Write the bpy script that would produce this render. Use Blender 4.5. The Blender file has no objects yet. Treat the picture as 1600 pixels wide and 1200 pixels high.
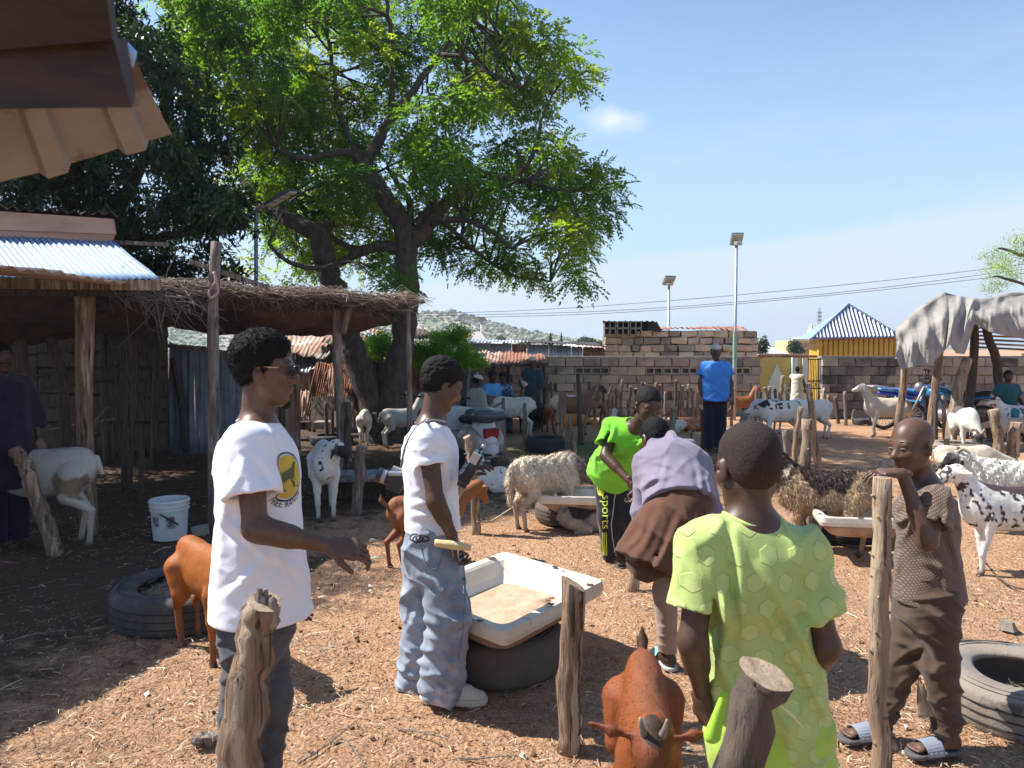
import bpy, math, random, time
import numpy as np
from mathutils import Vector, Matrix
T0=time.time()
random.seed(7); RNG=np.random.default_rng(7)
sc=bpy.context.scene; COL=sc.collection
R=math.radians
# ---------------- camera, sky, sun, exposure ----------------
FPX=1180.0; CAMZ=1.73; TH=math.atan(59/FPX)
cd=bpy.data.cameras.new('camera'); cam=bpy.data.objects.new('camera',cd); COL.objects.link(cam)
cd.sensor_width=36; cd.lens=36*FPX/1600; cd.clip_end=6000; cd.clip_start=.05
cam.location=(0,0,CAMZ); cam.rotation_euler=(math.pi/2-TH,0,0); sc.camera=cam
cd.dof.use_dof=True; cd.dof.focus_distance=5.0; cd.dof.aperture_fstop=7.5
SUN_EL=R(50); SUN_AZ=math.atan2(-.97,.24)      # compass angle of the sun from +Y towards +X
sx,sy,sz=math.sin(SUN_AZ)*math.cos(SUN_EL),math.cos(SUN_AZ)*math.cos(SUN_EL),math.sin(SUN_EL)
ld=bpy.data.lights.new('sun','SUN'); ld.energy=5.0; ld.angle=R(.53); ld.color=(1,.955,.88)
sun=bpy.data.objects.new('sun',ld); COL.objects.link(sun)
sun.rotation_euler=Vector((sx,sy,sz)).to_track_quat('Z','Y').to_euler(); sun.location=(-20,8,30)
W=bpy.data.worlds.new('World'); sc.world=W; W.use_nodes=True
nt=W.node_tree; nt.nodes.clear()
def N(nt,t,**k):
    n=nt.nodes.new(t)
    for a,b in k.items():
        if hasattr(n,a): setattr(n,a,b)
    return n
o_=N(nt,'ShaderNodeOutputWorld'); bg=N(nt,'ShaderNodeBackground'); bg.inputs[1].default_value=.118
sky=N(nt,'ShaderNodeTexSky',sky_type='NISHITA',sun_disc=False,sun_elevation=SUN_EL,sun_rotation=SUN_AZ,altitude=600,air_density=1.0,dust_density=.4,ozone_density=1.8)
tc=N(nt,'ShaderNodeTexCoord'); mp=N(nt,'ShaderNodeMapping'); mp.inputs['Scale'].default_value=(1.6,1.6,9)
nz=N(nt,'ShaderNodeTexNoise'); nz.inputs['Scale'].default_value=2.2; nz.inputs['Detail'].default_value=9; nz.inputs['Roughness'].default_value=.62
mr=N(nt,'ShaderNodeMapRange'); mr.inputs[1].default_value=.52; mr.inputs[2].default_value=.8; mr.inputs[4].default_value=.7
sep=N(nt,'ShaderNodeSeparateXYZ')
hz=N(nt,'ShaderNodeMapRange'); hz.inputs[1].default_value=.42; hz.inputs[2].default_value=0.02; hz.inputs[3].default_value=0; hz.inputs[4].default_value=1
mx=N(nt,'ShaderNodeMath',operation='MULTIPLY')
mixc=N(nt,'ShaderNodeMixRGB'); mixc.inputs[2].default_value=(2.5,3.5,4.7,1)
# one small puff of cloud beside the tree
vd=N(nt,'ShaderNodeVectorMath',operation='DISTANCE'); 
_c=Vector(((962-800)/FPX,1,0)); _c=Vector((162/FPX,math.cos(TH)+(600-187)/FPX*math.sin(TH),-math.sin(TH)+(600-187)/FPX*math.cos(TH))).normalized()
vs=N(nt,'ShaderNodeMapping'); vs.inputs['Scale'].default_value=(1,1,2.0)
vd.inputs[1].default_value=(_c.x,_c.y,_c.z*2.0)
nz2=N(nt,'ShaderNodeTexNoise'); nz2.inputs['Scale'].default_value=26; nz2.inputs['Detail'].default_value=6
ad=N(nt,'ShaderNodeMath',operation='MULTIPLY_ADD'); ad.inputs[1].default_value=-.055
pr=N(nt,'ShaderNodeMapRange'); pr.inputs[1].default_value=.014; pr.inputs[2].default_value=-.016; pr.inputs[4].default_value=.7; pr.inputs[3].default_value=0
mix2=N(nt,'ShaderNodeMixRGB'); mix2.inputs[2].default_value=(4.6,4.9,5.4,1)
L=nt.links.new
L(tc.outputs['Generated'],mp.inputs[0]); L(mp.outputs[0],nz.inputs[0]); L(nz.outputs[0],mr.inputs[0])
L(tc.outputs['Generated'],sep.inputs[0]); L(sep.outputs[2],hz.inputs[0]); L(mr.outputs[0],mx.inputs[0]); L(hz.outputs[0],mx.inputs[1])
pw_=N(nt,'ShaderNodeMath',operation='POWER'); pw_.inputs[1].default_value=1.15; L(hz.outputs[0],pw_.inputs[0])
L(sky.outputs[0],mixc.inputs[1]); L(pw_.outputs[0],mixc.inputs[0])
wis=N(nt,'ShaderNodeMixRGB'); wis.inputs[2].default_value=(3.7,4.2,4.8,1); L(mixc.outputs[0],wis.inputs[1]); L(mx.outputs[0],wis.inputs[0])
L(tc.outputs['Generated'],vs.inputs[0]); L(vs.outputs[0],vd.inputs[0]); L(tc.outputs['Generated'],nz2.inputs[0])
L(nz2.outputs[0],ad.inputs[0]); L(vd.outputs['Value'],ad.inputs[2]); L(ad.outputs[0],pr.inputs[0])
# thin veil of high cloud low on the right
vm=N(nt,'ShaderNodeMath',operation='MULTIPLY_ADD'); vm.inputs[1].default_value=.115; vm.inputs[2].default_value=.100; L(sep.outputs[0],vm.inputs[0])
v2=N(nt,'ShaderNodeMath',operation='SUBTRACT'); L(vm.outputs[0],v2.inputs[0]); L(sep.outputs[2],v2.inputs[1])
v3=N(nt,'ShaderNodeMath',operation='MULTIPLY_ADD'); v3.inputs[1].default_value=.03; L(nz.outputs[0],v3.inputs[0]); L(v2.outputs[0],v3.inputs[2])
v4=N(nt,'ShaderNodeMapRange'); v4.inputs[1].default_value=.010; v4.inputs[2].default_value=.030; v4.inputs[4].default_value=.7; v4.interpolation_type='SMOOTHSTEP'; L(v3.outputs[0],v4.inputs[0])
v5=N(nt,'ShaderNodeMixRGB'); v5.inputs[2].default_value=(3.6,4.1,4.6,1); L(wis.outputs[0],v5.inputs[1]); L(v4.outputs[0],v5.inputs[0])
L(v5.outputs[0],mix2.inputs[1]); L(pr.outputs[0],mix2.inputs[0]); L(mix2.outputs[0],bg.inputs[0]); L(bg.outputs[0],o_.inputs[0])
sc.view_settings.view_transform='Standard'; sc.view_settings.look='None'; sc.view_settings.exposure=.90; sc.view_settings.gamma=1
try: sc.view_settings.use_curve_mapping=False
except Exception: pass
sc.cycles.max_bounces=6; sc.cycles.transparent_max_bounces=8; sc.cycles.volume_bounces=0
# ---------------- placing helpers: a pixel of the 1600x1200 photograph to a point at depth d ----------------
FW=np.array([0,math.cos(TH),-math.sin(TH)]); UP=np.array([0,math.sin(TH),math.cos(TH)])
def P(px,py,d):
    v=FW+np.array([1,0,0])*(px-800)/FPX+UP*(600-py)/FPX
    v=v*d/v[1]; return np.array([v[0],v[1],v[2]+CAMZ])
def gz(x,y):
    x=np.asarray(x,float); y=np.asarray(y,float)
    z=.018*np.sin(x*1.3+.7*y)*np.sin(y*.9-.5*x+1)+.010*np.sin(x*4.1+1.3)*np.sin(y*3.7)
    z=z*np.clip((26-y)/6,0,1)
    return z-.45*np.clip((y-19.6)/3.0,0,1)
def G(px,py,z=0.):
    v=FW+np.array([1,0,0])*(px-800)/FPX+UP*(600-py)/FPX
    t=(z-CAMZ)/v[2]; p=v*t; return np.array([p[0],p[1],z])
def A(*a): return np.array(a,float)
# ---------------- objects ----------------
def wloc(o):
    v=np.zeros(3)
    while o is not None: v=v+np.array(o.location); o=o.parent
    return v
def link(o,parent=None):
    COL.objects.link(o)
    if parent is not None: o.parent=parent
    return o
def thing(name,label,cat,loc=(0,0,0),group=None,rz=0):
    o=bpy.data.objects.new(name,None); link(o); o.location=tuple(float(v) for v in loc); o.rotation_euler=(0,0,rz); o.empty_display_size=.2
    return tag(o,label,cat,group)
def tag(o,label=None,cat=None,group=None,kind=None):
    if label: o['label']=label
    if cat: o['category']=cat
    if group: o['group']=group
    if kind: o['kind']=kind
    return o
def mk(name,V,F,m,parent=None,smooth=False,col=None,world=True,loc=None,midx=None):
    """one mesh object. V n x 3 world coordinates (moved into the parent's frame)."""
    V=np.asarray(V,float).reshape(-1,3).copy()
    if world and parent is not None: V-=wloc(parent)
    if loc is not None: V-=np.asarray(loc,float)
    me=bpy.data.meshes.new(name)
    if isinstance(F,np.ndarray):
        n,k=F.shape
        me.vertices.add(len(V)); me.vertices.foreach_set('co',V.astype(np.float32).ravel())
        me.loops.add(n*k); me.loops.foreach_set('vertex_index',F.astype(np.int32).ravel())
        me.polygons.add(n); me.polygons.foreach_set('loop_start',np.arange(0,n*k,k,dtype=np.int32))
        try: me.polygons.foreach_set('loop_total',np.full(n,k,dtype=np.int32))
        except Exception: pass
        me.update(calc_edges=True)
    else:
        me.from_pydata([tuple(v) for v in V],[],[tuple(f) for f in F])
    if smooth: me.polygons.foreach_set('use_smooth',np.ones(len(me.polygons),bool))
    if col is not None:
        col=np.asarray(col,np.float32)
        if col.ndim==1: col=np.tile(col,(len(V),1))
        if col.shape[1]==3: col=np.hstack([col,np.ones((len(col),1),np.float32)])
        a=me.color_attributes.new('Col','FLOAT_COLOR','POINT'); a.data.foreach_set('color',col.astype(np.float32).ravel())
    ms=m if isinstance(m,(list,tuple)) else [m]
    for q in ms: me.materials.append(q)
    if midx is not None: me.polygons.foreach_set('material_index',np.asarray(midx,np.int32))
    o=bpy.data.objects.new(name,me); link(o,parent)
    if loc is not None: o.location=tuple(float(v) for v in loc)
    return o
class MB:
    def __init__(s): s.V=[]; s.F=[]; s.n=0; s.M=[]
    def add(s,V,F,mi=0):
        V=np.asarray(V,float).reshape(-1,3)
        s.V.append(V); s.F+= [tuple(int(i)+s.n for i in f) for f in F]; s.M+=[mi]*len(F); s.n+=len(V); return s
    def box(s,c,h,rot=None,mi=0,jit=0):
        c=np.asarray(c,float); V=np.array([[x,y,z] for x in(-1,1) for y in(-1,1) for z in(-1,1)],float)*np.asarray(h,float)
        if jit: V+=RNG.uniform(-jit,jit,V.shape)
        if rot is not None: V=V@np.asarray(rot).T
        return s.add(V+c,[(0,1,3,2),(4,6,7,5),(0,4,5,1),(2,3,7,6),(0,2,6,4),(1,5,7,3)],mi)
    def tube(s,pts,rad,n=8,cap=True,jit=0,mi=0):
        V,F=tube(pts,rad,n,cap,jit); return s.add(V,F,mi)
    def lathe(s,prof,n=24,M=None,mi=0,closed=False):
        V,F=lathe(prof,n,closed)
        if M is not None: V=V@np.asarray(M)[:3,:3].T+np.asarray(M)[:3,3]
        return s.add(V,F,mi)
    def done(s,name,m,parent=None,**k):
        return mk(name,np.vstack(s.V),s.F,m,parent,midx=(s.M if any(s.M) else None),**k)
def frame(d):
    d=d/max(np.linalg.norm(d),1e-9); a=A(0,0,1) if abs(d[2])<.9 else A(1,0,0)
    u=np.cross(a,d); u/=np.linalg.norm(u); return u,np.cross(d,u),d
def tube(pts,rad,n=8,cap=True,jit=0.):
    pts=np.asarray(pts,float); m=len(pts); rad=np.broadcast_to(np.asarray(rad,float),(m,)) if np.ndim(rad)<=1 else rad
    T=np.gradient(pts,axis=0); V=[]; u=None
    for i in range(m):
        d=T[i]/max(np.linalg.norm(T[i]),1e-9)
        if u is None: u,v,_=frame(d)
        else:
            u=u-d*np.dot(u,d); u/=max(np.linalg.norm(u),1e-9); v=np.cross(d,u)
        a=np.arange(n)*2*math.pi/n
        r=rad[i]*(1+(RNG.uniform(-jit,jit,n) if jit else 0))
        V.append(pts[i]+np.outer(np.cos(a)*r,u)+np.outer(np.sin(a)*r,v))
    V=np.vstack(V); F=[]
    for i in range(m-1):
        for j in range(n):
            k=(j+1)%n; F.append((i*n+j,i*n+k,(i+1)*n+k,(i+1)*n+j))
    if cap: F.append(tuple(range(n))[::-1]); F.append(tuple((m-1)*n+j for j in range(n)))
    return V,F
def lathe(prof,n=24,closed=False):
    V=[];F=[];m=len(prof)
    for r,z in prof:
        for j in range(n):
            a=2*math.pi*j/n; V.append((r*math.cos(a),r*math.sin(a),z))
    for i in range(m if closed else m-1):
        i2=(i+1)%m
        for j in range(n):
            k=(j+1)%n; F.append((i*n+j,i*n+k,i2*n+k,i2*n+j))
    return np.array(V),F
def lerp(a,b,t): return np.asarray(a,float)*(1-t)+np.asarray(b,float)*t
def spline(pts,k=6):
    pts=[np.asarray(p,float) for p in pts]
    if len(pts)<3: return np.array([lerp(pts[0],pts[1],t) for t in np.linspace(0,1,k+1)])
    q=[2*pts[0]-pts[1]]+pts+[2*pts[-1]-pts[-2]]; out=[]
    for i in range(1,len(q)-2):
        for t in np.linspace(0,1,k,endpoint=False):
            p0,p1,p2,p3=q[i-1:i+3]
            out.append(.5*((2*p1)+(-p0+p2)*t+(2*p0-5*p1+4*p2-p3)*t*t+(-p0+3*p1-3*p2+p3)*t**3))
    out.append(pts[-1]); return np.array(out)
def nz3(Pt,s=1.,seed=0):
    """cheap smooth noise in about -1..1"""
    r=np.random.default_rng(seed+11); x=np.zeros(Pt.shape[:-1],np.float32)
    for i in range(4):
        a=r.normal(size=3)*s*(1+.8*i); b=r.normal(size=3)*s*(1+.8*i)
        x+=np.sin(Pt@a.astype(np.float32)+r.uniform(0,6)+1.5*np.sin(Pt@b.astype(np.float32)+r.uniform(0,6)))/(1+.6*i)
    return x/2.2
# ---------------- materials ----------------
MATS={}
def mat(name,c1,c2=None,scale=6,detail=5,rough=.85,bump=0,bscale=40,metal=0,attr=False,transl=None,stretch=None,c3=None,c3s=2,c3t=.55,spec=.5,thr=(.35,.65),vor=None,sheen=0,coat=0,dist=0,bdist=.01,wave=None,crack=None,wr=None,rnd=0):
    m=bpy.data.materials.new(name); m.use_nodes=True; t=m.node_tree; ns=t.nodes; b=ns['Principled BSDF']; L=t.links.new
    b.inputs['Roughness'].default_value=rough; b.inputs['Metallic'].default_value=metal
    b.inputs['Specular IOR Level'].default_value=spec
    if sheen: b.inputs['Sheen Weight'].default_value=sheen
    if coat: b.inputs['Coat Weight'].default_value=coat
    tc=N(t,'ShaderNodeTexCoord'); mp=N(t,'ShaderNodeMapping'); L(tc.outputs['Object'],mp.inputs[0])
    if stretch: mp.inputs['Scale'].default_value=stretch
    if rnd:
        oi=N(t,'ShaderNodeObjectInfo'); va=N(t,'ShaderNodeVectorMath',operation='ADD'); L(tc.outputs['Object'],va.inputs[0]); vm=N(t,'ShaderNodeVectorMath',operation='SCALE'); vm.inputs['Scale'].default_value=7.3; L(oi.outputs['Location'],vm.inputs[0]); L(vm.outputs[0],va.inputs[1]); L(va.outputs[0],mp.inputs[0])
    def noise(s,d=detail,r=.6):
        n=N(t,'ShaderNodeTexNoise'); n.inputs['Scale'].default_value=s; n.inputs['Detail'].default_value=d; n.inputs['Roughness'].default_value=r
        if dist: n.inputs['Distortion'].default_value=dist
        L(mp.outputs[0],n.inputs[0]); return n.outputs[0]
    def ramp(f,a,b_):
        r=N(t,'ShaderNodeMapRange'); r.inputs[1].default_value=a; r.inputs[2].default_value=b_; L(f,r.inputs[0]); return r.outputs[0]
    def mixc(f,a,b_,mode='MIX'):
        x=N(t,'ShaderNodeMixRGB',blend_type=mode)
        if isinstance(f,float): x.inputs[0].default_value=f
        else: L(f,x.inputs[0])
        for i,q in ((1,a),(2,b_)):
            if isinstance(q,(tuple,list)): x.inputs[i].default_value=(*q[:3],1)
            else: L(q,x.inputs[i])
        return x.outputs[0]
    col=tuple(c1)
    if attr:
        at=N(t,'ShaderNodeAttribute'); at.attribute_name='Col'; col=at.outputs['Color']
        if c2 is not None:   # c2 = multiplier of the darker grains
            col=mixc(ramp(noise(scale),*thr),col,mixc(1.0,col,tuple(c2),'MULTIPLY'))
    elif c2 is not None: col=mixc(ramp(noise(scale),*thr),tuple(c1),tuple(c2))
    if c3 is not None: col=mixc(ramp(noise(c3s),c3t,c3t+.08),col,tuple(c3))
    if crack:
        m2=N(t,'ShaderNodeMapping'); L(tc.outputs['Object'],m2.inputs[0]); m2.inputs['Scale'].default_value=crack[0]
        n=N(t,'ShaderNodeTexNoise'); n.inputs['Scale'].default_value=1; n.inputs['Detail'].default_value=7; n.inputs['Roughness'].default_value=.7; n.inputs['Distortion'].default_value=.6; L(m2.outputs[0],n.inputs[0])
        ck=ramp(n.outputs[0],.56,.62); col=mixc(ck,col,crack[1])
    if rnd:
        rr_=N(t,'ShaderNodeMapRange'); rr_.inputs[3].default_value=1-rnd; rr_.inputs[4].default_value=1+rnd*.6; L(oi.outputs['Random'],rr_.inputs[0]); hs_=N(t,'ShaderNodeHueSaturation'); L(rr_.outputs[0],hs_.inputs['Value']); L(col,hs_.inputs['Color']) if not isinstance(col,tuple) else None; col=hs_.outputs[0]
    if isinstance(col,tuple): b.inputs['Base Color'].default_value=(*col,1)
    else: L(col,b.inputs['Base Color'])
    if bump:
        bn=N(t,'ShaderNodeBump'); bn.inputs['Strength'].default_value=bump; bn.inputs['Distance'].default_value=bdist
        h=noise(bscale,6,.65)
        if wave:
            w=N(t,'ShaderNodeTexWave'); w.inputs['Scale'].default_value=wave; w.inputs['Distortion'].default_value=4; w.inputs['Detail'].default_value=3; L(mp.outputs[0],w.inputs[0])
            aa=N(t,'ShaderNodeMath',operation='ADD'); L(h,aa.inputs[0]); L(w.outputs['Fac'],aa.inputs[1]); h=aa.outputs[0]
        if crack:
            sb_=N(t,'ShaderNodeMath',operation='SUBTRACT'); L(h,sb_.inputs[0]); L(ck,sb_.inputs[1]); h=sb_.outputs[0]
        L(h,bn.inputs['Height']); L(bn.outputs[0],b.inputs['Normal'])
        if wr:
            rn=N(t,'ShaderNodeTexNoise'); rn.noise_type='RIDGED_MULTIFRACTAL'; rn.inputs['Scale'].default_value=wr[0]; rn.inputs['Detail'].default_value=2.5; rn.inputs['Roughness'].default_value=.5; rn.inputs['Distortion'].default_value=.7; L(tc.outputs['Object'],rn.inputs[0])
            b2_=N(t,'ShaderNodeBump'); b2_.inputs['Strength'].default_value=wr[2] if len(wr)>2 else .55; b2_.inputs['Distance'].default_value=wr[1]; L(rn.outputs[0],b2_.inputs['Height']); L(b2_.outputs[0],bn.inputs['Normal'])
    if transl:
        tr=N(t,'ShaderNodeBsdfTranslucent'); ms=N(t,'ShaderNodeMixShader'); ms.inputs[0].default_value=transl[1]
        tcol=transl[0]
        if attr:
            q=mixc(1.0,col,tuple(tcol),'MULTIPLY'); L(q,tr.inputs[0])
        else: tr.inputs[0].default_value=(*tcol,1)
        L(b.outputs[0],ms.inputs[1]); L(tr.outputs[0],ms.inputs[2]); L(ms.outputs[0],ns['Material Output'].inputs[0])
    MATS[name]=m; return m
# ---------------- signed distance modelling: one continuous surface from blended volumes ----------------
class Sdf:
    def __init__(s): s.p=[]
    def cap(s,a,b,ra,rb=None,k=.03,fl=None,col=None,flat=False,flat0=False,ext=.06):
        s.p.append(('c',np.asarray(a,np.float32),np.asarray(b,np.float32),ra,ra if rb is None else rb,k,fl,col,flat,flat0,ext)); return s
    def ell(s,c,r,Rm=None,k=.03,col=None):
        s.p.append(('e',np.asarray(c,np.float32),np.asarray(r,np.float32),None if Rm is None else np.asarray(Rm,np.float32),0,k,None,col,False,False,0)); return s
    @staticmethod
    def dist(q,Pt,th=0.):
        if q[0]=='c':
            _,a,b,ra,rb,k,fl,_,flat,flat0,ext=q
            ab=b-a; L=float(np.linalg.norm(ab))+1e-9; u=ab/L
            w=Pt-a; h=(w@u)/L
            hc=np.clip(h,0,1) if not (flat or flat0) else (np.clip(h,0,1+ext/L) if flat and not flat0 else np.clip(h,-ext/L,1+ext/L))
            w=w-hc[...,None]*ab
            if fl is not None:
                n=np.asarray(fl[0],np.float32); dn=w@n; w=w+(dn*(1/fl[1]-1))[...,None]*n
            r=ra+(rb-ra)*np.clip(h,0,1)
            rd=np.sqrt((w*w).sum(-1))-r; d=rd
            if flat: d=np.maximum(d,(h-1)*L)
            if flat0: d=np.maximum(d,-h*L)
            if th>0:      # hollow the open end
                if flat: d=np.maximum(d,-np.maximum(rd+th,(L-.07)-h*L))
                if flat0: d=np.maximum(d,-np.maximum(rd+th,h*L-.03))
            return d
        _,c,r,Rm=q[:4]
        w=Pt-c
        if Rm is not None: w=w@Rm      # columns of Rm are the axes
        k0=np.sqrt(((w/r)**2).sum(-1)); k1=np.maximum(np.sqrt(((w/(r*r))**2).sum(-1)),1e-6); return k0*(k0-1)/k1
    def bbox(s,q,pad):
        if q[0]=='c':
            r=max(q[3],q[4])*(1 if q[6] is None else max(1,q[6][1]))+pad; return np.minimum(q[1],q[2])-r,np.maximum(q[1],q[2])+r
        r=float(q[2].max())+pad; return q[1]-r,q[1]+r
    def mesh(s,vs,disp=None,cut=None,shell=0.,sub=None,smooth=1):
        lo=np.min([s.bbox(q,0)[0] for q in s.p],0)-4*vs-.012; hi=np.max([s.bbox(q,0)[1] for q in s.p],0)+4*vs+.012
        n=np.ceil((hi-lo)/vs).astype(int)+1
        F=np.full(n,9.,np.float32)
        ax=[(lo[i]+vs*np.arange(n[i])).astype(np.float32) for i in range(3)]
        for q in s.p:
            k=q[5]; l,h=s.bbox(q,k*.6+2.5*vs+.015)
            i0=np.clip(((l-lo)/vs).astype(int),0,n-1); i1=np.clip(((h-lo)/vs).astype(int)+2,0,n)
            if (i1<=i0).any(): continue
            sl=tuple(slice(a,b) for a,b in zip(i0,i1))
            Pt=np.stack(np.meshgrid(ax[0][sl[0]],ax[1][sl[1]],ax[2][sl[2]],indexing='ij'),-1)
            d=s.dist(q,Pt,shell); f=F[sl]
            if k>0:
                hh=np.maximum(k-np.abs(d-f),0)/k; F[sl]=np.minimum(d,f)-hh*hh*k*.25
            else: F[sl]=np.minimum(d,f)
        if disp or cut or sub:
            mk_=np.abs(F)<(.03+2*vs)
            if cut is not None: mk_=F<(.03+2*vs)
            idx=np.argwhere(mk_); Pt=(lo+idx*vs).astype(np.float32); g=F[mk_]
            if disp is not None:
                nr=np.abs(g)<.03+2*vs; g[nr]+=disp(Pt[nr])
            if cut is not None: g=np.maximum(g,cut(Pt))
            if sub is not None: g=sub(Pt,g)
            F[mk_]=g
        V,Q=surfnet(F,lo,vs)
        return V,Q
    def colors(s,V,default):
        D=[];C=[]
        for q in s.p:
            c=q[7] if q[7] is not None else default
            D.append(s.dist(q,V.astype(np.float32))); C.append(c)
        D=np.array(D); C=np.array(C,float)
        w=np.exp(-np.clip(D-D.min(0),0,1)/.006); w/=w.sum(0)
        return w.T@C
def surfnet(F,lo,vs):
    S=F<0; n=F.shape
    c=[S[i:n[0]-1+i,j:n[1]-1+j,k:n[2]-1+k] for i in(0,1) for j in(0,1) for k in(0,1)]
    tot=sum(x.astype(np.int8) for x in c); m=(tot>0)&(tot<8)
    idx=np.argwhere(m); vid=np.full(m.shape,-1,np.int32); vid[m]=np.arange(len(idx))
    acc=np.zeros((len(idx),3)); cnt=np.zeros(len(idx))
    cor=[(i,j,k) for i in(0,1) for j in(0,1) for k in(0,1)]
    fv=[F[idx[:,0]+a,idx[:,1]+b,idx[:,2]+d] for a,b,d in cor]
    for p in range(8):
        for q in range(p+1,8):
            if sum(abs(a-b) for a,b in zip(cor[p],cor[q]))!=1: continue
            x=(fv[p]<0)!=(fv[q]<0); t=np.where(x,fv[p]/np.where(x,fv[p]-fv[q],1),0)
            t=np.clip(t,0,1)
            pt=np.array(cor[p])[None]+t[:,None]*(np.array(cor[q])-np.array(cor[p]))[None]
            acc+=pt*x[:,None]; cnt+=x
    V=lo+(idx+acc/cnt[:,None])*vs
    Qs=[]
    for axn in range(3):
        a=[0,0,0]; a[axn]=1
        s0=S[:n[0]-a[0],:n[1]-a[1],:n[2]-a[2]]; s1=S[a[0]:,a[1]:,a[2]:]
        e=np.argwhere(s0!=s1)
        o1,o2=[(1,2),(2,0),(0,1)][axn]
        ok=(e[:,o1]>0)&(e[:,o2]>0)&(e[:,o1]<n[o1]-1)&(e[:,o2]<n[o2]-1); e=e[ok]
        if not len(e): continue
        def vv(d1,d2):
            x=e.copy(); x[:,o1]-=d1; x[:,o2]-=d2; return vid[x[:,0],x[:,1],x[:,2]]
        q=np.stack([vv(1,1),vv(0,1),vv(0,0),vv(1,0)],1)
        ins=s0[e[:,0],e[:,1],e[:,2]]
        q[~ins]=q[~ins][:,::-1]; Qs.append(q)
    Q=np.vstack(Qs); Q=Q[(Q>=0).all(1)]
    return V,Q
def vnorm(V,Q):
    n=np.cross(V[Q[:,2]]-V[Q[:,0]],V[Q[:,3]]-V[Q[:,1]]); o=np.zeros_like(V)
    for i in range(4): np.add.at(o,Q[:,i],n)
    return o/np.maximum(np.linalg.norm(o,axis=1,keepdims=True),1e-9)
def joinm(parts):
    """parts: list of (V,Q,C) -> one"""
    V=[];Q=[];C=[];n=0
    for v,q,c in parts:
        V.append(v);Q.append(q+n);C.append(np.broadcast_to(np.asarray(c,float),(len(v),3)));n+=len(v)
    return np.vstack(V),np.vstack(Q),np.vstack(C)
def strands(V,Q,Cc,n,ln,wd,drv,seed=0,lift=.35,curl=.3,cj=.2,mask=None):
    """hair: n thin tapered slips rooted on the surface"""
    r=np.random.default_rng(seed); Nn=vnorm(V,Q)
    qa=np.linalg.norm(np.cross(V[Q[:,2]]-V[Q[:,0]],V[Q[:,3]]-V[Q[:,1]]),axis=1)
    if mask is not None: qa=qa*mask(V[Q].mean(1))
    f=r.choice(len(Q),n,p=qa/qa.sum()); w=r.random((n,2)); a=V[Q[f]]
    u,v=w[:,:1],w[:,1:]
    p=a[:,0]*(1-u)*(1-v)+a[:,1]*u*(1-v)+a[:,2]*u*v+a[:,3]*(1-u)*v
    nn=Nn[Q[f,0]]; c=Cc[Q[f,0]]
    d=np.broadcast_to(np.asarray(drv,float),p.shape) if not callable(drv) else drv(p)
    t=d-nn*(d*nn).sum(1,keepdims=True); t+=r.normal(size=t.shape)*curl; t/=np.linalg.norm(t,axis=1,keepdims=True)
    di=t+nn*lift; di/=np.linalg.norm(di,axis=1,keepdims=True)
    sd=np.cross(di,nn+r.normal(size=nn.shape)*.3); sd/=np.maximum(np.linalg.norm(sd,axis=1,keepdims=True),1e-9)
    l=ln*r.uniform(.5,1.3,(n,1)); b=p-nn*.002
    mid=b+di*l*.55+nn*.0; tip=b+di*l-A(0,0,1)*l*.18
    VV=np.stack([b-sd*wd/2,b+sd*wd/2,mid+sd*wd*.4,tip,mid-sd*wd*.4],1).reshape(-1,3)
    FF=(np.arange(n)[:,None]*5+np.arange(5)[None])
    cc=np.repeat(np.clip(c*(1+r.uniform(-cj,cj,(n,1))),0,1),5,axis=0)
    return VV,FF,cc
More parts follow.
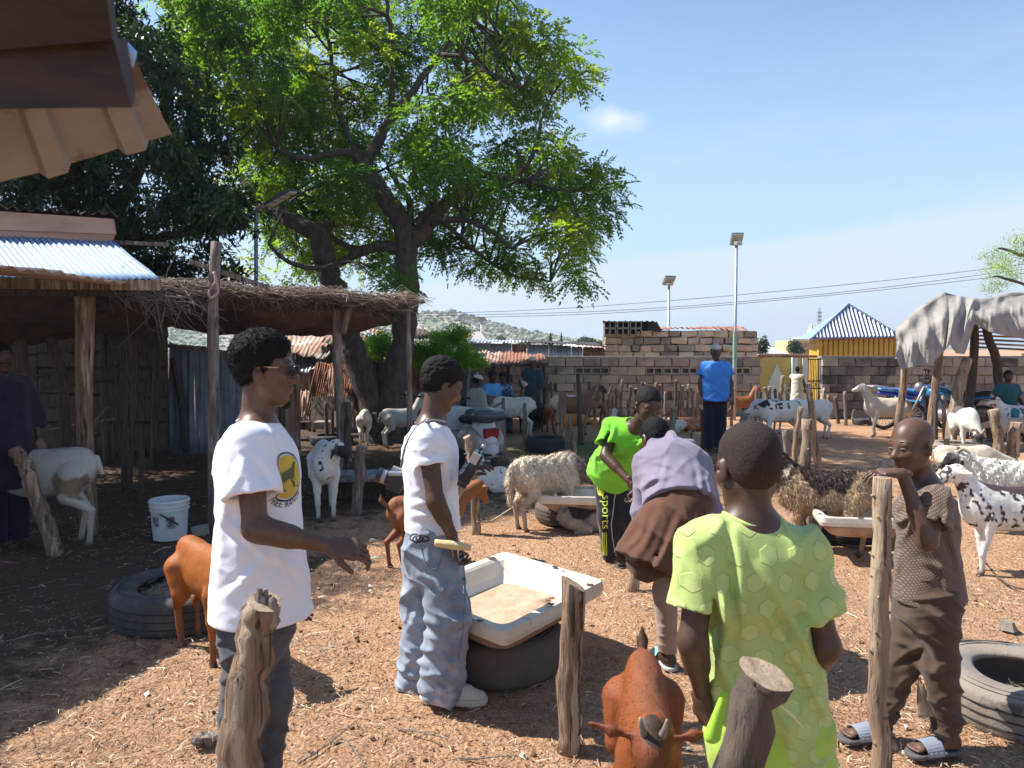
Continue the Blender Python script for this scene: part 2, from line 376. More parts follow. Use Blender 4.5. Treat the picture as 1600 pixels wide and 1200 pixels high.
# ================= materials =================
def ground_mat():
    m=bpy.data.materials.new('earth'); m.use_nodes=True; t=m.node_tree; b=t.nodes['Principled BSDF']; L=t.links.new
    tc=N(t,'ShaderNodeTexCoord')
    def noise(s,d=6,r=.6,dist=0):
        n=N(t,'ShaderNodeTexNoise'); n.inputs['Scale'].default_value=s; n.inputs['Detail'].default_value=d; n.inputs['Roughness'].default_value=r; n.inputs['Distortion'].default_value=dist
        L(tc.outputs['Object'],n.inputs[0]); return n.outputs[0]
    def ramp(f,a,c,o0=0,o1=1):
        r=N(t,'ShaderNodeMapRange'); r.inputs[1].default_value=a; r.inputs[2].default_value=c; r.inputs[3].default_value=o0; r.inputs[4].default_value=o1; L(f,r.inputs[0]); return r.outputs[0]
    def mx(f,a,c,mode='MIX'):
        x=N(t,'ShaderNodeMixRGB',blend_type=mode)
        for i,q in ((0,f),(1,a),(2,c)):
            if isinstance(q,(tuple,list)): x.inputs[i].default_value=(*q[:3],1)
            elif isinstance(q,float): x.inputs[i].default_value=q
            else: L(q,x.inputs[i])
        return x.outputs[0]
    c=mx(ramp(noise(.9),.35,.68),(.54,.305,.165),(.42,.225,.12))
    c=mx(ramp(noise(9,8,.7),.38,.7,0,.7),c,(.62,.42,.27))
    c=mx(ramp(noise(48,5,.75),.44,.66,0,.75),c,(.21,.115,.068))
    # darker soil, mostly dung and trodden litter around the pens (vertex attribute)
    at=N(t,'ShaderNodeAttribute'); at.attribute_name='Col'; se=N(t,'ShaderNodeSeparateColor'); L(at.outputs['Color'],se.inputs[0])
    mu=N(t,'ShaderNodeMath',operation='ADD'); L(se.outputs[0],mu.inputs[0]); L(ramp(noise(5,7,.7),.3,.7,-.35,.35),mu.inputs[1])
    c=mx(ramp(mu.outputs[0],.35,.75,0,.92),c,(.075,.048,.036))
    c=mx(ramp(se.outputs[1],.3,.9,0,.9),c,mx(ramp(noise(3),.4,.6),(.07,.12,.02),(.16,.14,.05)))
    L(c,b.inputs['Base Color']); b.inputs['Roughness'].default_value=.95; b.inputs['Specular IOR Level'].default_value=.2
    bn=N(t,'ShaderNodeBump'); bn.inputs['Strength'].default_value=1; bn.inputs['Distance'].default_value=.035
    v=N(t,'ShaderNodeTexVoronoi'); v.inputs['Scale'].default_value=55; L(tc.outputs['Object'],v.inputs[0])
    ma=N(t,'ShaderNodeMath',operation='MULTIPLY_ADD'); ma.inputs[1].default_value=.35; L(v.outputs[0],ma.inputs[0]); L(noise(22,9,.72),ma.inputs[2])
    L(ma.outputs[0],bn.inputs['Height']); L(bn.outputs[0],b.inputs['Normal']); return m
M_ground=ground_mat()
M_straw=mat('straw',(1,1,1),attr=True,rough=.8)
M_wood=mat('weathered_wood',(.30,.19,.115),(.13,.08,.055),scale=7,stretch=(6,6,.7),rough=.85,bump=.9,bscale=14,bdist=.012,c3=(.42,.31,.21),c3s=2.2,c3t=.5,crack=((34,34,2.2),(.07,.045,.03)))
M_woodg=mat('grey_wood',(.27,.215,.175),(.13,.10,.085),scale=7,stretch=(6,6,.7),rough=.88,bump=.9,bscale=14,bdist=.012,c3=(.36,.31,.26),c3s=3,c3t=.55,crack=((34,34,2.2),(.06,.048,.04)))
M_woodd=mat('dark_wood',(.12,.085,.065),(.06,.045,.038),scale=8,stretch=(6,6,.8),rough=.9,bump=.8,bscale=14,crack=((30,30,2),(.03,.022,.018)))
M_woodcut=mat('cut_wood',(.42,.31,.21),(.22,.15,.10),scale=22,rough=.9,bump=.8,bscale=50)
M_bark=mat('bark',(.105,.082,.066),(.045,.035,.03),scale=14,stretch=(1,1,.4),rough=.95,bump=1.,bscale=11,bdist=.05)
M_leaf=mat('neem_leaf',(1,1,1),attr=True,rough=.45,transl=((3.2,3.9,.9),.58),spec=.4)
M_leafd=mat('dark_leaf',(1,1,1),attr=True,rough=.38,transl=((1.2,1.5,.5),.28),spec=.5)
M_iron=mat('corrugated_zinc',(.55,.58,.62),(.36,.38,.41),scale=2.2,rough=.42,metal=.55,bump=.15,bscale=9,c3=(.30,.17,.11),c3s=1.8,c3t=.66)
M_ironb=mat('bright_zinc',(.23,.35,.50),(.18,.28,.41),scale=1.1,rough=.6,metal=.1,bump=.1,bscale=8)
M_rust=mat('rusty_sheet',(.36,.15,.085),(.17,.075,.05),scale=5,rough=.8,metal=.1,bump=.3,bscale=30,c3=(.46,.30,.22),c3s=1.3,c3t=.54)
M_rustp=mat('pale_rusty_sheet',(.50,.34,.26),(.30,.16,.11),scale=2.4,rough=.75,metal=.1,bump=.2,bscale=20,c3=(.58,.54,.50),c3s=1.1,c3t=.52)
M_under=mat('rusted_underside',(.25,.245,.24),(.18,.165,.15),scale=5,rough=.6,metal=.15,bump=.3,bscale=25,c3=(.10,.07,.055),c3s=9,c3t=.54)
M_cloth=mat('grey_tarpaulin',(.34,.315,.285),(.23,.21,.19),scale=3.5,rough=.85,bump=.5,bscale=12,bdist=.03)
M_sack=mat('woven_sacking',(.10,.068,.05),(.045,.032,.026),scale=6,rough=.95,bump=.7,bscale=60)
M_conc=mat('concrete_block',(.37,.32,.26),(.27,.232,.188),scale=3.3,rough=.93,bump=.8,bscale=45,bdist=.012,c3=(.20,.16,.125),c3s=2.2,c3t=.6,rnd=.22)
M_concd=mat('dark_block',(.205,.175,.15),(.115,.10,.088),scale=3.0,rough=.93,bump=.8,bscale=40,bdist=.012,c3=(.07,.065,.058),c3s=1.5,c3t=.52,rnd=.22)
M_mort=mat('mortar',(.26,.225,.18),(.18,.155,.125),scale=9,rough=.95,bump=.6,bscale=30)
M_stone=mat('pale_stone',(.72,.58,.42),(.52,.40,.28),scale=4,rough=.92,bump=.9,bscale=14,bdist=.03,rnd=.2)
M_metalpole=mat('galvanised_pole',(.45,.47,.50),(.33,.34,.37),scale=10,rough=.45,metal=.6)
M_black=mat('black_rubber',(.018,.018,.019),(.032,.030,.028),scale=9,rough=.75,bump=.4,bscale=60)
M_tyre=mat('dusty_tyre',(.055,.050,.047),(.15,.115,.09),scale=7,rough=.85,bump=.6,bscale=40,thr=(.45,.8))
M_tyrep=mat('pale_dusty_tyre',(.19,.165,.145),(.27,.22,.175),scale=5,rough=.9,bump=.6,bscale=40,c3=(.085,.075,.068),c3s=5,c3t=.58)
M_tyredk=mat('mud_brown_tyre',(.085,.066,.054),(.12,.09,.07),scale=5,rough=.9,bump=.5,bscale=40)
M_enamel=mat('chipped_enamel',(.70,.66,.57),(.58,.50,.39),scale=5,rough=.35,bump=.15,bscale=14,c3=(.13,.085,.06),c3s=5.5,c3t=.70)
M_enamelout=mat('dirty_enamel',(.45,.33,.24),(.24,.155,.10),scale=6,rough=.75,bump=.4,bscale=20,c3=(.12,.08,.06),c3s=4,c3t=.6)
M_dust=mat('dry_dust',(.52,.37,.255),(.40,.27,.18),scale=12,rough=.95,bump=.4,bscale=50)
# ================= ground =================
def gridmesh(xs,ys,zf,colf=None):
    X,Y=np.meshgrid(xs,ys,indexing='ij'); Z=zf(X,Y); V=np.stack([X,Y,Z],-1).reshape(-1,3)
    n,m=len(xs),len(ys); i=np.arange((n-1)*(m-1)); a=(i//(m-1))*m+i%(m-1)
    return V,np.stack([a,a+m,a+m+1,a+1],1)
def bmp(x,y):
    Pq=np.stack([x,y,0*x],-1).astype(np.float32)
    return gz(x,y)+(.010*nz3(Pq,4.5,1)+.006*nz3(Pq,13,2))*np.clip((18-y)/6,0,1)
def bmpz(x,y): return float(bmp(np.array([[x]],float),np.array([[y]],float))[0,0])
def dark_ground(x,y):
    # trodden dung under sheds, behind the tree, around pens; last term a darker patch
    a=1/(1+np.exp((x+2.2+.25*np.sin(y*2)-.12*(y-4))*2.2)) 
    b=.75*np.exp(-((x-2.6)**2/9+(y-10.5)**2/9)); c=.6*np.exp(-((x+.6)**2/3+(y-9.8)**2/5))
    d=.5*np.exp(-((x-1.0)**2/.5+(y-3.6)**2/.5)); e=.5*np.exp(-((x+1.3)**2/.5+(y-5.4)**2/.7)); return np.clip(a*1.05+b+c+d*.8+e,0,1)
ys=np.concatenate([np.linspace(-20,1.5,24),1.5+18.5*(np.linspace(0,1,420)[1:])**1.55,np.linspace(20.3,40,40),[60,100,200,400,800,1500]])
xs=np.concatenate([[-900,-300,-100,-50,-30,-20,-14],np.linspace(-11,12,420),[15,20,30,50,100,300,900]])
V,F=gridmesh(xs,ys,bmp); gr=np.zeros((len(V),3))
gr[:,0]=dark_ground(V[:,0],V[:,1]); x_,y_=V[:,0],V[:,1]
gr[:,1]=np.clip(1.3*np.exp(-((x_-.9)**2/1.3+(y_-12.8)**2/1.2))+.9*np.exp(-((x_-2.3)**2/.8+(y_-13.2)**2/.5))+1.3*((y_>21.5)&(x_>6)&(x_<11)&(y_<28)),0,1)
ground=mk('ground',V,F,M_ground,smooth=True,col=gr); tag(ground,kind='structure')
# ---- straw, twigs, dung on the ground ----
def litter(n,xr,yr,ln,w,cols,seed,dens,zo=.004,curve=.35,ypow=1.6):
    r=np.random.default_rng(seed)
    y=yr[0]+(yr[1]-yr[0])*r.random(n)**ypow; sp=np.maximum(.62*y+.4,.5)
    x=r.uniform(-1,1,n)*sp*1.18; x=np.clip(x,xr[0],xr[1])
    k=r.random(n)<dens(x,y); x,y=x[k],y[k]; n=len(x)
    l=ln[0]+(ln[1]-ln[0])*r.random(n)**2.2; a=r.uniform(0,2*math.pi,n); w=w*r.uniform(.6,1.5,n)
    d=np.stack([np.cos(a),np.sin(a),r.normal(0,.13,n)],1); s=np.stack([-np.sin(a),np.cos(a),0*a],1)
    z=bmp(x,y)+zo+r.uniform(0,.012,n); c=np.stack([x,y,z],1); bend=s*(r.normal(0,curve,n)*l)[:,None]*.3
    L3=[c-d*l[:,None]/2,c+bend+A(0,0,1)*.004,c+d*l[:,None]/2]
    W=[w*.8,w,w*.45]; V=np.stack([q for i in range(3) for q in (L3[i]-s*W[i][:,None]/2,L3[i]+s*W[i][:,None]/2+A(0,0,1)*w[:,None]*r.uniform(0,.6,(n,1)))],1)
    F=np.concatenate([np.arange(n)[:,None]*6+A(0,1,3,2).astype(int),np.arange(n)[:,None]*6+A(2,3,5,4).astype(int)])
    C=np.array(cols)[r.integers(0,len(cols),n)]*r.uniform(.7,1.2,(n,1))
    return V.reshape(-1,3),F,np.repeat(C,6,axis=0)
def pn(x,y,s,sd): return nz3(np.stack([x,y,0*x],-1).astype(np.float32),s,sd)
lt=[litter(95000,(-9,11),(2.3,15),(.008,.07),.0036,[(.50,.36,.23),(.36,.22,.13),(.62,.48,.32),(.20,.12,.075),(.26,.155,.10),(.15,.09,.06)],1,lambda x,y:np.clip(.5+.8*pn(x,y,1.1,5),.12,1)),
    litter(2600,(-9,11),(2.3,13),(.06,.24),.0045,[(.52,.40,.27),(.33,.22,.14),(.62,.50,.34)],2,lambda x,y:np.clip(.4+.6*pn(x,y,.9,6),.08,1),curve=.8),
    litter(30000,(-9,11),(2.3,13),(.006,.022),.009,[(.07,.045,.035),(.10,.065,.045),(.16,.10,.07)],3,lambda x,y:np.clip(.35+.6*pn(x,y,1.4,8)+.4*dark_ground(x,y),.05,1)),
    litter(700,(-9,11),(2.4,12),(.02,.06),.022,[(.50,.42,.30),(.30,.20,.12),(.55,.52,.48)],4,lambda x,y:np.clip(.4+.6*pn(x,y,2,9),.05,1)),
    litter(5200,(-1.4,3.4),(10.6,15.8),(.08,.26),.008,[(.16,.24,.05),(.10,.17,.04),(.30,.30,.12)],14,lambda x,y:np.clip(1.2*np.exp(-((x-1.0)**2/1.6+(y-12.8)**2/1.4))+.9*np.exp(-((x-2.6)**2/.8+(y-12.4)**2/.5))+.5*np.exp(-((x+.3)**2/.3+(y-14)**2/.6)),0,1),zo=.02,ypow=1)]
def jl(l):
    V=[];F=[];C=[];n=0
    for v,f,c in l: V.append(v);F.append(f+n);C.append(c);n+=len(v)
    return np.vstack(V),np.vstack(F),np.vstack(C)
r=np.random.default_rng(77); nC=2600; yy=2.4+9*r.random(nC)**1.5; xx=r.uniform(-1,1,nC)*(.72*yy+.3); kp=r.random(nC)<np.clip(.35+.7*pn(xx,yy,1.2,12),.05,1); xx,yy=xx[kp],yy[kp]; nC=len(xx)
_o=np.array([(1,0,0),(-1,0,0),(0,1,0),(0,-1,0),(0,0,1),(0,0,-1)],float); _f=np.array([(0,2,4),(2,1,4),(1,3,4),(3,0,4),(2,0,5),(1,2,5),(3,1,5),(0,3,5)])
sz=(.004+.012*r.random(nC)**3)[:,None,None]; Vc=(_o[None]*(1+r.uniform(-.35,.35,(nC,6,1)))*sz*A(1.2,1.2,.8))+np.stack([xx,yy,bmp(xx,yy)+sz[:,0,0]*.5],1)[:,None,:]
tag(mk('dung_pellets',Vc.reshape(-1,3),(_f[None]+6*np.arange(nC)[:,None,None]).reshape(-1,3),M_straw,col=np.repeat(np.array([(.06,.04,.03),(.12,.075,.05),(.22,.13,.08),(.42,.27,.17)])[r.integers(0,4,nC)],6,axis=0)),'dark dung pellets and small clods scattered over the sand','dung',kind='stuff')
V,F,C=jl(lt[:4]); tag(mk('straw_litter',V,F,M_straw,col=C),'loose straw, twigs and dry dung trodden into the sandy ground','litter',kind='stuff')
V,F,C=lt[4]; tag(mk('cut_grass',V,F,M_straw,col=C),'cut green fodder strewn on the ground among the far posts','fodder',kind='stuff')
# twigs you can pick out
TWL=['long dry twig lying in the shade left of the crumpled leaf','thin twig lying upright in front of the striding shadow','twig lying below the shoes of the polo-shirted man','short twig beside the charcoal jeans','twig near the shadow of the enamel tray','small twig lying behind the purple-grey sweatshirt boy','twig lying at the foot of the rough sawn post','twig lying between the leaning post and the cream shoes']
for i,(px,py,L_,a) in enumerate([(40,1000,.5,.3),(515,1165,.35,1.0),(660,1150,.3,-.6),(420,1120,.28,.4),(1010,960,.3,.9),(1090,880,.35,.2),(760,1190,.25,-.3),(560,1190,.3,2.2)]):
    g=G(px,py); pts=[g+A(math.cos(a)*t*L_,math.sin(a)*t*L_,.012+.02*math.sin(3*t)+.02*random.random()) for t in (-.5,-.2,.1,.5)]
    tag(MB().tube(spline(pts,3),np.linspace(.005,.0025,10),5).done('twig',M_woodg),TWL[i],"twig",'twigs lying on the ground')
V,F,C=litter(1,(0,1),(3,4),(.1,.1),.01,[(.5,.5,.5)],1,lambda x,y:1+0*x)
g=G(322,1165); mb=MB()
for k in range(5): mb.tube(spline([g+A(random.uniform(-.02,.02),random.uniform(-.02,.02),.01),g+A(random.uniform(-.06,.06),random.uniform(-.05,.05),.04),g+A(random.uniform(-.07,.07),random.uniform(-.05,.05),.01)],3),[.012]*4+[.02]*2+[.004],5)
tag(mb.done('crumpled_leaf',M_woodg),'crumpled grey dry leaf on the sand left of the leaning post','leaf')
# ================= posts =================
def post(px0,py0,px1,py1,w,label,m=None,name='wooden_post',group=None,mid=None,d=None,knob=False,n=9,cut=True,tap=.9,slant=0,segs=9,dd=0,depthtop=None):
    """(px0,py0) foot on the ground, (px1,py1) top; w width in photo pixels at the foot"""
    m=m or M_wood
    b=G(px0,py0) if d is None else P(px0,py0,d); d=b[1]; b[2]=bmpz(b[0],b[1])-.03 if py0<1500 and d<19 else b[2]
    t=P(px1,py1,d if depthtop is None else depthtop); pts=[b]
    if mid: pts+= [P(q[0],q[1],d) for q in mid]
    pts.append(t); r=w/FPX*d/2
    L_=sum(np.linalg.norm(np.array(pts[i+1])-pts[i]) for i in range(len(pts)-1))
    sp=spline(pts,segs if len(pts)==2 else 5); k=len(sp)
    sp[1:-1]+=RNG.normal(0,r*.13,(k-2,3))
    rr=np.linspace(1,tap,k)*r*(1+RNG.normal(0,.06,k)); rr[0]*=1.08
    nn=max(n,8); V,F=tube(sp,rr,nn,True,.07)
    if slant:
        T_=sp[-1]; V[-nn:,2]+= (V[-nn:,0]-T_[0])*slant
    mi=[0]*(len(F)-1)+[1]
    o=mk(name,V,F,[m,M_woodcut],loc=b,smooth=False,midx=mi); 
    for p_ in list(o.data.polygons)[:-2]: p_.use_smooth=True
    tag(o,label,'post',group)
    if knob:
        mb=MB(); 
        for q in range(knob):
            f=random.random(); i=int(f*(k-1)); an=random.uniform(0,6.28); dr=A(math.cos(an),math.sin(an),.15)
            c=sp[i]+dr*rr[i]*.9; mb.tube([c,c+dr*r*.22,c+dr*r*.34],[r*.20,r*.15,r*.05],6)
        mb.done('knot',m,o)
    return o
M_woodt=mat('thorn_tree_wood',(.31,.215,.14),(.20,.13,.085),scale=7,stretch=(5,5,.6),rough=.85,bump=.8,bscale=16,c3=(.40,.30,.20),c3s=3,c3t=.5,crack=((30,30,1.8),(.09,.06,.04)))
o=post(318,1600,414,940,74,'split weathered post leaning in front of the man in the white T-shirt',M_wood,mid=[(372,1240),(388,1080),(402,1000)],d=2.0,n=16,tap=.72,segs=8)
mb=MB()
for q in range(7): 
    c=P(400+q*4.5,938-3*math.sin(q),2.0+random.uniform(-.02,.02)); mb.tube([c-A(0,0,.06),c,c+A(random.uniform(-.004,.004),0,random.uniform(.008,.03))],[.013,.012,.006],6,jit=.2)
mb.done('splintered_end',M_woodg,o)
post(889,1168,897,912,38,'upright brown post with a rough grey sawn top standing before the enamel basin',M_wood,n=16,tap=.98,slant=-.6)
post(985,1960,1196,1052,76,'thick slanting post with an oblique cut top in front of the boy in lime green',M_woodd,d=1.45,n=18,slant=-.35,tap=.95,mid=[(1145,1245)])
M_knob=M_woodt
o4=post(1377,1225,1379,746,30,'tall knobbly pale post on which the boy in brown rests his hand',M_woodt,knob=46,n=14,tap=.9,mid=[(1372,1050),(1376,900)],segs=12)
c=P(1388,1165,2.93); MB().tube([c+A(0,.03,.02),c,c+A(0,-.05,.03)],[.04,.036,.03],9,jit=.1).done('branch_stub',M_woodt,o4)
post(988,926,1000,720,17,'slim bare post beside the boy in the purple-grey sweatshirt',M_woodt,n=10)
post(1250,845,1262,655,19,'forked knobbly post by the woolly black and tan sheep',M_woodt,knob=22,n=11,mid=[(1258,740)])
post(1271,846,1270,757,19,'short round sawn stump directly beside the woolly black and tan sheep',M_woodg,n=12,tap=.98)
post(1279,733,1263,600,11,'tallest slim post behind the knobbly forked one',M_wood,n=9)
post(1236,768,1226,672,9,'thin grey stake left of the crooked one behind the boy in lime green',M_woodg)
post(1241,772,1252,636,9,'crooked branch stake twisting beside the white spotted goat',M_wood,mid=[(1242,735),(1243,690)])
post(1047,682,1053,637,12,'squat pale stump rising behind the youth in bright green',M_woodt)
post(1075,702,1079,674,9,'very short round stump in front of the white goat seen from behind',M_woodt)
post(1098,705,1098,640,7,'dark stake touching the rump of the white goat seen from behind',M_woodd)
post(556,803,566,697,17,'squared grey stake standing next to the black-headed sheep',M_woodg,n=6,tap=1.05)
post(744,832,729,682,14,'brown stake crossing behind the device of the man in the white polo shirt',M_wood,mid=[(741,760),(735,715)])
post(877,703,880,612,15,'forked smooth post behind the cream woolly sheep',M_wood,mid=[(874,660),(876,645)])
post(898,707,888,650,9,'low leaning stake just right of the smooth forked post',M_wood)
post(908,697,904,584,8,'tall dark stake right of the smooth forked post',M_woodd,mid=[(905,640)])
post(911,694,937,597,3.5,'thin bent stick curving up beside the tall dark stake',M_woodg,mid=[(914,660),(925,625)])
post(869,640,870,558,4.5,'thin white peeled pole against the block wall',mat('peeled_wood',(.5,.44,.38),(.35,.29,.24),rough=.8,bump=.3),mid=[(868,592)])
post(821,695,820,630,7,'flat grey stake right of the white goat behind the scooter',M_woodg)
GP='stakes of the far pens'
FST=['grey stake just right of the bent thin stick','dark short stake behind the small orange goat','tall bark-brown stake above the green youth\'s back','stake with a curved tip above the green youth\'s back','straight stake before the hole in the block wall','stake leaning right before the hole in the block wall','left one of the pale twin stakes behind the green youth\'s head','right one of the pale twin stakes behind the green youth\'s head','slanting stake just right of the green youth\'s head','tall pointed dark stake right of the green youth\'s head','knotty pale stake with a hooked top among the lying goats','tall slim stake touching the lying tan goat','low knob stake beside the squat pale stump','stake between the lying goats and the man in bright blue','small stake behind the pale twin stakes','stake against the right hip of the man in bright blue','slim stake at the foot of the lamp pole','low stake left of the man in bright blue','thick dark stake under the left vent holes','stake before the left end of the vent hole row','first stake in the open gateway','second stake in the open gateway','third, short stake in the open gateway','tall leaning stake in front of the white stepped pattern','stake beside the legs of the person in white']
far=[(930,656,927,625),(921,650,918,620),(937,650,943,612),(949,640,955,604),(962,632,962,606),(980,640,986,603),(1002,650,1003,597),(1006,650,1008,598),(1030,640,1032,600),(1041,662,1040,612),(1055,640,1056,594),(1066,660,1067,602),(1060,645,1063,612),(1085,640,1081,606),(992,640,993,607),(1133,660,1136,605),(1143,655,1146,607),(1100,640,1099,617),(918,640,920,596),(956,650,958,618),(1196,625,1195,605),(1202,627,1203,604),(1212,626,1211,607),(1219,632,1223,587),(1233,628,1231,607)]
NW=[(940,655,938,600,'slim stake between the curved-tip stake and its neighbour'),(971,650,973,592,'tall slim stake right of the curved-tip stakes'),(1015,655,1014,606,'stake just behind the head of the green youth'),(1023,660,1025,598,'taller stake just behind the head of the green youth'),(1073,655,1076,600,'slim stake right of the tall slim one by the tan goat'),(1090,655,1092,598,'taller stake left of the man in bright blue'),(1181,652,1182,606,'stake behind the lowered head of the grey-white goat'),(1187,656,1190,612,'low stake behind the back of the grey-white goat'),(1290,664,1288,606,'slim stake before the foot of the iron gate'),(862,660,861,596,'slim dark stake left of the white peeled pole')]
for q in NW: post(q[0],664,q[2],q[3],5,q[4],[M_wood,M_woodt,M_woodg][q[0]%3],n=8,mid=[((q[0]+q[2])/2+random.uniform(-2,2),(q[1]+q[3])/2)])
for i,q in enumerate(far):
    post(q[0],max(q[1],660)+4 if q[0]<1150 else 660,q[2],q[3],5 if i!=23 else 7,FST[i],[M_wood,M_woodg,M_woodd,M_woodt][i%4],group=GP,n=8,mid=[((q[0]+q[2])/2+random.uniform(-2,2),(q[1]+q[3])/2)])
for i,q in enumerate([(1297,655,1294,617),(1310,662,1305,620),(1322,664,1320,612),(1354,652,1350,628),(1382,640,1386,610),(1332,655,1334,640)]):
    post(q[0],q[1],q[2],q[3],5.5,['short stake nearest the iron gate','second stake from the iron gate, leaning','pale-tipped stake left of the cream sheep','stake behind the head of the cream sheep','stub stake behind the back of the cream sheep','low stake before the dark block wall'][i],[M_wood,M_woodd,M_woodg][i%3])
for i,q in enumerate([(447,682,447,612),(462,686,463,640),(484,675,479,617),(490,676,492,630),(512,692,509,628),(519,690,520,640),(547,775,543,628),(474,672,474,620),(583,690,582,612)]):
    post(q[0],q[1],q[2],q[3],6 if i!=6 else 11,['first dark stake right of the spectacled face','second dark stake right of the spectacled face','bent dark stake in front of the left leaning sheet','thin stake crossing the bent dark stake','thin stake before the grey board','straight stake beside the thatch pole','','leaning stake in front of the low timber trough','thin stake leaning on the forked tree trunk'][i] if i!=6 else 'dark stake close behind the black-headed sheep',M_woodd,group='stakes before the rusty sheets' if i!=6 else None)
post(1561,728,1552,640,17,'stout tan post below the boy in teal',M_wood,n=11,mid=[(1560,690)])
post(1578,728,1588,660,19,'thick broken-topped post at the right behind the spotted goat',M_wood,n=11)
post(1481,733,1479,685,9,'small stump rising behind the black-headed horned sheep',M_woodt)
post(1527,648,1523,601,6,'short forked stick right of the tarpaulin poles',M_woodt)
post(1588,640,1597,552,7,'pale crooked pole at the right edge behind the boy in teal',M_woodt,mid=[(1590,600)])
post(1602,640,1580,596,6,'pale brace leaning beside the boy in teal',M_woodt)
# ================= corrugated sheets =================
def sheet(name,c00,c10,c01,c11,waves,amp,m,parent=None,seg=5,dent=0.,th=.003,nl=4,world=True):
    """corrugated sheet: waves run across c00->c10, length c00->c01"""
    nu=waves*4+1; us=np.linspace(0,1,nu); vs=np.linspace(0,1,nl+1)
    c00,c10,c01,c11=[np.asarray(q,float) for q in (c00,c10,c01,c11)]
    nrm=np.cross(c10-c00,c01-c00); nrm/=np.linalg.norm(nrm)
    V=[]
    sd=RNG.uniform(0,50)
    for v in vs:
        for u in us:
            p=(c00*(1-u)+c10*u)*(1-v)+(c01*(1-u)+c11*u)*v
            h=amp*math.sin(u*waves*2*math.pi)+dent*(math.sin(u*7+sd)*math.sin(v*5+sd*2)+.6*math.sin(u*17+v*9+sd))
            e=(RNG.normal(0,dent*.4) if v in(0,1) else 0)
            V.append(p+nrm*h+(c01-c00)/np.linalg.norm(c01-c00)*e)
    V=np.array(V); n=len(V); V=np.vstack([V,V-nrm*th]); F=[]
    for j in range(nl):
        for i in range(nu-1):
            a=j*nu+i; F.append((a,a+1,a+nu+1,a+nu)); F.append((n+a,n+a+nu,n+a+nu+1,n+a+1))
    for i in range(nu-1):
        F.append((i,n+i,n+i+1,i+1)); a=nl*nu+i; F.append((a,a+1,n+a+1,n+a))
    for j in range(nl):
        a=j*nu; F.append((a,a+nu,n+a+nu,n+a)); a+=nu-1; F.append((a,n+a,n+a+nu,a+nu))
    return mk(name,V,F,m,parent,smooth=True,world=world)
def beam(a,b,w,h,m,parent=None,name='beam',jit=.003):
    a,b=np.asarray(a,float),np.asarray(b,float); u,v,d=frame(b-a); L_=np.linalg.norm(b-a)
    return MB().box((a+b)/2,(w/2,h/2,L_/2),np.stack([u,v,d],1),jit=jit).done(name,m,parent)
def pole(pts,r,m,parent=None,name='pole',n=8,jit=.06):
    sp=spline(pts,5); return mk(name,*tube(sp,np.linspace(r,r*.85,len(sp)),n,True,jit),m,parent,smooth=True)
# --- blue-lit zinc roof shed on the left ---
sh=thing('roofed_shed','open livestock shed under a bright zinc roof with a timber board above it','shed',P(135,835,6.9))
E0,E1=P(-520,428,6.5),P(246,437,6.5); U0,U1=P(-520,345,7.5),P(172,376,7.5)
for i in range(5):
    a,b=i/5,(i+1)/5+.008
    sheet('roof_sheet',lerp(E0,E1,a)-A(0,0,.004*(i%2)),lerp(E0,E1,b)-A(0,0,.004*(i%2)),lerp(U0,U1,a),lerp(U0,U1,b),15,.011,M_ironb,sh,dent=.006,nl=5)
beam(P(-520,436,6.53),P(250,446,6.53),.05,.09,M_wood,sh,'eave_board')
Mb=mat('plywood_board',(.42,.27,.19),(.30,.185,.13),scale=3,stretch=(.6,1,3),rough=.85,bump=.3,bscale=10)
b0,b1=P(-500,340,7.45),P(180,366,7.45); t0_,t1_=P(-500,296,7.45),P(176,342,7.45)
V=np.array([b0,b1,t1_,t0_]); V=np.vstack([V,V+A(0,.03,0)]); mk('fascia_board',V,[(0,1,2,3),(7,6,5,4),(0,4,5,1),(1,5,6,2),(2,6,7,3),(3,7,4,0)],Mb,sh)
b0,b1=P(-500,366,7.48),P(171,386,7.48); V=np.array([b0,b1,P(178,366,7.48),P(-500,340,7.48)]); V=np.vstack([V,V+A(0,.03,0)]); mk('fascia_board',V,[(0,1,2,3),(7,6,5,4),(0,4,5,1),(1,5,6,2),(2,6,7,3),(3,7,4,0)],Mb,sh)
for i in range(3):
    a,b=i/3,(i+1)/3; q0,q1=P(-500,292,7.4),P(188,335,7.4); r0,r1=P(-500,300,9.6),P(168,352,9.6)
    sheet('roof_sheet',lerp(q0,q1,a),lerp(q0,q1,b),lerp(r0,r1,a),lerp(r0,r1,b),12,.02,M_black if False else M_woodd,sh,dent=.01)
beam(P(150,378,7.6),P(262,382,7.6),.04,.04,M_woodg,sh,'purlin')
for (x0,y0,x1,y1,d,w,mid) in [(140,838,138,455,6.9,26,[(132,640)]),(45,772,28,505,8.3,22,[(40,640)]),(105,770,72,512,8.6,17,[(98,600)])]:
    b=P(x0,y0,d); pole([A(b[0],b[1],-.05),*[P(q[0],q[1],d) for q in mid],P(x1,y1,d)],w/FPX*d/2,M_wood if w>25 else M_woodd,sh,'post',9)
c=P(137,640,6.87); pole([A(c[0]-.06,c[1],0),c+A(-.07,0,0),P(122,455,6.9)],.04,M_wood,sh,'post',8)
beam(P(-300,452,6.8),P(190,456,6.8),.06,.08,M_woodd,sh,'beam')
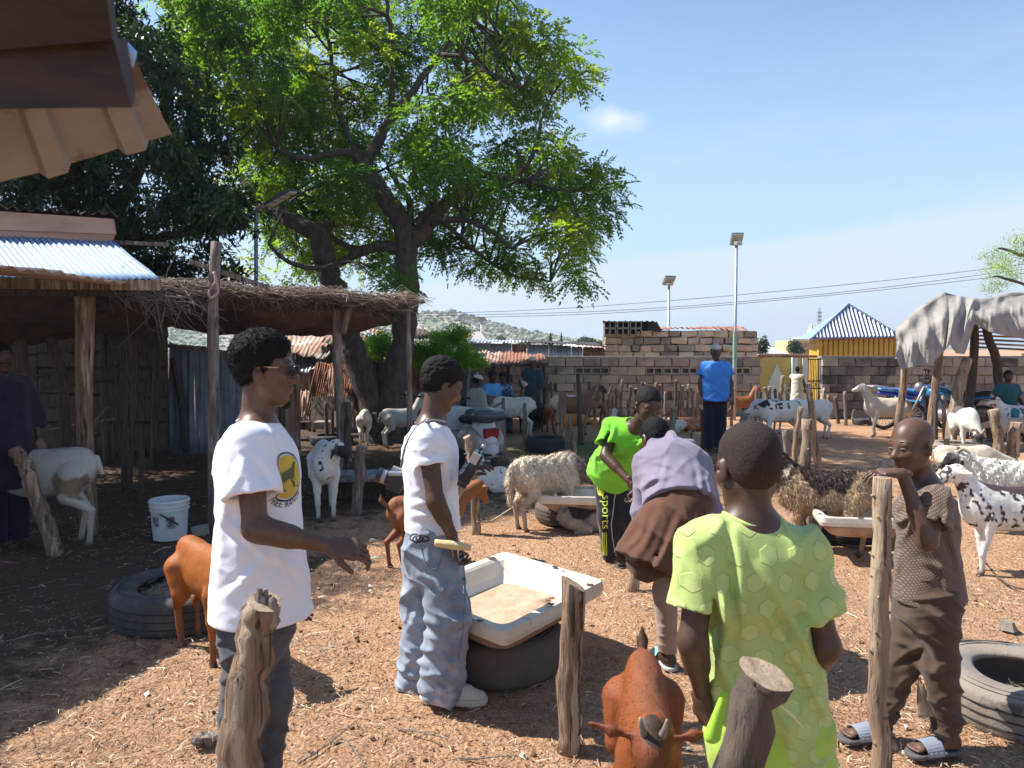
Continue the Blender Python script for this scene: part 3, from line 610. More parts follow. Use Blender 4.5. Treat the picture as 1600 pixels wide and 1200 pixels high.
# ceiling sacking hanging under it
def saggy(name,corn,nu,nv,sag,m,parent,amp=.06,seed=0,th=.03,edge=0):
    c00,c10,c01,c11=[np.asarray(q,float) for q in corn]; r=np.random.default_rng(seed)
    u,v=np.meshgrid(np.linspace(0,1,nu),np.linspace(0,1,nv),indexing='ij')
    Pq=(c00*(1-u)[...,None]+c10*u[...,None])*(1-v)[...,None]+(c01*(1-u)[...,None]+c11*u[...,None])*v[...,None]
    s=(np.sin(u*math.pi)*np.sin(v*math.pi))**.7 if not edge else np.sin(v*math.pi)**.8
    Pq[...,2]-=sag*np.abs(s)
    Pq[...,2]+=amp*nz3(Pq.astype(np.float32),1.6,seed)+amp*.5*np.abs(nz3(Pq.astype(np.float32),4,seed+1))
    V=Pq.reshape(-1,3); n=len(V); V2=V.copy(); V2[:,2]+=th; i=np.arange((nu-1)*(nv-1)); a=(i//(nv-1))*nv+i%(nv-1)
    F=np.stack([a,a+1,a+nv+1,a+nv],1); F=np.vstack([F,(F+n)[:,::-1]])
    b=np.concatenate([np.arange(nv),np.arange(1,nu)*nv+nv-1,(nu-1)*nv+np.arange(nv-2,-1,-1),np.arange(nu-2,0,-1)*nv])
    b2=np.roll(b,-1); F=np.vstack([F,np.stack([b,b2,b2+n,b+n],1)])
    return mk(name,np.vstack([V,V2]),F,m,parent,smooth=True)
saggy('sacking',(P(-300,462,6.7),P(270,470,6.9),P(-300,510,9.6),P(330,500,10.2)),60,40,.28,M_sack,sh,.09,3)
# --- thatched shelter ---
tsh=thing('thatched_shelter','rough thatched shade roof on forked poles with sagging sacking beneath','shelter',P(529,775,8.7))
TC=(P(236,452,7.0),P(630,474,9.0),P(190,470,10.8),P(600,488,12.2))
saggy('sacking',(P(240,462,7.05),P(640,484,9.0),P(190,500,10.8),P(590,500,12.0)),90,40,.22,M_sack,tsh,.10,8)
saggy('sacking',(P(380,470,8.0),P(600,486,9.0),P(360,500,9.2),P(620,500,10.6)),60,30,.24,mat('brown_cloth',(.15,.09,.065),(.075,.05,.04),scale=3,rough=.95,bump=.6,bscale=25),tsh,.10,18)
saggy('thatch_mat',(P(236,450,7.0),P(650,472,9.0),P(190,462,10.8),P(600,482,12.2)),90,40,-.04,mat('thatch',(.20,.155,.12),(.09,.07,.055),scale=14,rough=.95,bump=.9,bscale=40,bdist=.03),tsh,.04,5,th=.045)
r=np.random.default_rng(5); mb=[]
def twigs(n,fn,ln,wd,dirf,cols,seed):
    r=np.random.default_rng(seed); V=[];F=[];C=[]
    for i in range(n):
        p=fn(r); d=dirf(r); l=ln*r.uniform(.4,1.3); s=r.normal(size=3); s-=d*s.dot(d)/d.dot(d); s/=np.linalg.norm(s)
        bend=r.normal(size=3)*.12*l; w=wd*r.uniform(.6,1.4)
        pts=[p,p+d*l*.5+bend,p+d*l-A(0,0,1)*l*.15*abs(r.normal())]
        v,f=tube(pts,[w,w*.8,w*.4],3,False); V.append(v); F.append(np.array(f)+6*0+len(V)*9-9); c=cols[r.integers(len(cols))]*r.uniform(.6,1.2); C.append(np.tile(c,(9,1)))
    return np.vstack(V),np.vstack(F),np.vstack(C)
def onth(r):
    u,v=r.random(),r.random()**2; c=lerp(lerp(TC[0],TC[1],u),lerp(TC[2],TC[3],u),v); return c+A(r.normal(0,.05),r.normal(0,.08),.035+abs(r.normal(0,.022))+.02*math.sin(u*14))
def dth(r): a=r.normal(0,.55); return A(math.cos(a),math.sin(a)*.9,r.normal(0,.05))
V,F,C=twigs(5200,onth,.32,.0042,dth,[A(.30,.23,.17),A(.20,.145,.105),A(.12,.085,.065),A(.38,.31,.24)],31)
tag(mk('thatch_straw',V,F,M_straw,tsh,col=C),kind='stuff')
def edge_(r):
    u=r.random(); return lerp(TC[0],TC[1],u)+A(0,r.normal(0,.03),r.normal(0,.025)+.01)
V,F,C=twigs(700,edge_,.22,.0035,lambda r:A(r.normal(.2,.6),r.normal(-.1,.3),r.normal(-.15,.35)),[A(.27,.22,.18),A(.17,.13,.11)],33)
tag(mk('thatch_straw',V,F,M_straw,tsh,col=C),kind='stuff')
V,F,C=twigs(110,lambda r:lerp(P(170,448,6.75),P(292,468,7.1),r.random())+A(0,r.normal(0,.05),r.normal(0,.05)),.5,.0035,lambda r:A(r.normal(.5,.5),r.normal(-.1,.2),-.25+r.normal(0,.35)),[A(.36,.30,.25),A(.24,.19,.16)],34)
tag(mk('hanging_twigs',V,F,M_straw,tsh,col=C),kind='stuff')
for (x0,y0,x1,y1,d,w,mid,mm) in [(334,800,338,378,7.2,19,[(334,640),(333,500)],M_woodg),(531,776,524,452,8.7,15,[(534,700),(527,560),(526,520)],M_woodg),(641,745,636,456,9.2,10,[(640,620)],M_woodg),(196,760,206,520,8.9,18,[(203,640)],M_woodd),(219,760,222,665,8.4,9,[],M_woodd),(440,760,441,500,10.5,12,[],M_woodd),(240,728,246,520,10.6,12,[],M_woodd),(168,735,160,520,11,12,[],M_woodd)]:
    b=P(x0,y0,d); pole([A(b[0],b[1],-.05),*[P(q[0],q[1],d) for q in mid],P(x1,y1,d)],w/FPX*d/2,mm,tsh,'post',9)
pole([P(536,470,8.65),P(545,478,8.6),P(536,520,8.68)],.045,M_woodg,tsh,'post_fork')
beam(P(296,408,7.15),P(420,450,7.5),.045,.045,M_woodg,tsh,'pole')
pole([P(600,472,8.7),P(662,472,9.1)],.025,M_woodg,tsh,'pole'); pole([P(380,452,7.7),P(520,462,8.5)],.03,M_woodg,tsh,'pole')
V,F=tube(spline([P(334,425,7.12),P(337,440,7.1),P(327,455,7.1),P(330,466,7.08),P(341,455,7.1),P(337,440,7.1)],5),.012,7); tag(mk('knotted_rag',V,F,mat('pink_rag',(.45,.28,.26),rough=.9),smooth=True),'pinkish rag knotted round the tall pole of the thatched shelter','rag')
for q in range(2):
    c=P(606-q*4,478,8.95); a=np.linspace(0,2*math.pi,24); V,F=tube(np.stack([c[0]+.13*np.cos(a),c[1]+.03*np.cos(a),c[2]-.06+.09*np.sin(a)],1),.005,5,False)
    tag(mk('wire_coil',V,F,M_woodd,smooth=True),['larger coil of dark wire hanging at the end of the thatch','coil of dark wire hanging just left of its twin'][q] ,'wire','coils of wire on the thatch')
# --- plank pen and back walls inside the shade ---
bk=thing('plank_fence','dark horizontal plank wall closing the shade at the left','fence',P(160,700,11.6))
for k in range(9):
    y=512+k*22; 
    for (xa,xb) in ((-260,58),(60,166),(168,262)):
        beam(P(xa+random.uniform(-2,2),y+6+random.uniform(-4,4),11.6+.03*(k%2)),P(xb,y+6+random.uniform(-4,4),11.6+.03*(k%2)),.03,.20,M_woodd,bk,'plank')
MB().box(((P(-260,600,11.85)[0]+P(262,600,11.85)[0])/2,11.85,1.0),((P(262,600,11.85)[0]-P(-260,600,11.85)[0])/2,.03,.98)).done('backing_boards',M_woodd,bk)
rl=thing('pole_rails','rail fence of thin crooked poles in the shade','fence',P(120,700,9.4))
for (a,b,c,d_) in [((40,590),(185,572),9.4,0),((40,612),(180,592),9.4,0),((58,676),(178,655),9.2,0),((142,670),(170,635),9.2,0),((175,560),(180,715),9.5,0),((185,560),(182,718),9.6,0)]:
    pole([P(*a,c),lerp(P(*a,c),P(*b,c),.5)+A(0,0,.01),P(*b,c)],.022,M_woodd if c>9.3 else M_woodg,rl,'rail',7)
fw=thing('sheet_metal_wall','blue-grey dented metal sheets forming a wall beside the thatched shelter','wall',P(320,708,12.2))
M_bluz=mat('bluish_zinc',(.30,.36,.43),(.20,.24,.30),scale=2.5,rough=.6,metal=.25,bump=.3,bscale=8,c3=(.25,.17,.13),c3s=1.6,c3t=.6)
for (xa,xb,yt,yb,d) in [(262,305,536,712,12.0),(303,338,540,712,12.05),(336,366,546,712,12.1),(364,400,552,712,12.15),(398,440,556,712,12.2),(438,470,570,705,12.6)]:
    sheet('metal_sheet',P(xa,yb,d),P(xb,yb,d),P(xa+2,yt,d),P(xb-1,yt+4,d),4,.012,M_bluz if xa<390 else M_rustp,fw,dent=.025,nl=6)
pole([P(268,560,11.9),P(277,600,11.9),P(284,650,11.85),P(290,708,11.9)],.045,M_woodd,fw,'pole')
beam(P(258,540,11.9),P(440,560,12.0),.05,.05,M_woodg,fw,'rail')
# --- shed out of frame at the left whose roof shades the lower left ground ---
s2=thing('shade_roof','rusty sheet roof on posts at the left border of the yard','shelter',(-5.0,3.6,0))
RA,RB,RC,RD=A(-4.55,1.9,2.35),A(-3.25,6.55,2.27),A(-9,1.9,2.7),A(-9,6.5,2.7)
for i in range(4):
    a,b=i/4,(i+1)/4; sheet('roof_sheet',lerp(RA,RB,a),lerp(RA,RB,b),lerp(RC,RD,a),lerp(RC,RD,b),9,.016,M_rustp,s2,dent=.01)
for p in ((-4.95,2.3),(-4.85,5.3),(-8.6,2.4),(-8.6,5.6)): pole([A(p[0],p[1],-.05),A(p[0],p[1],2.33)],.05,M_wood,s2,'post')
# --- foreground eave: rusty sheet underside and dark timber just above the photographer ---
fe=thing('overhanging_eave','rusted corrugated roof sheet on a dark timber beam jutting in at the top left corner','eave',P(100,150,1.0))
def trap(name,c,nseg,amp,m,parent):
    c00,c10,c01,c11=[np.asarray(q,float) for q in c]; nrm=np.cross(c10-c00,c01-c00); nrm/=np.linalg.norm(nrm)
    prof=[(0,0),(.30,0),(.37,1),(.62,1),(.70,0),(1,0)]; V=[];us=[]
    for k in range(nseg):
        for (u,h) in prof[:-1]: us.append(((k+u)/nseg,h))
    us.append((1,0)); nl=6
    for j in range(nl+1):
        v=j/nl
        for u,h in us:
            p=(c00*(1-u)+c10*u)*(1-v)+(c01*(1-u)+c11*u)*v
            rag=.012*math.sin(u*11)+.006*math.sin(u*37) if j==nl else 0
            V.append(p+nrm*(h*amp+.003*math.sin(u*9+v*7))+(c01-c00)*rag)
    V=np.array(V); n=len(V); nu=len(us); V=np.vstack([V,V+nrm*.0025]); F=[]
    for j in range(nl):
        for i in range(nu-1):
            a=j*nu+i; F+= [(a,a+1,a+nu+1,a+nu),(n+a,n+a+nu,n+a+nu+1,n+a+1)]
    for i in range(nu-1): a=nl*nu+i; F.append((a,a+1,n+a+1,n+a)); F.append((i,n+i,n+i+1,i+1))
    for j in range(nl): a=j*nu; F.append((a,a+nu,n+a+nu,n+a)); a+=nu-1; F.append((a,n+a,n+a+nu,a+nu))
    return mk(name,V,F,m,parent)
trap('roof_sheet',(P(-330,118,.92),P(200,70,1.10),P(-250,352,1.16),P(268,212,1.30)),4,-.016,M_under,fe)
M_beam=mat('charred_timber',(.055,.034,.024),(.02,.014,.011),scale=3,stretch=(1,4,6),rough=.8,bump=.5,bscale=12)
MBm=MB()
q=[P(-200,95,.86),P(176,58,.92),P(206,168,.93),P(-200,172,.86)]; V=np.array(q+[P(-200,92,1.02),P(200,62,1.06),P(212,150,1.06),P(-200,150,1.02)])
mk('timber_beam',V,[(0,1,2,3),(7,6,5,4),(0,4,5,1),(1,5,6,2),(2,6,7,3),(3,7,4,0)],M_beam,fe)
q=[P(-200,-140,.80),P(150,-140,.80),P(175,62,.90),P(-200,95,.86)]; V=np.array(q+[P(-200,-140,.95),P(160,-140,.95),P(185,60,1.0),P(-200,90,1.0)])
mk('timber_board',V,[(0,1,2,3),(7,6,5,4),(0,4,5,1),(1,5,6,2),(2,6,7,3),(3,7,4,0)],M_beam,fe)
mk('blue_scrap',*tube([P(188,64,1.05),P(202,84,1.06),P(204,104,1.07)],[.006,.011,.004],6),mat('blue_plastic',(.25,.45,.75),rough=.4),fe,smooth=True)
# ================= trees =================
def leafquads(C,D,Nn,L_,Wd,fold=.25):
    D=D/np.linalg.norm(D,axis=1,keepdims=True); S=np.cross(D,Nn); S/=np.maximum(np.linalg.norm(S,axis=1,keepdims=True),1e-9); U=np.cross(S,D)
    L_=L_[:,None]; Wd=Wd[:,None]
    V=np.stack([C,C+D*L_*.45+S*Wd*.5+U*Wd*fold,C+D*L_-U*L_*.12,C+D*L_*.45-S*Wd*.5+U*Wd*fold],1).reshape(-1,3)
    n=len(C); return V,np.arange(n*4).reshape(n,4)
def inpoly(x,y,poly):
    c=np.zeros(x.shape,bool); n=len(poly)
    for i in range(n):
        x1,y1=poly[i]; x2,y2=poly[i-1]
        c^=((y1>y)!=(y2>y))&(x<(x2-x1)*(y-y1)/(y2-y1+1e-9)+x1)
    return c
def crown(poly,gaps,ncl,d0,dd,rpx,nsp,kind,seed,cols,name,parent,m,gapjit=8):
    r=np.random.default_rng(seed); xs=[p[0] for p in poly]; ys_=[p[1] for p in poly]
    cl=[]; tries=0
    while len(cl)<ncl and tries<40000:
        tries+=1; x=r.uniform(min(xs),max(xs)); y=r.uniform(min(ys_),max(ys_))
        if not inpoly(np.array([x]),np.array([y]),poly)[0]: continue
        if any((x-g[0])**2+(y-g[1])**2<(g[2]*1.0)**2 for g in gaps): continue
        if cl and min((x-c[0])**2+(y-c[1])**2 for c in cl)<(rpx*.45)**2 and r.random()<.85: continue
        dz_=d0+dd*r.uniform(-1,1)
        if kind=='neem' and nodes:
            q=np.min((NPX[:,0]-x)**2+(NPX[:,1]-y)**2)
            if q<28**2 and r.random()<.93: dz_=d0+.8+abs(dz_-d0)
        cl.append((x,y,dz_))
    cw=np.array([P(*c) for c in cl]); sc_=np.array([c[2] for c in cl])/FPX
    k=r.integers(0,len(cl),nsp); rad=rpx*sc_[k]*r.uniform(.75,1.2,nsp)
    o=r.normal(size=(nsp,3)); o/=np.linalg.norm(o,axis=1,keepdims=True); o*=(r.random((nsp,1))**.5); o[:,2]*=.72
    B=cw[k]+o*rad[:,None]
    # keep the gaps open
    v=(B-A(0,0,CAMZ)); fz=v@FW; px=800+FPX*v[:,0]/fz; py=600-FPX*(v@UP)/fz
    ok=np.ones(nsp,bool); pj=r.normal(0,gapjit,(nsp,2))
    for g in gaps: ok&=((px+pj[:,0]-g[0])**2+(py+pj[:,1]-g[1])**2>g[2]**2)
    B=B[ok];o=o[ok];k=k[ok];n=len(B)
    cc=np.array(cols); ci=cc[r.integers(0,len(cc),ncl)]*r.uniform(.8,1.2,(ncl,1)); base=ci[k]*r.uniform(.8,1.2,(n,1))
    out=o+r.normal(0,.35,o.shape)+A(0,0,-.08); out/=np.linalg.norm(out,axis=1,keepdims=True)
    VV=[];CC=[]
    if kind=='neem':
        Ls=r.uniform(.20,.32,n); side=np.cross(out,r.normal(0,1,o.shape)*.3+A(0,0,1)); side/=np.linalg.norm(side,axis=1,keepdims=True)
        for j in range(5):
            for sg in(-1,1):
                t=(j+.6)/5.2; c=B+out*(Ls*t)[:,None]-A(0,0,1)*(Ls*t*t*.35)[:,None]
                d=out*.75+side*sg*.9+A(0,0,-.35)+r.normal(0,.15,o.shape)
                v,_=leafquads(c,d,np.cross(side,out)*sg+r.normal(0,.35,o.shape),Ls*.34*(1-.35*abs(t-.45)),Ls*.15)
                VV.append(v); CC.append(np.repeat(base*r.uniform(.85,1.15,(n,1)),4,axis=0))
        v,_=leafquads(B+out*Ls[:,None]*.95-A(0,0,1)*(Ls*.33)[:,None],out+A(0,0,-.6),side,Ls*.28,Ls*.09); VV.append(v); CC.append(np.repeat(base,4,axis=0))
    else:
        lw=(.13,.038) if kind=='mango' else (.055,.03); nl=8 if kind=='mango' else 7
        for j in range(nl):
            d=r.normal(0,1,o.shape); d=out*.5+d*.8+A(0,0,-.25); c=B+r.normal(0,.03 if kind=='mango' else .07,o.shape)
            v,_=leafquads(c,d,r.normal(0,.5,o.shape)+A(0,0,1),r.uniform(.7,1.2,n)*lw[0],r.uniform(.7,1.2,n)*lw[1]); VV.append(v); CC.append(np.repeat(base*r.uniform(.8,1.2,(n,1)),4,axis=0))
    V=np.vstack(VV); F=np.arange(len(V)).reshape(-1,4)
    o_=mk(name,V,F,m,parent,col=np.vstack(CC)); tag(o_,kind='stuff'); return cw
def limb(mb,pts,r0,r1,d=13.7,n=9):
    q=[P(p[0],p[1],d+(p[2] if len(p)>2 else 0)) for p in pts]; sp=spline(q,5); k=len(sp)
    sp[1:-1]+=RNG.normal(0,.012,(k-2,3)); rr=np.linspace(r0,r1,k)*d/FPX/2*(1+RNG.normal(0,.05,k)); v,f=tube(sp,rr,n,True,.08); mb.add(v,f); return sp
bt=thing('neem_tree','large spreading tree with a low forked dark trunk rising behind the thatched shelter','tree',G(605,690))
tr=MB()
limb(tr,[(604,700),(602,670),(603,640)],72,56,n=16)
limb(tr,[(588,665),(578,620),(556,560),(540,510),(522,450),(506,400)],44,32,n=14)
limb(tr,[(610,665),(614,610),(624,560),(633,490),(636,420),(636,372)],46,32,n=14)
tr.done('trunk',M_bark,bt,smooth=True)
nodes=[]
def br(pts,r0,r1,n=9,name='limb'):
    m_=MB(); sp=limb(m_,pts,r0,r1,n=n); m_.done(name,M_bark,bt,smooth=True); nodes.extend(list(sp[2:]))
br([(508,408),(500,368),(470,352),(432,332,.3),(408,322,.4)],34,17)
br([(500,372),(512,352),(516,345)],22,16); br([(440,337),(436,312),(431,305)],12,9)
br([(410,323,.4),(385,290,.5),(352,240,.8),(330,170,1.0),(322,90,1.2)],13,5)
br([(636,380),(626,345),(603,312),(580,275),(566,250)],34,22)
br([(568,252),(545,240),(515,240,-.3),(475,248,-.5),(432,233,-.8)],13,7)
br([(570,258),(590,222),(613,180),(640,150,.2),(668,110,.4),(705,60,.6),(722,20,.8)],19,6)
br([(613,182),(612,120,-.3),(612,60,-.5),(604,10,-.6),(600,-60,-.8)],10,5)
br([(566,250),(545,215,.5),(528,170,.9),(520,100,1.2),(505,20,1.4)],13,5)
br([(640,385),(665,358),(688,328),(720,300),(748,272),(795,278,-.2),(822,262,-.3)],26,9)
br([(820,264,-.3),(838,225,-.4),(848,180,-.6),(862,150,-.7)],7,3)
br([(800,278),(825,284),(850,290,-.3),(890,300,-.6)],7,3)
br([(672,352),(700,342,-.6),(735,346,-.9),(770,362,-1.1),(800,388,-1.3)],12,5)
br([(650,350),(668,330),(684,318)],16,13); br([(641,350),(640,318,.3),(620,285,.5),(604,262,.7)],13,6)
br([(630,392),(600,384),(570,392),(545,404),(530,412)],18,12)
br([(560,396),(520,372,.8),(480,340,1.3),(460,300,1.6)],10,4)
br([(705,62),(740,30,.5),(770,-10,.6)],6,3); br([(690,85),(730,90,-.3),(775,120,-.6),(815,140,-.8)],7,3)
br([(530,412),(500,420,-1),(450,410,-1.5),(420,380,-1.8)],10,4)
br([(690,345,.5),(740,390,1),(800,430,1.3),(860,440,1.4)],9,3)
poly=[(225,-60),(800,-80),(835,30),(848,66),(880,84),(925,80),(915,130),(888,165),(912,190),(905,235),(940,255),(985,275),(980,320),(950,345),(955,390),(935,420),(890,438),(840,452),(780,440),(735,420),(690,440),(650,470),(600,440),(550,425),(470,425),(400,430),(378,300),(335,200),(285,90)]
gaps=[(553,110,27),(660,128,27),(515,88,14),(405,92,12),(252,18,20),(566,190,19),(718,195,18),(545,362,18),(588,335,14),(440,415,20),(742,240,14),(700,55,12),(872,138,16),(862,215,12),(802,310,13),(478,326,15),(505,150,12),(782,104,12),(702,300,12),(535,425,14),(420,260,10),(620,40,9),(760,160,10),(825,180,10),(900,300,11),(690,235,12),(640,260,11),(480,200,9),(590,90,10),(370,60,10),(345,130,10),(470,385,14),(850,340,9),(660,395,16)]
_n=np.array(nodes)-A(0,0,CAMZ); _z=_n@FW; NPX=np.stack([800+FPX*_n[:,0]/_z,600-FPX*(_n@UP)/_z],1)
cw=crown(poly,gaps+[(560,400,18),(640,420,14),(465,300,14),(760,330,12),(600,160,12),(820,390,10),(530,60,12),(660,20,12)],225,13.8,2.1,32,14500,'neem',11,[(.075,.12,.025),(.058,.10,.024),(.092,.13,.022),(.045,.085,.022),(.115,.14,.02)],'foliage',bt,M_leaf)
poly2=[(225,-60),(560,-80),(590,100),(600,300),(560,430),(390,430),(380,300),(335,200),(285,90)]
crown(poly2,gaps[:12]+[(530,30,10)],60,15.5,1.2,48,4200,'neem',12,[(.13,.15,.02),(.16,.17,.025)],'foliage',bt,M_leaf)
nd=np.array(nodes); mbt=MB(); 
for c in cw:
    j=np.argmin(np.linalg.norm(nd-c,axis=1)); a=nd[j]; m1=lerp(a,c,.5)+RNG.normal(0,.12,3)+A(0,0,.1)
    for e in range(2):
        mbt.tube(spline([a,m1,c+RNG.normal(0,.2,3)*e],3),np.linspace(.022,.006,7),5,False)
tag(mbt.done('twigs',M_bark,bt,smooth=True),kind='stuff')
dt=thing('mango_tree','dense dark leafy tree towering behind the zinc roofed shed','tree',P(120,720,12.5))
pl=[(-120,-80),(205,-80),(215,20),(245,75),(290,120),(325,190),(350,250),(385,300),(398,370),(392,440),(300,470),(-120,470)]
crown(pl,[(232,30,14)],110,10.9,1.2,46,6800,'mango',21,[(.022,.045,.020),(.03,.058,.024),(.018,.036,.018),(.04,.07,.025)],'foliage',dt,M_leafd)
crown(pl,[],60,12.5,.8,60,3800,'mango',22,[(.02,.04,.018),(.07,.10,.02)],'foliage',dt,M_leafd)
m_=MB()
for pts,r0,r1 in [([(115,735),(120,600),(130,480),(140,380)],46,34),([(140,385),(200,300),(250,200),(270,120)],24,8),([(140,385),(80,280),(40,160)],24,8),([(135,400),(220,380),(320,350),(370,330)],18,6),([(140,380),(150,250),(150,60)],20,8)]:
    limb(m_,pts,r0,r1,12.0)
m_.done('trunk',M_bark,dt,smooth=True)
st=thing('background_tree','light feathery tree at the right edge above the tarpaulin','tree',P(1660,600,24))
crown([(1548,392),(1575,380),(1620,360),(1800,340),(1820,470),(1600,470),(1560,458),(1545,430),(1570,415)],[(1560,405,6),(1590,420,5)],34,24,1.2,24,2600,'small',31,[(.12,.15,.05),(.16,.18,.07),(.09,.12,.04)],'foliage',st,M_leaf,4)
m_=MB(); limb(m_,[(1700,620),(1690,500),(1650,430),(1600,400),(1560,388)],16,3,24); limb(m_,[(1690,500),(1640,460),(1570,435),(1550,432)],8,2,24); m_.done('trunk',M_bark,st,smooth=True)
# climbing bushes over the roofs
for (name,lab,pl,d,n,cols,sd) in [('bush','bright green leafy bush spilling over the shed roof behind the polo-shirted man','x',15.0,1900,[(.12,.20,.035),(.09,.16,.03),(.15,.22,.04)],41),('bush','sunlit green bush seen through the dark gap of the left shed','y',12.6,900,[(.14,.22,.03),(.10,.17,.03)],42),('bush','small green bush between the forked trunks of the big tree','z',15.4,500,[(.10,.17,.03)],43)]:
    pol={'x':[(640,545),(650,530),(690,524),(720,517),(735,535),(750,550),(768,565),(730,566),(640,560)],'y':[(40,520),(60,516),(120,512),(170,522),(165,556),(40,556)],'z':[(574,533),(600,524),(612,545),(580,552)]}[pl]
    b=thing(name,lab,'bush',P(sum(p[0] for p in pol)/len(pol),max(p[1] for p in pol),d))
    crown(pol,[],26,d,.35,13,n,'small',sd,cols,'foliage',b,M_leaf,2)
# ================= block walls =================
def rboxmesh(l,h,t,seed,bev=.012,j=.006):
    r=np.random.default_rng(seed); V=[];F=[]
    for (a,y) in ((1,0.),(1-bev/l*2,-bev)):
        pass
    x,z=l/2,h/2
    fr=[(-x,-z),(x,-z),(x,z),(-x,z)]; s=[(-x+bev,-z+bev),(x-bev,-z+bev),(x-bev,z-bev),(-x+bev,z-bev)]
    V=[(a,t,b) for a,b in fr]+[(a,-t+bev,b) for a,b in fr]+[(a,-t,b) for a,b in s]+[(r.uniform(-x*.4,x*.4),-t-r.uniform(0,.006),0)]
    V=np.array(V); V[4:12]+=r.normal(0,j,(8,3))
    F=[(0,1,2,3)]+[(i,4+i,4+(i+1)%4,(i+1)%4) for i in range(4)]+[(4+i,8+i,8+(i+1)%4,4+(i+1)%4) for i in range(4)]+[(8+i,12,8+(i+1)%4) for i in range(4)]
    return V,F
def blockmeshes(l,h,t,mats_,n=5,j=.006):
    out=[]
    for m in mats_:
        for s in range(n):
            V,F=rboxmesh(l,h,t,s*7+len(out),j=j); me=bpy.data.meshes.new('block'); me.from_pydata([tuple(v) for v in V],[],F); me.materials.append(m); out.append(me)
    return out
def put(me,name,loc,parent,rz=0,sc_=None):
    o=bpy.data.objects.new(name,me); link(o,parent); o.location=tuple(np.asarray(loc,float)-wloc(parent)); o.rotation_euler=(0,0,rz)
    if sc_ is not None: o.scale=sc_
    return o
M_vent=M_conc
def blockwall(px0,px1,d,rows,hb,lb,label,name,matf,vents=(),holes=(),z0=0.,px1top=None):
    x0=(px0-800)/FPX*d; x1=(px1-800)/FPX*d; w=thing(name,label,'wall',((x0+x1)/2,d,0))
    H=z0+rows*hb
    mk('mortar_core',[(x0,d+.07,-.1),(x1,d+.07,-.1),(x1,d+.07,H-.01),(x0,d+.07,H-.01),(x0,d+.20,-.1),(x1,d+.20,-.1),(x1,d+.20,H-.01),(x0,d+.20,H-.01)],[(0,1,2,3),(5,4,7,6),(4,0,3,7),(1,5,6,2),(3,2,6,7)],M_mort,w)
    bm=blockmeshes(lb-.012,hb-.011,.08,[M_conc,M_concd],5); r=np.random.default_rng(int(px0)); vm=None; k=0
    for j in range(rows):
        x=x0-(lb*.5 if j%2 else 0)
        while x<x1-.05:
            c=x+lb/2; a=max(x,x0); b=min(x+lb,x1)
            if b-a>.08:
                cx=(a+b)/2; px=800+cx/d*FPX; py=541+(CAMZ-(z0+(j+.5)*hb))*FPX/d
                hit=[v for v in vents if v[0]<px<v[1] and v[2]==j]
                if hit:
                    mb=MB(); hh=hb/2-.012; ll=(b-a)/2-.006
                    for q in(-1,1): mb.box((0,0,q*(hh-.018)),(ll,.07,.018))
                    for q in(-1,0,1): mb.box((q*(ll-.02),0,0),(.018,.068,hh-.03))
                    me=mb.done('vent_block',M_conc,w,world=False); me.location=(cx-w.location.x,0,z0+(j+.5)*hb)
                else:
                    if any((px-hx)**2+(py-hy)**2<hr**2 for hx,hy,hr in holes): x+=lb; continue
                    mi=matf(px,j,r); o=put(bm[mi*5+r.integers(5)],'block',(cx,d+r.uniform(-.006,.006),z0+(j+.5)*hb),w,0,((b-a)/lb,1,1))
                    k+=1
            x+=lb
    MB().box(((x0+x1)/2,d+.06,H+.02),((x1-x0)/2+.02,.13,.028)).done('coping',M_conc,w)
    return w
DW=18.6
blockwall(690,1189,DW,7,.205,.435,'long grey-brown block wall with vent holes across the middle of the yard','block_wall',lambda px,j,r:1 if (r.random()<.12+.1*(j<2)) else 0,vents=[(893,962,5),(1008,1112,5),(1148,1172,5)],holes=[(1036,612,9),(857,610,8),(1075,616,7),(1048,615,6),(1090,640,5)])
blockwall(1283,1720,18.2,7,.207,.39,'darker block wall with black stains behind the motorcycles','block_wall',lambda px,j,r:1 if ((1300<px<1400 and r.random()<.75) or (px<1300 and r.random()<.5) or (px>=1400 and r.random()<.15)) else 0)
for px in (988,1110,850,1480):
    pass
# stone building behind
sb=thing('stone_building','roofless building of rough pale stones rising behind the block wall','building',((1065-800)/FPX*21.2,21.2,0))
xa,xb=(944-800)/FPX*21.2,(1184-800)/FPX*21.2
mk('wall_core',[(xa,21.30,-.5),(xb,21.30,-.5),(xb,21.30,2.14),(xa,21.30,2.02),(xa,21.6,-.5),(xb,21.6,-.5),(xb,21.6,2.14),(xa,21.6,2.02)],[(0,1,2,3),(5,4,7,6),(4,0,3,7),(1,5,6,2),(3,2,6,7)],M_mort,sb)
r=np.random.default_rng(3)
for j in range(6):
    x=xa; z=1.28+j*.20
    if z>2.12: break
    while x<xb-.1:
        l=r.uniform(.24,.50); l=min(l,xb-x)
        if j==5 and r.random()<.12: x+=l; continue
        V,F=rboxmesh(l-.02,.20-.015-r.uniform(0,.02),.08,int(x*100)+j,.025,.014); V=V+A(x+l/2,21.22+r.uniform(-.02,.02),z)
        mk('stone',V,F,M_stone if r.random()<.72 else M_conc,sb,smooth=False); x+=l
for j in range(2):
    for q in range(3):
        cx=(953+q*20-800)/FPX*20.9; mb=MB(); hh,ll=.085,.16
        for s in(-1,1): mb.box((0,0,s*hh),(ll,.08,.014))
        for s in(-1,0,1): mb.box((s*ll*.95,0,0),(.014,.078,hh-.015))
        o=mb.done('vent_block',M_conc,sb,world=False); o.location=tuple(A(cx,20.95,2.13+j*.19)-wloc(sb))
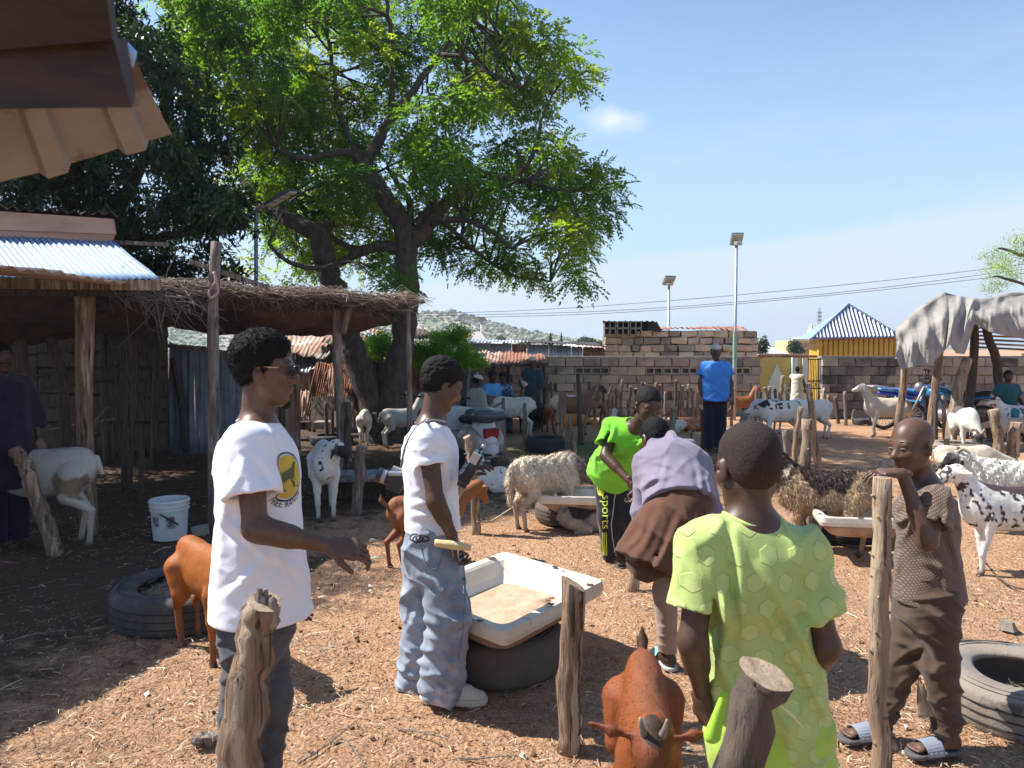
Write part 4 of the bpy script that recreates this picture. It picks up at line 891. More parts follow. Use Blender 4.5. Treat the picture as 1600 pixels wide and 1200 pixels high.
mk('vent_back',[(xa-.02,21.12,2.03),(xa+1.2,21.12,2.03),(xa+1.2,21.12,2.42),(xa-.02,21.12,2.42),(xa-.02,21.3,2.03),(xa+1.2,21.3,2.03),(xa+1.2,21.3,2.42),(xa-.02,21.3,2.42)],[(0,1,2,3),(5,4,7,6),(4,0,3,7),(1,5,6,2),(3,2,6,7),(4,5,1,0)],M_black,sb)
sheet('roof_sheet',P(941,502,20.8),P(1026,502,20.9),P(948,516,22.2),P(1034,517,22.2),10,.02,M_black,sb,dent=.01)
mk('roof_flap',[P(1012,503,20.85),P(1027,503,20.85),P(1033,519,20.9),P(1013,516,20.9),P(1012,503,21.3),P(1027,503,21.3),P(1033,519,21.3),P(1013,516,21.3)],[(0,1,2,3),(7,6,5,4),(0,4,5,1),(1,5,6,2),(2,6,7,3),(3,7,4,0)],M_black,sb)
sheet('roof_sheet',P(1010,514,21.1),P(1168,514,21.1),P(1010,511,22.6),P(1160,511,22.6),18,.018,M_rust,sb,dent=.03)
# zinc sheds behind the wall, left of the stone building
zs=thing('zinc_shed','row of low zinc and rust panel sheds behind the block wall','shed',(-.3,20.2,0))
for (xa,xb,yt,m) in [(712,800,536,M_iron),(800,823,537,M_rust),(824,858,538,M_iron),(858,893,539,M_iron),(893,911,541,M_iron),(911,944,542,M_rust)]:
    sheet('wall_panel',P(xa,620,20.1),P(xb-1,620,20.1),P(xa,yt,20.1),P(xb-1,yt+1,20.1),max(3,int((xb-xa)/5)),.02,m,zs,dent=.02)
sheet('roof_sheet',P(708,533,19.9),P(830,535,19.9),P(715,530,23),P(826,532,23),22,.02,M_iron,zs,dent=.02)
sheet('roof_sheet',P(822,534,19.9),P(948,541,19.9),P(815,531,23),P(930,536,23),22,.02,M_black,zs,dent=.02)
# rusty canopy before the wall with the seated men
cn=thing('rusty_canopy','low rusty roof on dark poles sheltering the seated men','shelter',P(790,655,17.2))
sheet('roof_sheet',P(700,571,15.6),P(782,574,15.6),P(712,548,18.4),P(784,550,18.4),14,.02,M_rustp,cn,dent=.04)
sheet('roof_sheet',P(781,573,15.8),P(853,563,15.8),P(784,550,18.4),P(850,553,18.4),12,.02,M_rust,cn,dent=.03)
for x0,x1,d in ((772,771,15.9),(793,794,16.4),(843,841,15.9),(745,746,15.9),(721,722,16.5),(852,850,16.6)): pole([A(*P(x0,600,d)[:2],-.05),P(x1,567,d)],.05,M_woodd,cn,'post')
beam(P(700,574,15.7),P(855,569,15.7),.05,.06,M_woodd,cn,'beam')
fn=thing('white_fence','low white slatted fence glimpsed under the rusty canopy','fence',P(770,600,18.3))
for k in range(14): beam(P(750+k*3,572,18.3),P(750+k*3,561,18.3),.02,.025,M_enamel,fn,'slat')
beam(P(748,571,18.26),P(793,571,18.26),.03,.03,M_enamel,fn,'rail')
# pale draped cloth under the canopy
V=[];nu,nv=24,14
for i in range(nu):
    for j in range(nv):
        u,v=i/(nu-1),j/(nv-1); px=712+36*u+6*v*(u-.5); py=575+8*abs(u-.6)*2+(626-575)*v; V.append(P(px,py,14.9+.12*math.sin(u*19+v*2)+.1*v))
F=[(i*nv+j,i*nv+j+1,(i+1)*nv+j+1,(i+1)*nv+j) for i in range(nu-1) for j in range(nv-1)]
V=np.array(V); V2=V+A(0,.012,0); F=F+[tuple(q+len(V) for q in f)[::-1] for f in F]
tag(mk('hanging_cloth',np.vstack([V,V2]),F,M_cloth,smooth=True),'pale grey cloth hanging from the canopy beside the scooter','cloth')
# roofs and leaning rusty sheets at the left
ro=thing('patchwork_shed','patchwork of pale rusted roof sheets over low shacks behind the leaning sheets','shed',P(520,640,17))
for (a,b,c,d_,w,m) in [(P(436,558,15.6),P(512,556,15.6),P(436,512,18.5),P(560,508,18.5),14,M_rustp),(P(436,583,15.3),P(500,578,15.3),P(436,548,16.6),P(508,546,16.6),11,M_iron),(P(500,536,15.8),P(600,545,15.8),P(520,508,18),P(600,516,18),14,M_rustp),(P(590,540,15.9),P(610,548,15.9),P(560,515,18),P(604,520,18),6,M_iron),(P(640,528,15.9),P(720,531,15.9),P(640,516,18),P(735,520,18),14,M_woodd)]:
    sheet('roof_sheet',a,b,c,d_,w,.02,m,ro,dent=.05)
for (xa,xb,yt,yb,d,m) in [(500,545,540,640,16.0,M_woodg),(545,600,548,650,16.1,M_woodd),(440,505,560,640,16.2,M_rustp),(640,700,545,650,16.0,M_rust),(696,735,560,650,16.4,M_woodd),(655,672,556,640,15.9,M_rustp)]:
    sheet('wall_sheet',P(xa,yb,d),P(xb,yb,d),P(xa,yt,d),P(xb,yt,d),6,.02,m,ro,dent=.06)
ls=thing('leaning_sheets','rusty corrugated sheets propped aslant beside the forked tree trunk','metal sheets',P(520,668,15))
for (a,b,c,d_,w,m) in [((476,648,14.4),(504,652,14.4),(494,566,15.2),(522,568,15.2),8,M_rust),((503,652,14.35),(521,650,14.35),(512,580,15.1),(531,566,15.1),5,M_rustp),((529,632,14.4),(550,622,14.4),(536,562,15.3),(553,562,15.3),6,M_rust),((548,668,14.4),(577,640,14.4),(553,575,15.2),(562,572,15.2),7,M_rust),((466,668,14.2),(484,668,14.2),(470,610,14.9),(488,612,14.9),5,M_rustp),((532,545,15.5),(555,545,15.5),(530,562,15.3),(556,562,15.3),4,M_rustp),((536,668,14.3),(552,664,14.3),(538,628,14.8),(551,622,14.8),4,M_rust)]:
    sheet('rusty_sheet',P(*a),P(*b),P(*c),P(*d_),w,.022,m,ls,dent=.03)
for (xa,xb) in ((486,520),(530,553)):
    q=[P(xa,668,14.2),P(xb,667,14.2),P(xb,619,14.4),P(xa,621,14.4)]; V=np.array(q+[v+A(0,.04,0) for v in q]); mk('board',V,[(0,1,2,3),(7,6,5,4),(0,4,5,1),(1,5,6,2),(2,6,7,3),(3,7,4,0)],M_woodg,ls)
for i,(xa,xb,y,lab) in enumerate([(450,484,665,'low dark timber trough before the leaning rusty sheets'),(492,520,664,'pale concrete block lying before the leaning rusty sheets')]):
    mb=MB(); mb.box(P((xa+xb)/2,y,14.0),((xb-xa)/2*14/FPX,.15,.07),jit=.01); tag(mb.done('trough' if i==0 else 'concrete_block',M_woodd if i==0 else M_conc),lab,'trough' if i==0 else 'block')
# ================= gate, painted wall, kiosk =================
pw=thing('painted_wall','yellow and white painted compound wall with a stepped white peak beyond the gate','wall',((1230-800)/FPX*26.0,26.0,0))
M_yel=mat('yellow_paint',(.62,.43,.12),(.55,.38,.12),scale=4,rough=.7); M_wht=mat('white_paint',(.66,.70,.68),(.56,.60,.57),scale=3,rough=.7)
x=lambda px,d:(px-800)/FPX*d
mb=MB(); mb.box(((x(1186,26)+x(1290,26))/2,26.1,.4),((x(1290,26)-x(1186,26))/2,.08,.98)); mb.done('wall_panel',M_yel,pw)
zz=lambda py,d:CAMZ-(py-541)*d/FPX
mb=MB()
for k in range(7):
    h=6.2; w=(3+k*5.2)/2; mb.box((x(1214,26),26.0,zz(569+k*h+3,26)),(w*26/FPX,.02+.001*k,h*26/FPX/2))
mb.done('white_step_pattern',M_wht,pw); MB().box((x(1212,26),26.0,zz(628,26)),((x(1236,26)-x(1189,26))/2,.02,(zz(613,26)-zz(643,26))/2)).done('white_dado',M_wht,pw)
MB().box((x(1240,26),25.93,.4),(.09,.06,.98)).done('pilaster',M_wht,pw); MB().box((x(1257,26),25.95,.35),(.09,.03,.95)).done('pilaster',M_wht,pw)
beam(A(x(1183,18.5),18.5,zz(556,18.5)),A(x(1276,18.5),18.5,zz(557,18.5)),.05,.06,M_rust,pw,'gate_lintel')
ga=thing('iron_gate','dark wrought iron gate leaf standing open against the block wall','gate',(x(1272,18.2),18.1,0))
M_fe=mat('black_iron',(.03,.028,.027),(.06,.045,.038),rough=.6,metal=.5)
for k in range(8):
    px=1263.5+k*2.6; beam(A(x(px,18.1)-.0,18.1,.28),A(x(px,18.1),18.1,1.42),.016,.016,M_fe,ga,'bar')
for z in (.30,.72,.90,1.42): beam(A(x(1262,18.1),18.1,z),A(x(1283,18.1),18.1,z),.03,.03,M_fe,ga,'rail')
for k in range(3):
    a=np.linspace(0,2*math.pi,14); c=A(x(1266+k*6.2,18.08),18.08,.81); V,F=tube(np.stack([c[0]+.05*np.cos(a),c[1]+0*a,c[2]+.06*np.sin(a)],1),.008,5,False); mk('scroll',V,F,M_enamelout,ga,smooth=True)
ks=thing('yellow_kiosk','yellow panelled kiosk with a white ribbed hipped roof behind the dark block wall','kiosk',(x(1340,22),22.4,0))
M_yk=mat('mustard_panel',(.60,.36,.03),(.50,.29,.03),scale=3,rough=.5)
n=16
for k in range(n):
    a=1277+k*(1403-1277)/n; b=a+(1403-1277)/n
    V=[];d=22.0
    for (px,dd) in ((a+.4,0),(a+1.2,-.04),(b-1.2,-.04),(b-.4,0)): V+= [(x(px,d),d+dd,0.),(x(px,d),d+dd,zz(528,d))]
    V=np.array(V); V=np.vstack([V,V+A(0,.05,0)]); F=[(0,2,3,1),(2,4,5,3),(4,6,7,5),(8,9,11,10),(10,11,13,12),(12,13,15,14),(0,1,9,8),(6,14,15,7),(1,3,11,9),(3,5,13,11),(5,7,15,13)]
    mk('wall_panel',V,F,M_yk,ks)
MB().box((x(1340,22.1),22.45,.98),((x(1402,22)-x(1278,22))/2-.02,.38,.97)).done('wall_core',M_yk,ks)
ap=P(1343,476,23.3); e0,e1=P(1268,529,21.8),P(1410,526,21.8); r0,r1=P(1268,531,24.8),P(1410,530,24.8)
r0=A(e0[0]+.1,23.1,e0[2]);r1=A(e1[0]-.1,23.1,e1[2]); ap=A((e0[0]+e1[0])/2,22.45,zz(476,22.45))
n=24
M_wr=mat('white_ribbed_roof',(.56,.60,.68),(.48,.53,.62),scale=2,rough=.4,metal=.2)
for k in range(n):
    a,b=(k+.16)/n,(k+.84)/n; pa,pb=lerp(e0,e1,a),lerp(e0,e1,b); f=lambda t:1-abs(2*t-1)
    ta,tb=lerp(pa,A(pa[0],ap[1],ap[2]),f(a)),lerp(pb,A(pb[0],ap[1],ap[2]),f(b)); up_=A(0,-.035,.045); mc,mt=lerp(pa,pb,.5)+up_,lerp(ta,tb,.5)+up_
    mk('roof_rib',[pa,mc,pb,tb,mt,ta],[(0,1,4,5),(1,2,3,4)],M_wr,ks)
mk('roof_slope',[e0+A(0,.01,-.01),e1+A(0,.01,-.01),ap-A(0,0,.02),r0,r1],[(0,1,2),(0,2,3),(1,4,2),(3,2,4)],M_ironb,ks)
beam(e0+A(-.02,-.01,0),ap+A(0,-.03,.02),.07,.05,M_ironb,ks,'hip_flashing'); beam(e1+A(0,-.01,0),ap+A(0,-.03,.02),.07,.05,M_ironb,ks,'hip_flashing')
beam(e0+A(0,0,-.03),e1+A(0,0,-.03),.06,.04,M_rust,ks,'eave_board')
# far buildings
def build(name,label,px0,px1,pyt,d,m,extra=None,depth=4,cat='building',gable=None,zb=-.5):
    b=thing(name,label,cat,((x(px0,d)+x(px1,d))/2,d+depth/2,zb)); zt=zz(pyt,d)
    MB().box(((x(px0,d)+x(px1,d))/2,d+depth/2,(zb+zt)/2),((x(px1,d)-x(px0,d))/2,depth/2,(zt-zb)/2)).done('wall',m,b)
    if gable is not None:
        x0,x1=x(px0-2,d),x(px1+2,d); zr=zz(gable[0],d); V=[(x0,d-.2,zt),(x1,d-.2,zt),(x1,d+depth,zt),(x0,d+depth,zt),(x0+(x1-x0)*.25,d+depth/2,zr),(x1-(x1-x0)*.25,d+depth/2,zr)]
        mk('roof',V,[(0,1,5,4),(2,3,4,5),(1,2,5),(3,0,4),(0,3,2,1)],gable[1],b)
    return b,zt
M_or=mat('orange_render',(.66,.46,.24),(.58,.40,.22),scale=1,rough=.8); M_pale=mat('pale_render',(.62,.60,.56),rough=.8); M_dkw=mat('dark_window',(.03,.035,.04),rough=.3)
b,zt=build('far_house','orange-cream storeyed building with dark window bays beyond the gate',1238,1272,532,60,M_or)
for k in range(2):
    for j in range(2): MB().box((x(1247+k*16,59.95),59.95,zz(539+j*10,60)),(.33,.04,.16)).done('window',mat('shaded_bay',(.30,.25,.20),rough=.8) if 'shaded_bay' not in MATS else MATS['shaded_bay'],b)
MB().box((x(1255,59.9),59.8,zt+.05),(.98,.15,.07)).done('parapet',M_pale,b)
b,zt=build('far_house','white stepped roof building beside the radio mast',1262,1280,527,70,M_pale); mk('turret',*tube([A(x(1270,70),71,zz(530,70)),A(x(1274,70),71,zz(505,70))],[.5,.06],4),M_pale,b)
build('far_house','low white-roofed hut right of the small dark tree',1195,1226,552,50,M_pale,gable=(541,mat('white_roof',(.75,.75,.77),rough=.5)))
build('far_house','brown roofed house below the rocky hill',712,760,533,70,M_pale,gable=(517,mat('tan_roof',(.36,.31,.29),rough=.8)),depth=8)
build('far_house','low white house at the foot of the hill',766,786,540,90,M_pale,gable=(533,M_pale))
build('far_house','pale pink roofed house left of the stone building',905,946,545,60,M_pale,gable=(537,mat('pink_roof',(.5,.38,.34),rough=.8)))
build('far_house','small pale house beside the two slim conifers',880,905,543,80,M_pale,gable=(537,M_pale))
build('boundary_fence','distant pale fence beyond the gate',1186,1300,553,36,M_conc,cat='fence',depth=.3)
mt=thing('radio_mast','thin lattice radio mast on the skyline beside the kiosk roof','mast',(x(1278,160),160,-.5))
mb=MB()
for s in ((-1,-1),(1,-1),(0,1)): mb.tube([A(x(1278,160)+s[0]*.55,160+s[1]*.5,-.5),A(x(1278,160)+s[0]*.12,160+s[1]*.1,zz(481,160))],[.06,.04],4)
for k in range(9):
    z0=1+k*1.0; f=1-(z0/12)*.75; a=A(x(1278,160)-.55*f,159.6,z0); b_=A(x(1278,160)+.55*f,159.6,z0+.9); mb.tube([a,b_],.04,3); mb.tube([a+A(1.1*f,0,0),b_-A(1.1*f,0,0)],.04,3)
for z in (7.2,8.0,8.8): mb.box((x(1278,160),159.8,z),(.42,.3,.2))
mb.done('lattice',M_metalpole,mt)
# ================= hill =================
def hillz(X,Y):
    px=800+X/560*FPX
    rd=np.interp(px,[-400,100,350,560,640,700,735,770,820,880,940,990,1010,1100,1400,2200],[18,22,26,25,24.2,26.8,25,19,12.5,7.5,5.2,6.2,4.8,3,2,2])
    t=np.clip(1-np.abs(Y-560)/np.where(Y<560,150,260),0,1); pq=np.stack([X,Y,0*X],-1).astype(np.float32)
    b=rd*(t*t*(3-2*t)); return b*(1+.10*nz3(pq,.05,4))+ (1.6*np.abs(nz3(pq,.14,5))+.8*nz3(pq,.35,6))*np.clip(b/8,0,1)-.6
V,F=gridmesh(np.linspace(-330,300,230),np.linspace(400,760,90),hillz)
M_hill=mat('hill_scrub',(.19,.19,.095),(.10,.125,.055),scale=.05,detail=8,rough=.95,c3=(.40,.33,.26),c3s=.075,c3t=.50,bump=1,bscale=.4,bdist=1.0)
hl=mk('hill',V,F,M_hill,smooth=True); tag(hl,kind='structure')
r=np.random.default_rng(9); Vb=[];Fb=[];Cb=[];nb=0
ic=None
import bmesh
bm_=bmesh.new(); bmesh.ops.create_icosphere(bm_,subdivisions=1,radius=1); icV=np.array([v.co[:] for v in bm_.verts]); icF=np.array([[v.index for v in f.verts] for f in bm_.faces]); bm_.free()
nB=5200; xx=r.uniform(-250,120,nB); yy=r.uniform(430,590,nB); zb=hillz(xx,yy); kk=zb>1.0
for X,Y,Z in zip(xx[kk],yy[kk],zb[kk]):
    s=abs(r.normal(0,.55))+.4; v=icV*(1+r.uniform(-.25,.25,(len(icV),1)))*s*A(1.3,1.3,.8)+A(X,Y,Z+s*.2); Vb.append(v);Fb.append(icF+nb);nb+=len(v)
    c=A(.33,.29,.24) if r.random()<.35 else (A(.10,.15,.06) if r.random()<.7 else A(.15,.19,.08)); Cb.append(np.tile(c*r.uniform(.7,1.2),(len(v),1)))
for (px,h) in ((802,7),(805,5),(770,4),(700,3)): pass
tag(mk('boulders_and_scrub',np.vstack(Vb),np.vstack(Fb),mat('scrub_rock',(1,1,1),attr=True,rough=.95),col=np.vstack(Cb),smooth=False),'boulders and low scrub scattered over the rocky hill','boulders',kind='stuff')
def fartree(px,pyb,pyt,d,wpx,label,conif=False,seed=0,col=(.05,.085,.035)):
    r=np.random.default_rng(seed+100); b=A(x(px,d),d,zz(pyb,d)); H=zz(pyt,d)-b[2]; Wd=wpx/FPX*d; t=thing('far_tree',label,'tree',b,'trees along the skyline')
    n=1400; C=r.normal(size=(n,3)); C/=np.linalg.norm(C,axis=1,keepdims=True); C*=r.random((n,1))**.4
    ncl=7; cc=r.uniform(-.32,.32,(ncl,3)); k=r.integers(0,ncl,n)
    if conif: C=C*A(.5,.5,.5); C[:,2]+=.5; C[:,:2]*=(1.15-C[:,2:3])*.9; Pn=b+C*A(Wd,Wd,H)
    else: Pn=b+A(0,0,H*.55)+(cc[k]*A(1,1,.6)+C*.27)*A(Wd,Wd,H*.95)
    s=Wd*.05; v,f=leafquads(Pn,r.normal(size=(n,3)),r.normal(size=(n,3)),np.full(n,s*2.2),np.full(n,s*1.6))
    tag(mk('crown',v,f,M_leafd,t,col=np.repeat(np.array(col)*r.uniform(.6,1.5,(n,1)),4,axis=0)),kind='stuff'); mk('trunk',*tube([b,b+A(0,0,H*.5)],[H*.04,H*.02],6),M_bark,t)
for i,q in enumerate([(1190,566,520,38,24,'dark round tree at the end of the stone building'),(1240,560,530,60,26,'grey-green tree between the white roof and the orange building'),(860,548,520,110,13,'first slim conifer on the skyline below the hill',True),(877,548,518,110,8,'second slim conifer on the skyline',True),(922,548,526,120,34,'low broad tree left of the stone building'),(942,545,531,120,26,'small round tree touching the stone building'),(820,548,530,130,20,'bushy tree on the lower hill slope'),(785,545,522,130,20,'bushy tree above the rust roofed house'),(1222,558,543,70,22,'low bush-like tree behind the white roofed hut'),(895,548,532,120,14,'small tree right of the conifers'),(1160,556,512,60,8,'slender tree tip above the stone building')]):
    fartree(*q[:6],conif=len(q)>6,seed=i,col=(.06,.095,.04) if i else (.03,.06,.022))
# ================= lamps and wires =================
def solar(px,pyb,pyt,d,wpx,label,hw,hh,tilt=.5,rz=0,below=0):
    b=A(x(px,d),d,-.1 if d<20 else -.5); t=zz(pyt,d); o=thing('solar_street_lamp',label,'street lamp',b)
    r0=wpx/FPX*d/2; V,F=tube([b,A(b[0],d,b[2]+(t-b[2])*.45),A(b[0],d,b[2]+(t-b[2])*.46),A(b[0],d,t)],[r0,r0,r0*.75,r0*.7],10); mk('pole',V,F,M_metalpole,o,smooth=True)
    Rm=np.array(Matrix.Rotation(rz,3,'Z')@Matrix.Rotation(tilt,3,'X')); c=A(b[0],d,t+hh*.45)
    MB().box(c,(hw,hh*.75,.025),Rm).done('solar_panel',mat('solar_glass',(.07,.075,.09),rough=.25) if 'solar_glass' not in MATS else MATS['solar_glass'],o)
    MB().box(c+Rm@A(0,0,-.035),(hw*.96,hh*.72,.012),Rm).done('panel_back',mat('panel_back',(.42,.40,.33),rough=.5) if 'panel_back' not in MATS else MATS['panel_back'],o)
    MB().box(A(b[0]-.02,d-.14,t-.02),(hw*.45,.16,.035),np.array(Matrix.Rotation(.25,3,'X'))).done('lamp_head',M_metalpole,o); return o
o=solar(1148,655,381,17.6,6.2,'tall solar street lamp on a galvanised pole by the man in blue',.135,.20,-.95)
V,F=tube([A(x(1148,17.6),17.6,zz(575,17.6)),A(x(1148,17.6),17.6,zz(518,17.6))],[.05,.05],10); mk('green_band',V,F,mat('green_sticker',(.10,.28,.18),(.35,.42,.40),scale=60,rough=.6),o)
solar(1044,655,444,27,5.2,'smaller solar street lamp rising behind the stone building',.2,.26,-.8,.25)
solar(752,600,502,75,2.2,'far solar street lamp in front of the rocky hill',.5,.45,-.4,-.3)
o=thing('solar_street_lamp','solar street lamp angled among the tree branches above the thatch','street lamp',P(400,760,11.5))
V,F=tube([A(*P(400,700,11.5)[:2],-.05),P(400,333,11.5)],[.036,.028],10); mk('pole',V,F,M_metalpole,o,smooth=True)
a,b_=P(402,330,11.5),P(462,296,11.2); mk('arm',*tube([P(398,330,11.5),P(418,318,11.45)],.022,8),M_metalpole,o,smooth=True)
u_=(b_-a)/np.linalg.norm(b_-a); w_=np.cross(u_,A(0,1,0)); w_/=np.linalg.norm(w_); Rm=np.stack([u_,np.cross(w_,u_),w_],1)
MB().box(lerp(a,b_,.62),(.25,.12,.022),Rm).done('solar_panel',MATS['solar_glass'],o)
for k in range(4): MB().box(lerp(a,b_,.40+k*.17)-Rm@A(0,.03,.0)+Rm@A(0,0,-.03)*(-1 if w_[2]<0 else 1),(.035,.08,.01),Rm).done('led_module',MATS['panel_back'],o)
for i,(ya,yb,yc) in enumerate([(488,447,418),(492,458,426),(496,461,432)]):
    q=[P(300,ya+8,46),P(740,ya,44),P(1000,(ya+yb)/2+ (6 if i==0 else 8),42),P(1300,yb,40),P(1560,yc,38),P(1800,yc-32,36)]
    mk('power_line',*tube(spline(q,8),.013,5,False),M_fe); tag(bpy.data.objects['power_line' if i==0 else 'power_line.%03d'%i],['uppermost of the three sagging power lines','middle one of the three sagging power lines','lowest of the three sagging power lines'][i],'power line')
# ================= tarpaulin shelter =================
ts=thing('tarpaulin_shelter','grey tarpaulin draped in heavy folds over leaning poles at the right','shelter',P(1490,660,14))
top=[(1400,512),(1420,492),(1450,474),(1478,458),(1505,462),(1530,466),(1570,462),(1610,458),(1700,456)]
bot=[(1404,560),(1410,577),(1432,572),(1452,566),(1470,556),(1488,538),(1497,552),(1508,553),(1520,506),(1545,518),(1575,524),(1610,532),(1700,540)]
def interp(l,t): 
    xs_=[p[0] for p in l]; return np.interp(t,xs_,[p[1] for p in l])
nu,nv=220,90; V=[]; rt_=np.random.default_rng(4)
rdg=[(1412,.10),(1436,.16),(1462,.12),(1492,.22),(1515,.14),(1560,.10),(1620,.12)]
for i in range(nu):
    u=i/(nu-1); px=1400+300*u**1.25
    yt,yb=interp(top,px),interp(bot,px)
    for j in range(nv):
        v=j/(nv-1)
        if v<.25:
            w=v/.25; d=16.0-2.6*w; p=P(px,yt,13.4); p=A(p[0]*(d/13.4)*.97+.2,d,p[2]-.30*(1-w)+.04*math.sin(px*.05+w*4))
        else:
            w=(v-.25)/.75; a_=px+9*math.sin(w*3+px*.02)-14*w*(1 if px<1480 else -.3)
            d=13.4-.42*math.sin(min(1,w*1.25)*math.pi*.5)
            fo=0
            for (rx,am) in rdg: q=(a_-rx)/(5+9*w); fo+=am*math.exp(-q*q)
            for k,(fr,am) in enumerate(((.21,.045),(.47,.022),(.9,.010))): fo+=am*(1-abs(math.sin(a_*fr*.5+k*2+1.3*math.sin(w*4+k))))*min(1,w*2.5)
            d-=fo*min(1,.25+w*1.3); d+=.05*math.sin(w*11+px*.06)*(1-w)
            p=P(px+3*math.sin(w*5+px*.08)*w,(yt+(yb-yt)*w),d)
        V.append(p)
V=np.array(V); i=np.arange((nu-1)*(nv-1)); a=(i//(nv-1))*nv+i%(nv-1); F=np.stack([a,a+nv,a+nv+1,a+1],1)
V2=V+A(0,.012,-.004); V=np.vstack([V,V2]); F=np.vstack([F,(F+nu*nv)[:,::-1]]); mk('tarpaulin',V,F,M_cloth,ts,smooth=True)
for (x0,y0,x1,y1,d,w,mid,mm) in [(1399,668,1414,560,13.4,12,[(1411,610)],M_wood),(1452,660,1470,540,13.7,13,[(1462,600)],M_wood),(1484,668,1512,560,13.0,18,[(1497,610)],M_woodt),(1508,648,1520,495,14.2,14,[(1519,590),(1523,530)],M_woodd),(1566,640,1540,505,14.6,14,[(1558,570),(1545,530)],M_woodd),(1463,664,1462,615,13.2,7,[],M_woodd),(1478,664,1474,618,13.2,7,[],M_wood),(1640,660,1640,470,14.5,14,[],M_wood)]:
    b=P(x0,y0,d); pole([A(b[0],b[1],-.05),*[P(q[0],q[1],d) for q in mid],P(x1,y1,d)],w/FPX*d/2,mm,ts,'post',9)
for k in range(6): beam(P(1520,512+k*6,15.8),P(1720,518+k*7,15.8),.05,.04,M_woodg if k%2 else M_rustp,ts,'lath')

# ---- the air between here and the hill ----
hm=bpy.data.materials.new('haze_air'); hm.use_nodes=True; t=hm.node_tree; t.nodes.remove(t.nodes['Principled BSDF']); pv=N(t,'ShaderNodeVolumePrincipled'); pv.inputs['Color'].default_value=(.80,.88,1,1); pv.inputs['Density'].default_value=.0005; pv.inputs['Anisotropy'].default_value=.3; t.links.new(pv.outputs[0],t.nodes['Material Output'].inputs['Volume'])
hb=MB().box((0,735,24),(910,775,26.5)).done('haze',hm); tag(hb,'thin pale haze lying over the yard and the hill','haze',kind='stuff')
# ================= people =================
from mathutils.bvhtree import BVHTree
def unit(v): v=np.asarray(v,float); return v/max(np.linalg.norm(v),1e-9)
M_skin=mat('skin',(1,1,1),attr=True,c2=(.82,.80,.78),scale=60,rough=.43,bump=.18,bscale=200,bdist=.0025,spec=.36)
M_hair=mat('black_hair',(1,1,1),attr=True,c2=(.40,.40,.40),scale=210,rough=.75,bump=.9,bscale=260,bdist=.006,spec=.25)
M_hair2=mat('brow_hair',(.03,.02,.017),rough=.8)
M_eye=mat('eye_white',(.09,.065,.055),rough=.35); M_iris=mat('iris',(.012,.008,.006),rough=.12)
def fabric(name,c1,c2=None,**k):
    k.setdefault('rough',.88); k.setdefault('bump',.25); k.setdefault('bscale',160); k.setdefault('bdist',.003); k.setdefault('sheen',.15); k.setdefault('scale',9); k.setdefault('spec',.2); k.setdefault('wr',(4.2,.034,.9))
    return mat(name,c1,c2 or tuple(q*.86 for q in c1),**k)
SK=A(.125,.066,.043); SKd=A(.050,.027,.019)
def headprims(S,c,f,u,s,sk):
    """head centre c between the ears, f face direction, u up"""
    f=unit(f); r=unit(np.cross(f,u)); u=np.cross(r,f); Rm=np.stack([r,f,u],1); p=lambda a,b,d:c+(r*a+f*b+u*d)*s
    S.ell(p(0,-.012,.040),A(.074,.094,.080)*s,Rm,k=.02); S.ell(p(0,.030,-.018),A(.062,.064,.080)*s,Rm,k=.03)
    S.cap(p(0,.020,-.060),p(0,.066,-.098),.044*s,.024*s,k=.025,col=sk); S.cap(p(-.045,.0,-.045),p(-.018,.064,-.096),.026*s,.018*s,k=.02); S.cap(p(.045,.0,-.045),p(.018,.064,-.096),.026*s,.018*s,k=.02)
    S.cap(p(-.038,.078,.022),p(.038,.078,.022),.012*s,k=.016)       # brow
    S.cap(p(0,.086,.008),p(0,.106,-.026),.010*s,.0155*s,k=.012); S.ell(p(-.017,.094,-.030),A(.011,.013,.010)*s,Rm,k=.008); S.ell(p(.017,.094,-.030),A(.011,.013,.010)*s,Rm,k=.008)
    lip=np.asarray(sk)*A(1.12,.92,.92)
    S.ell(p(0,.088,-.056),A(.023,.014,.0085)*s,Rm,k=.006,col=lip); S.ell(p(0,.085,-.070),A(.020,.013,.009)*s,Rm,k=.006,col=lip)
    S.ell(p(-.042,.062,-.018),A(.020,.022,.018)*s,Rm,k=.02); S.ell(p(.042,.062,-.018),A(.020,.022,.018)*s,Rm,k=.02)
    for q in(-1,1):
        E=np.stack([unit(r*q*.9-f*.45),unit(f*.9+r*q*.45),u],1)
        S.ell(p(q*.079,-.010,-.006),A(.009,.019,.032)*s,E,k=.010); S.ell(p(q*.074,.004,-.018),A(.010,.010,.012)*s,E,k=.008)
    return r,f,u,p
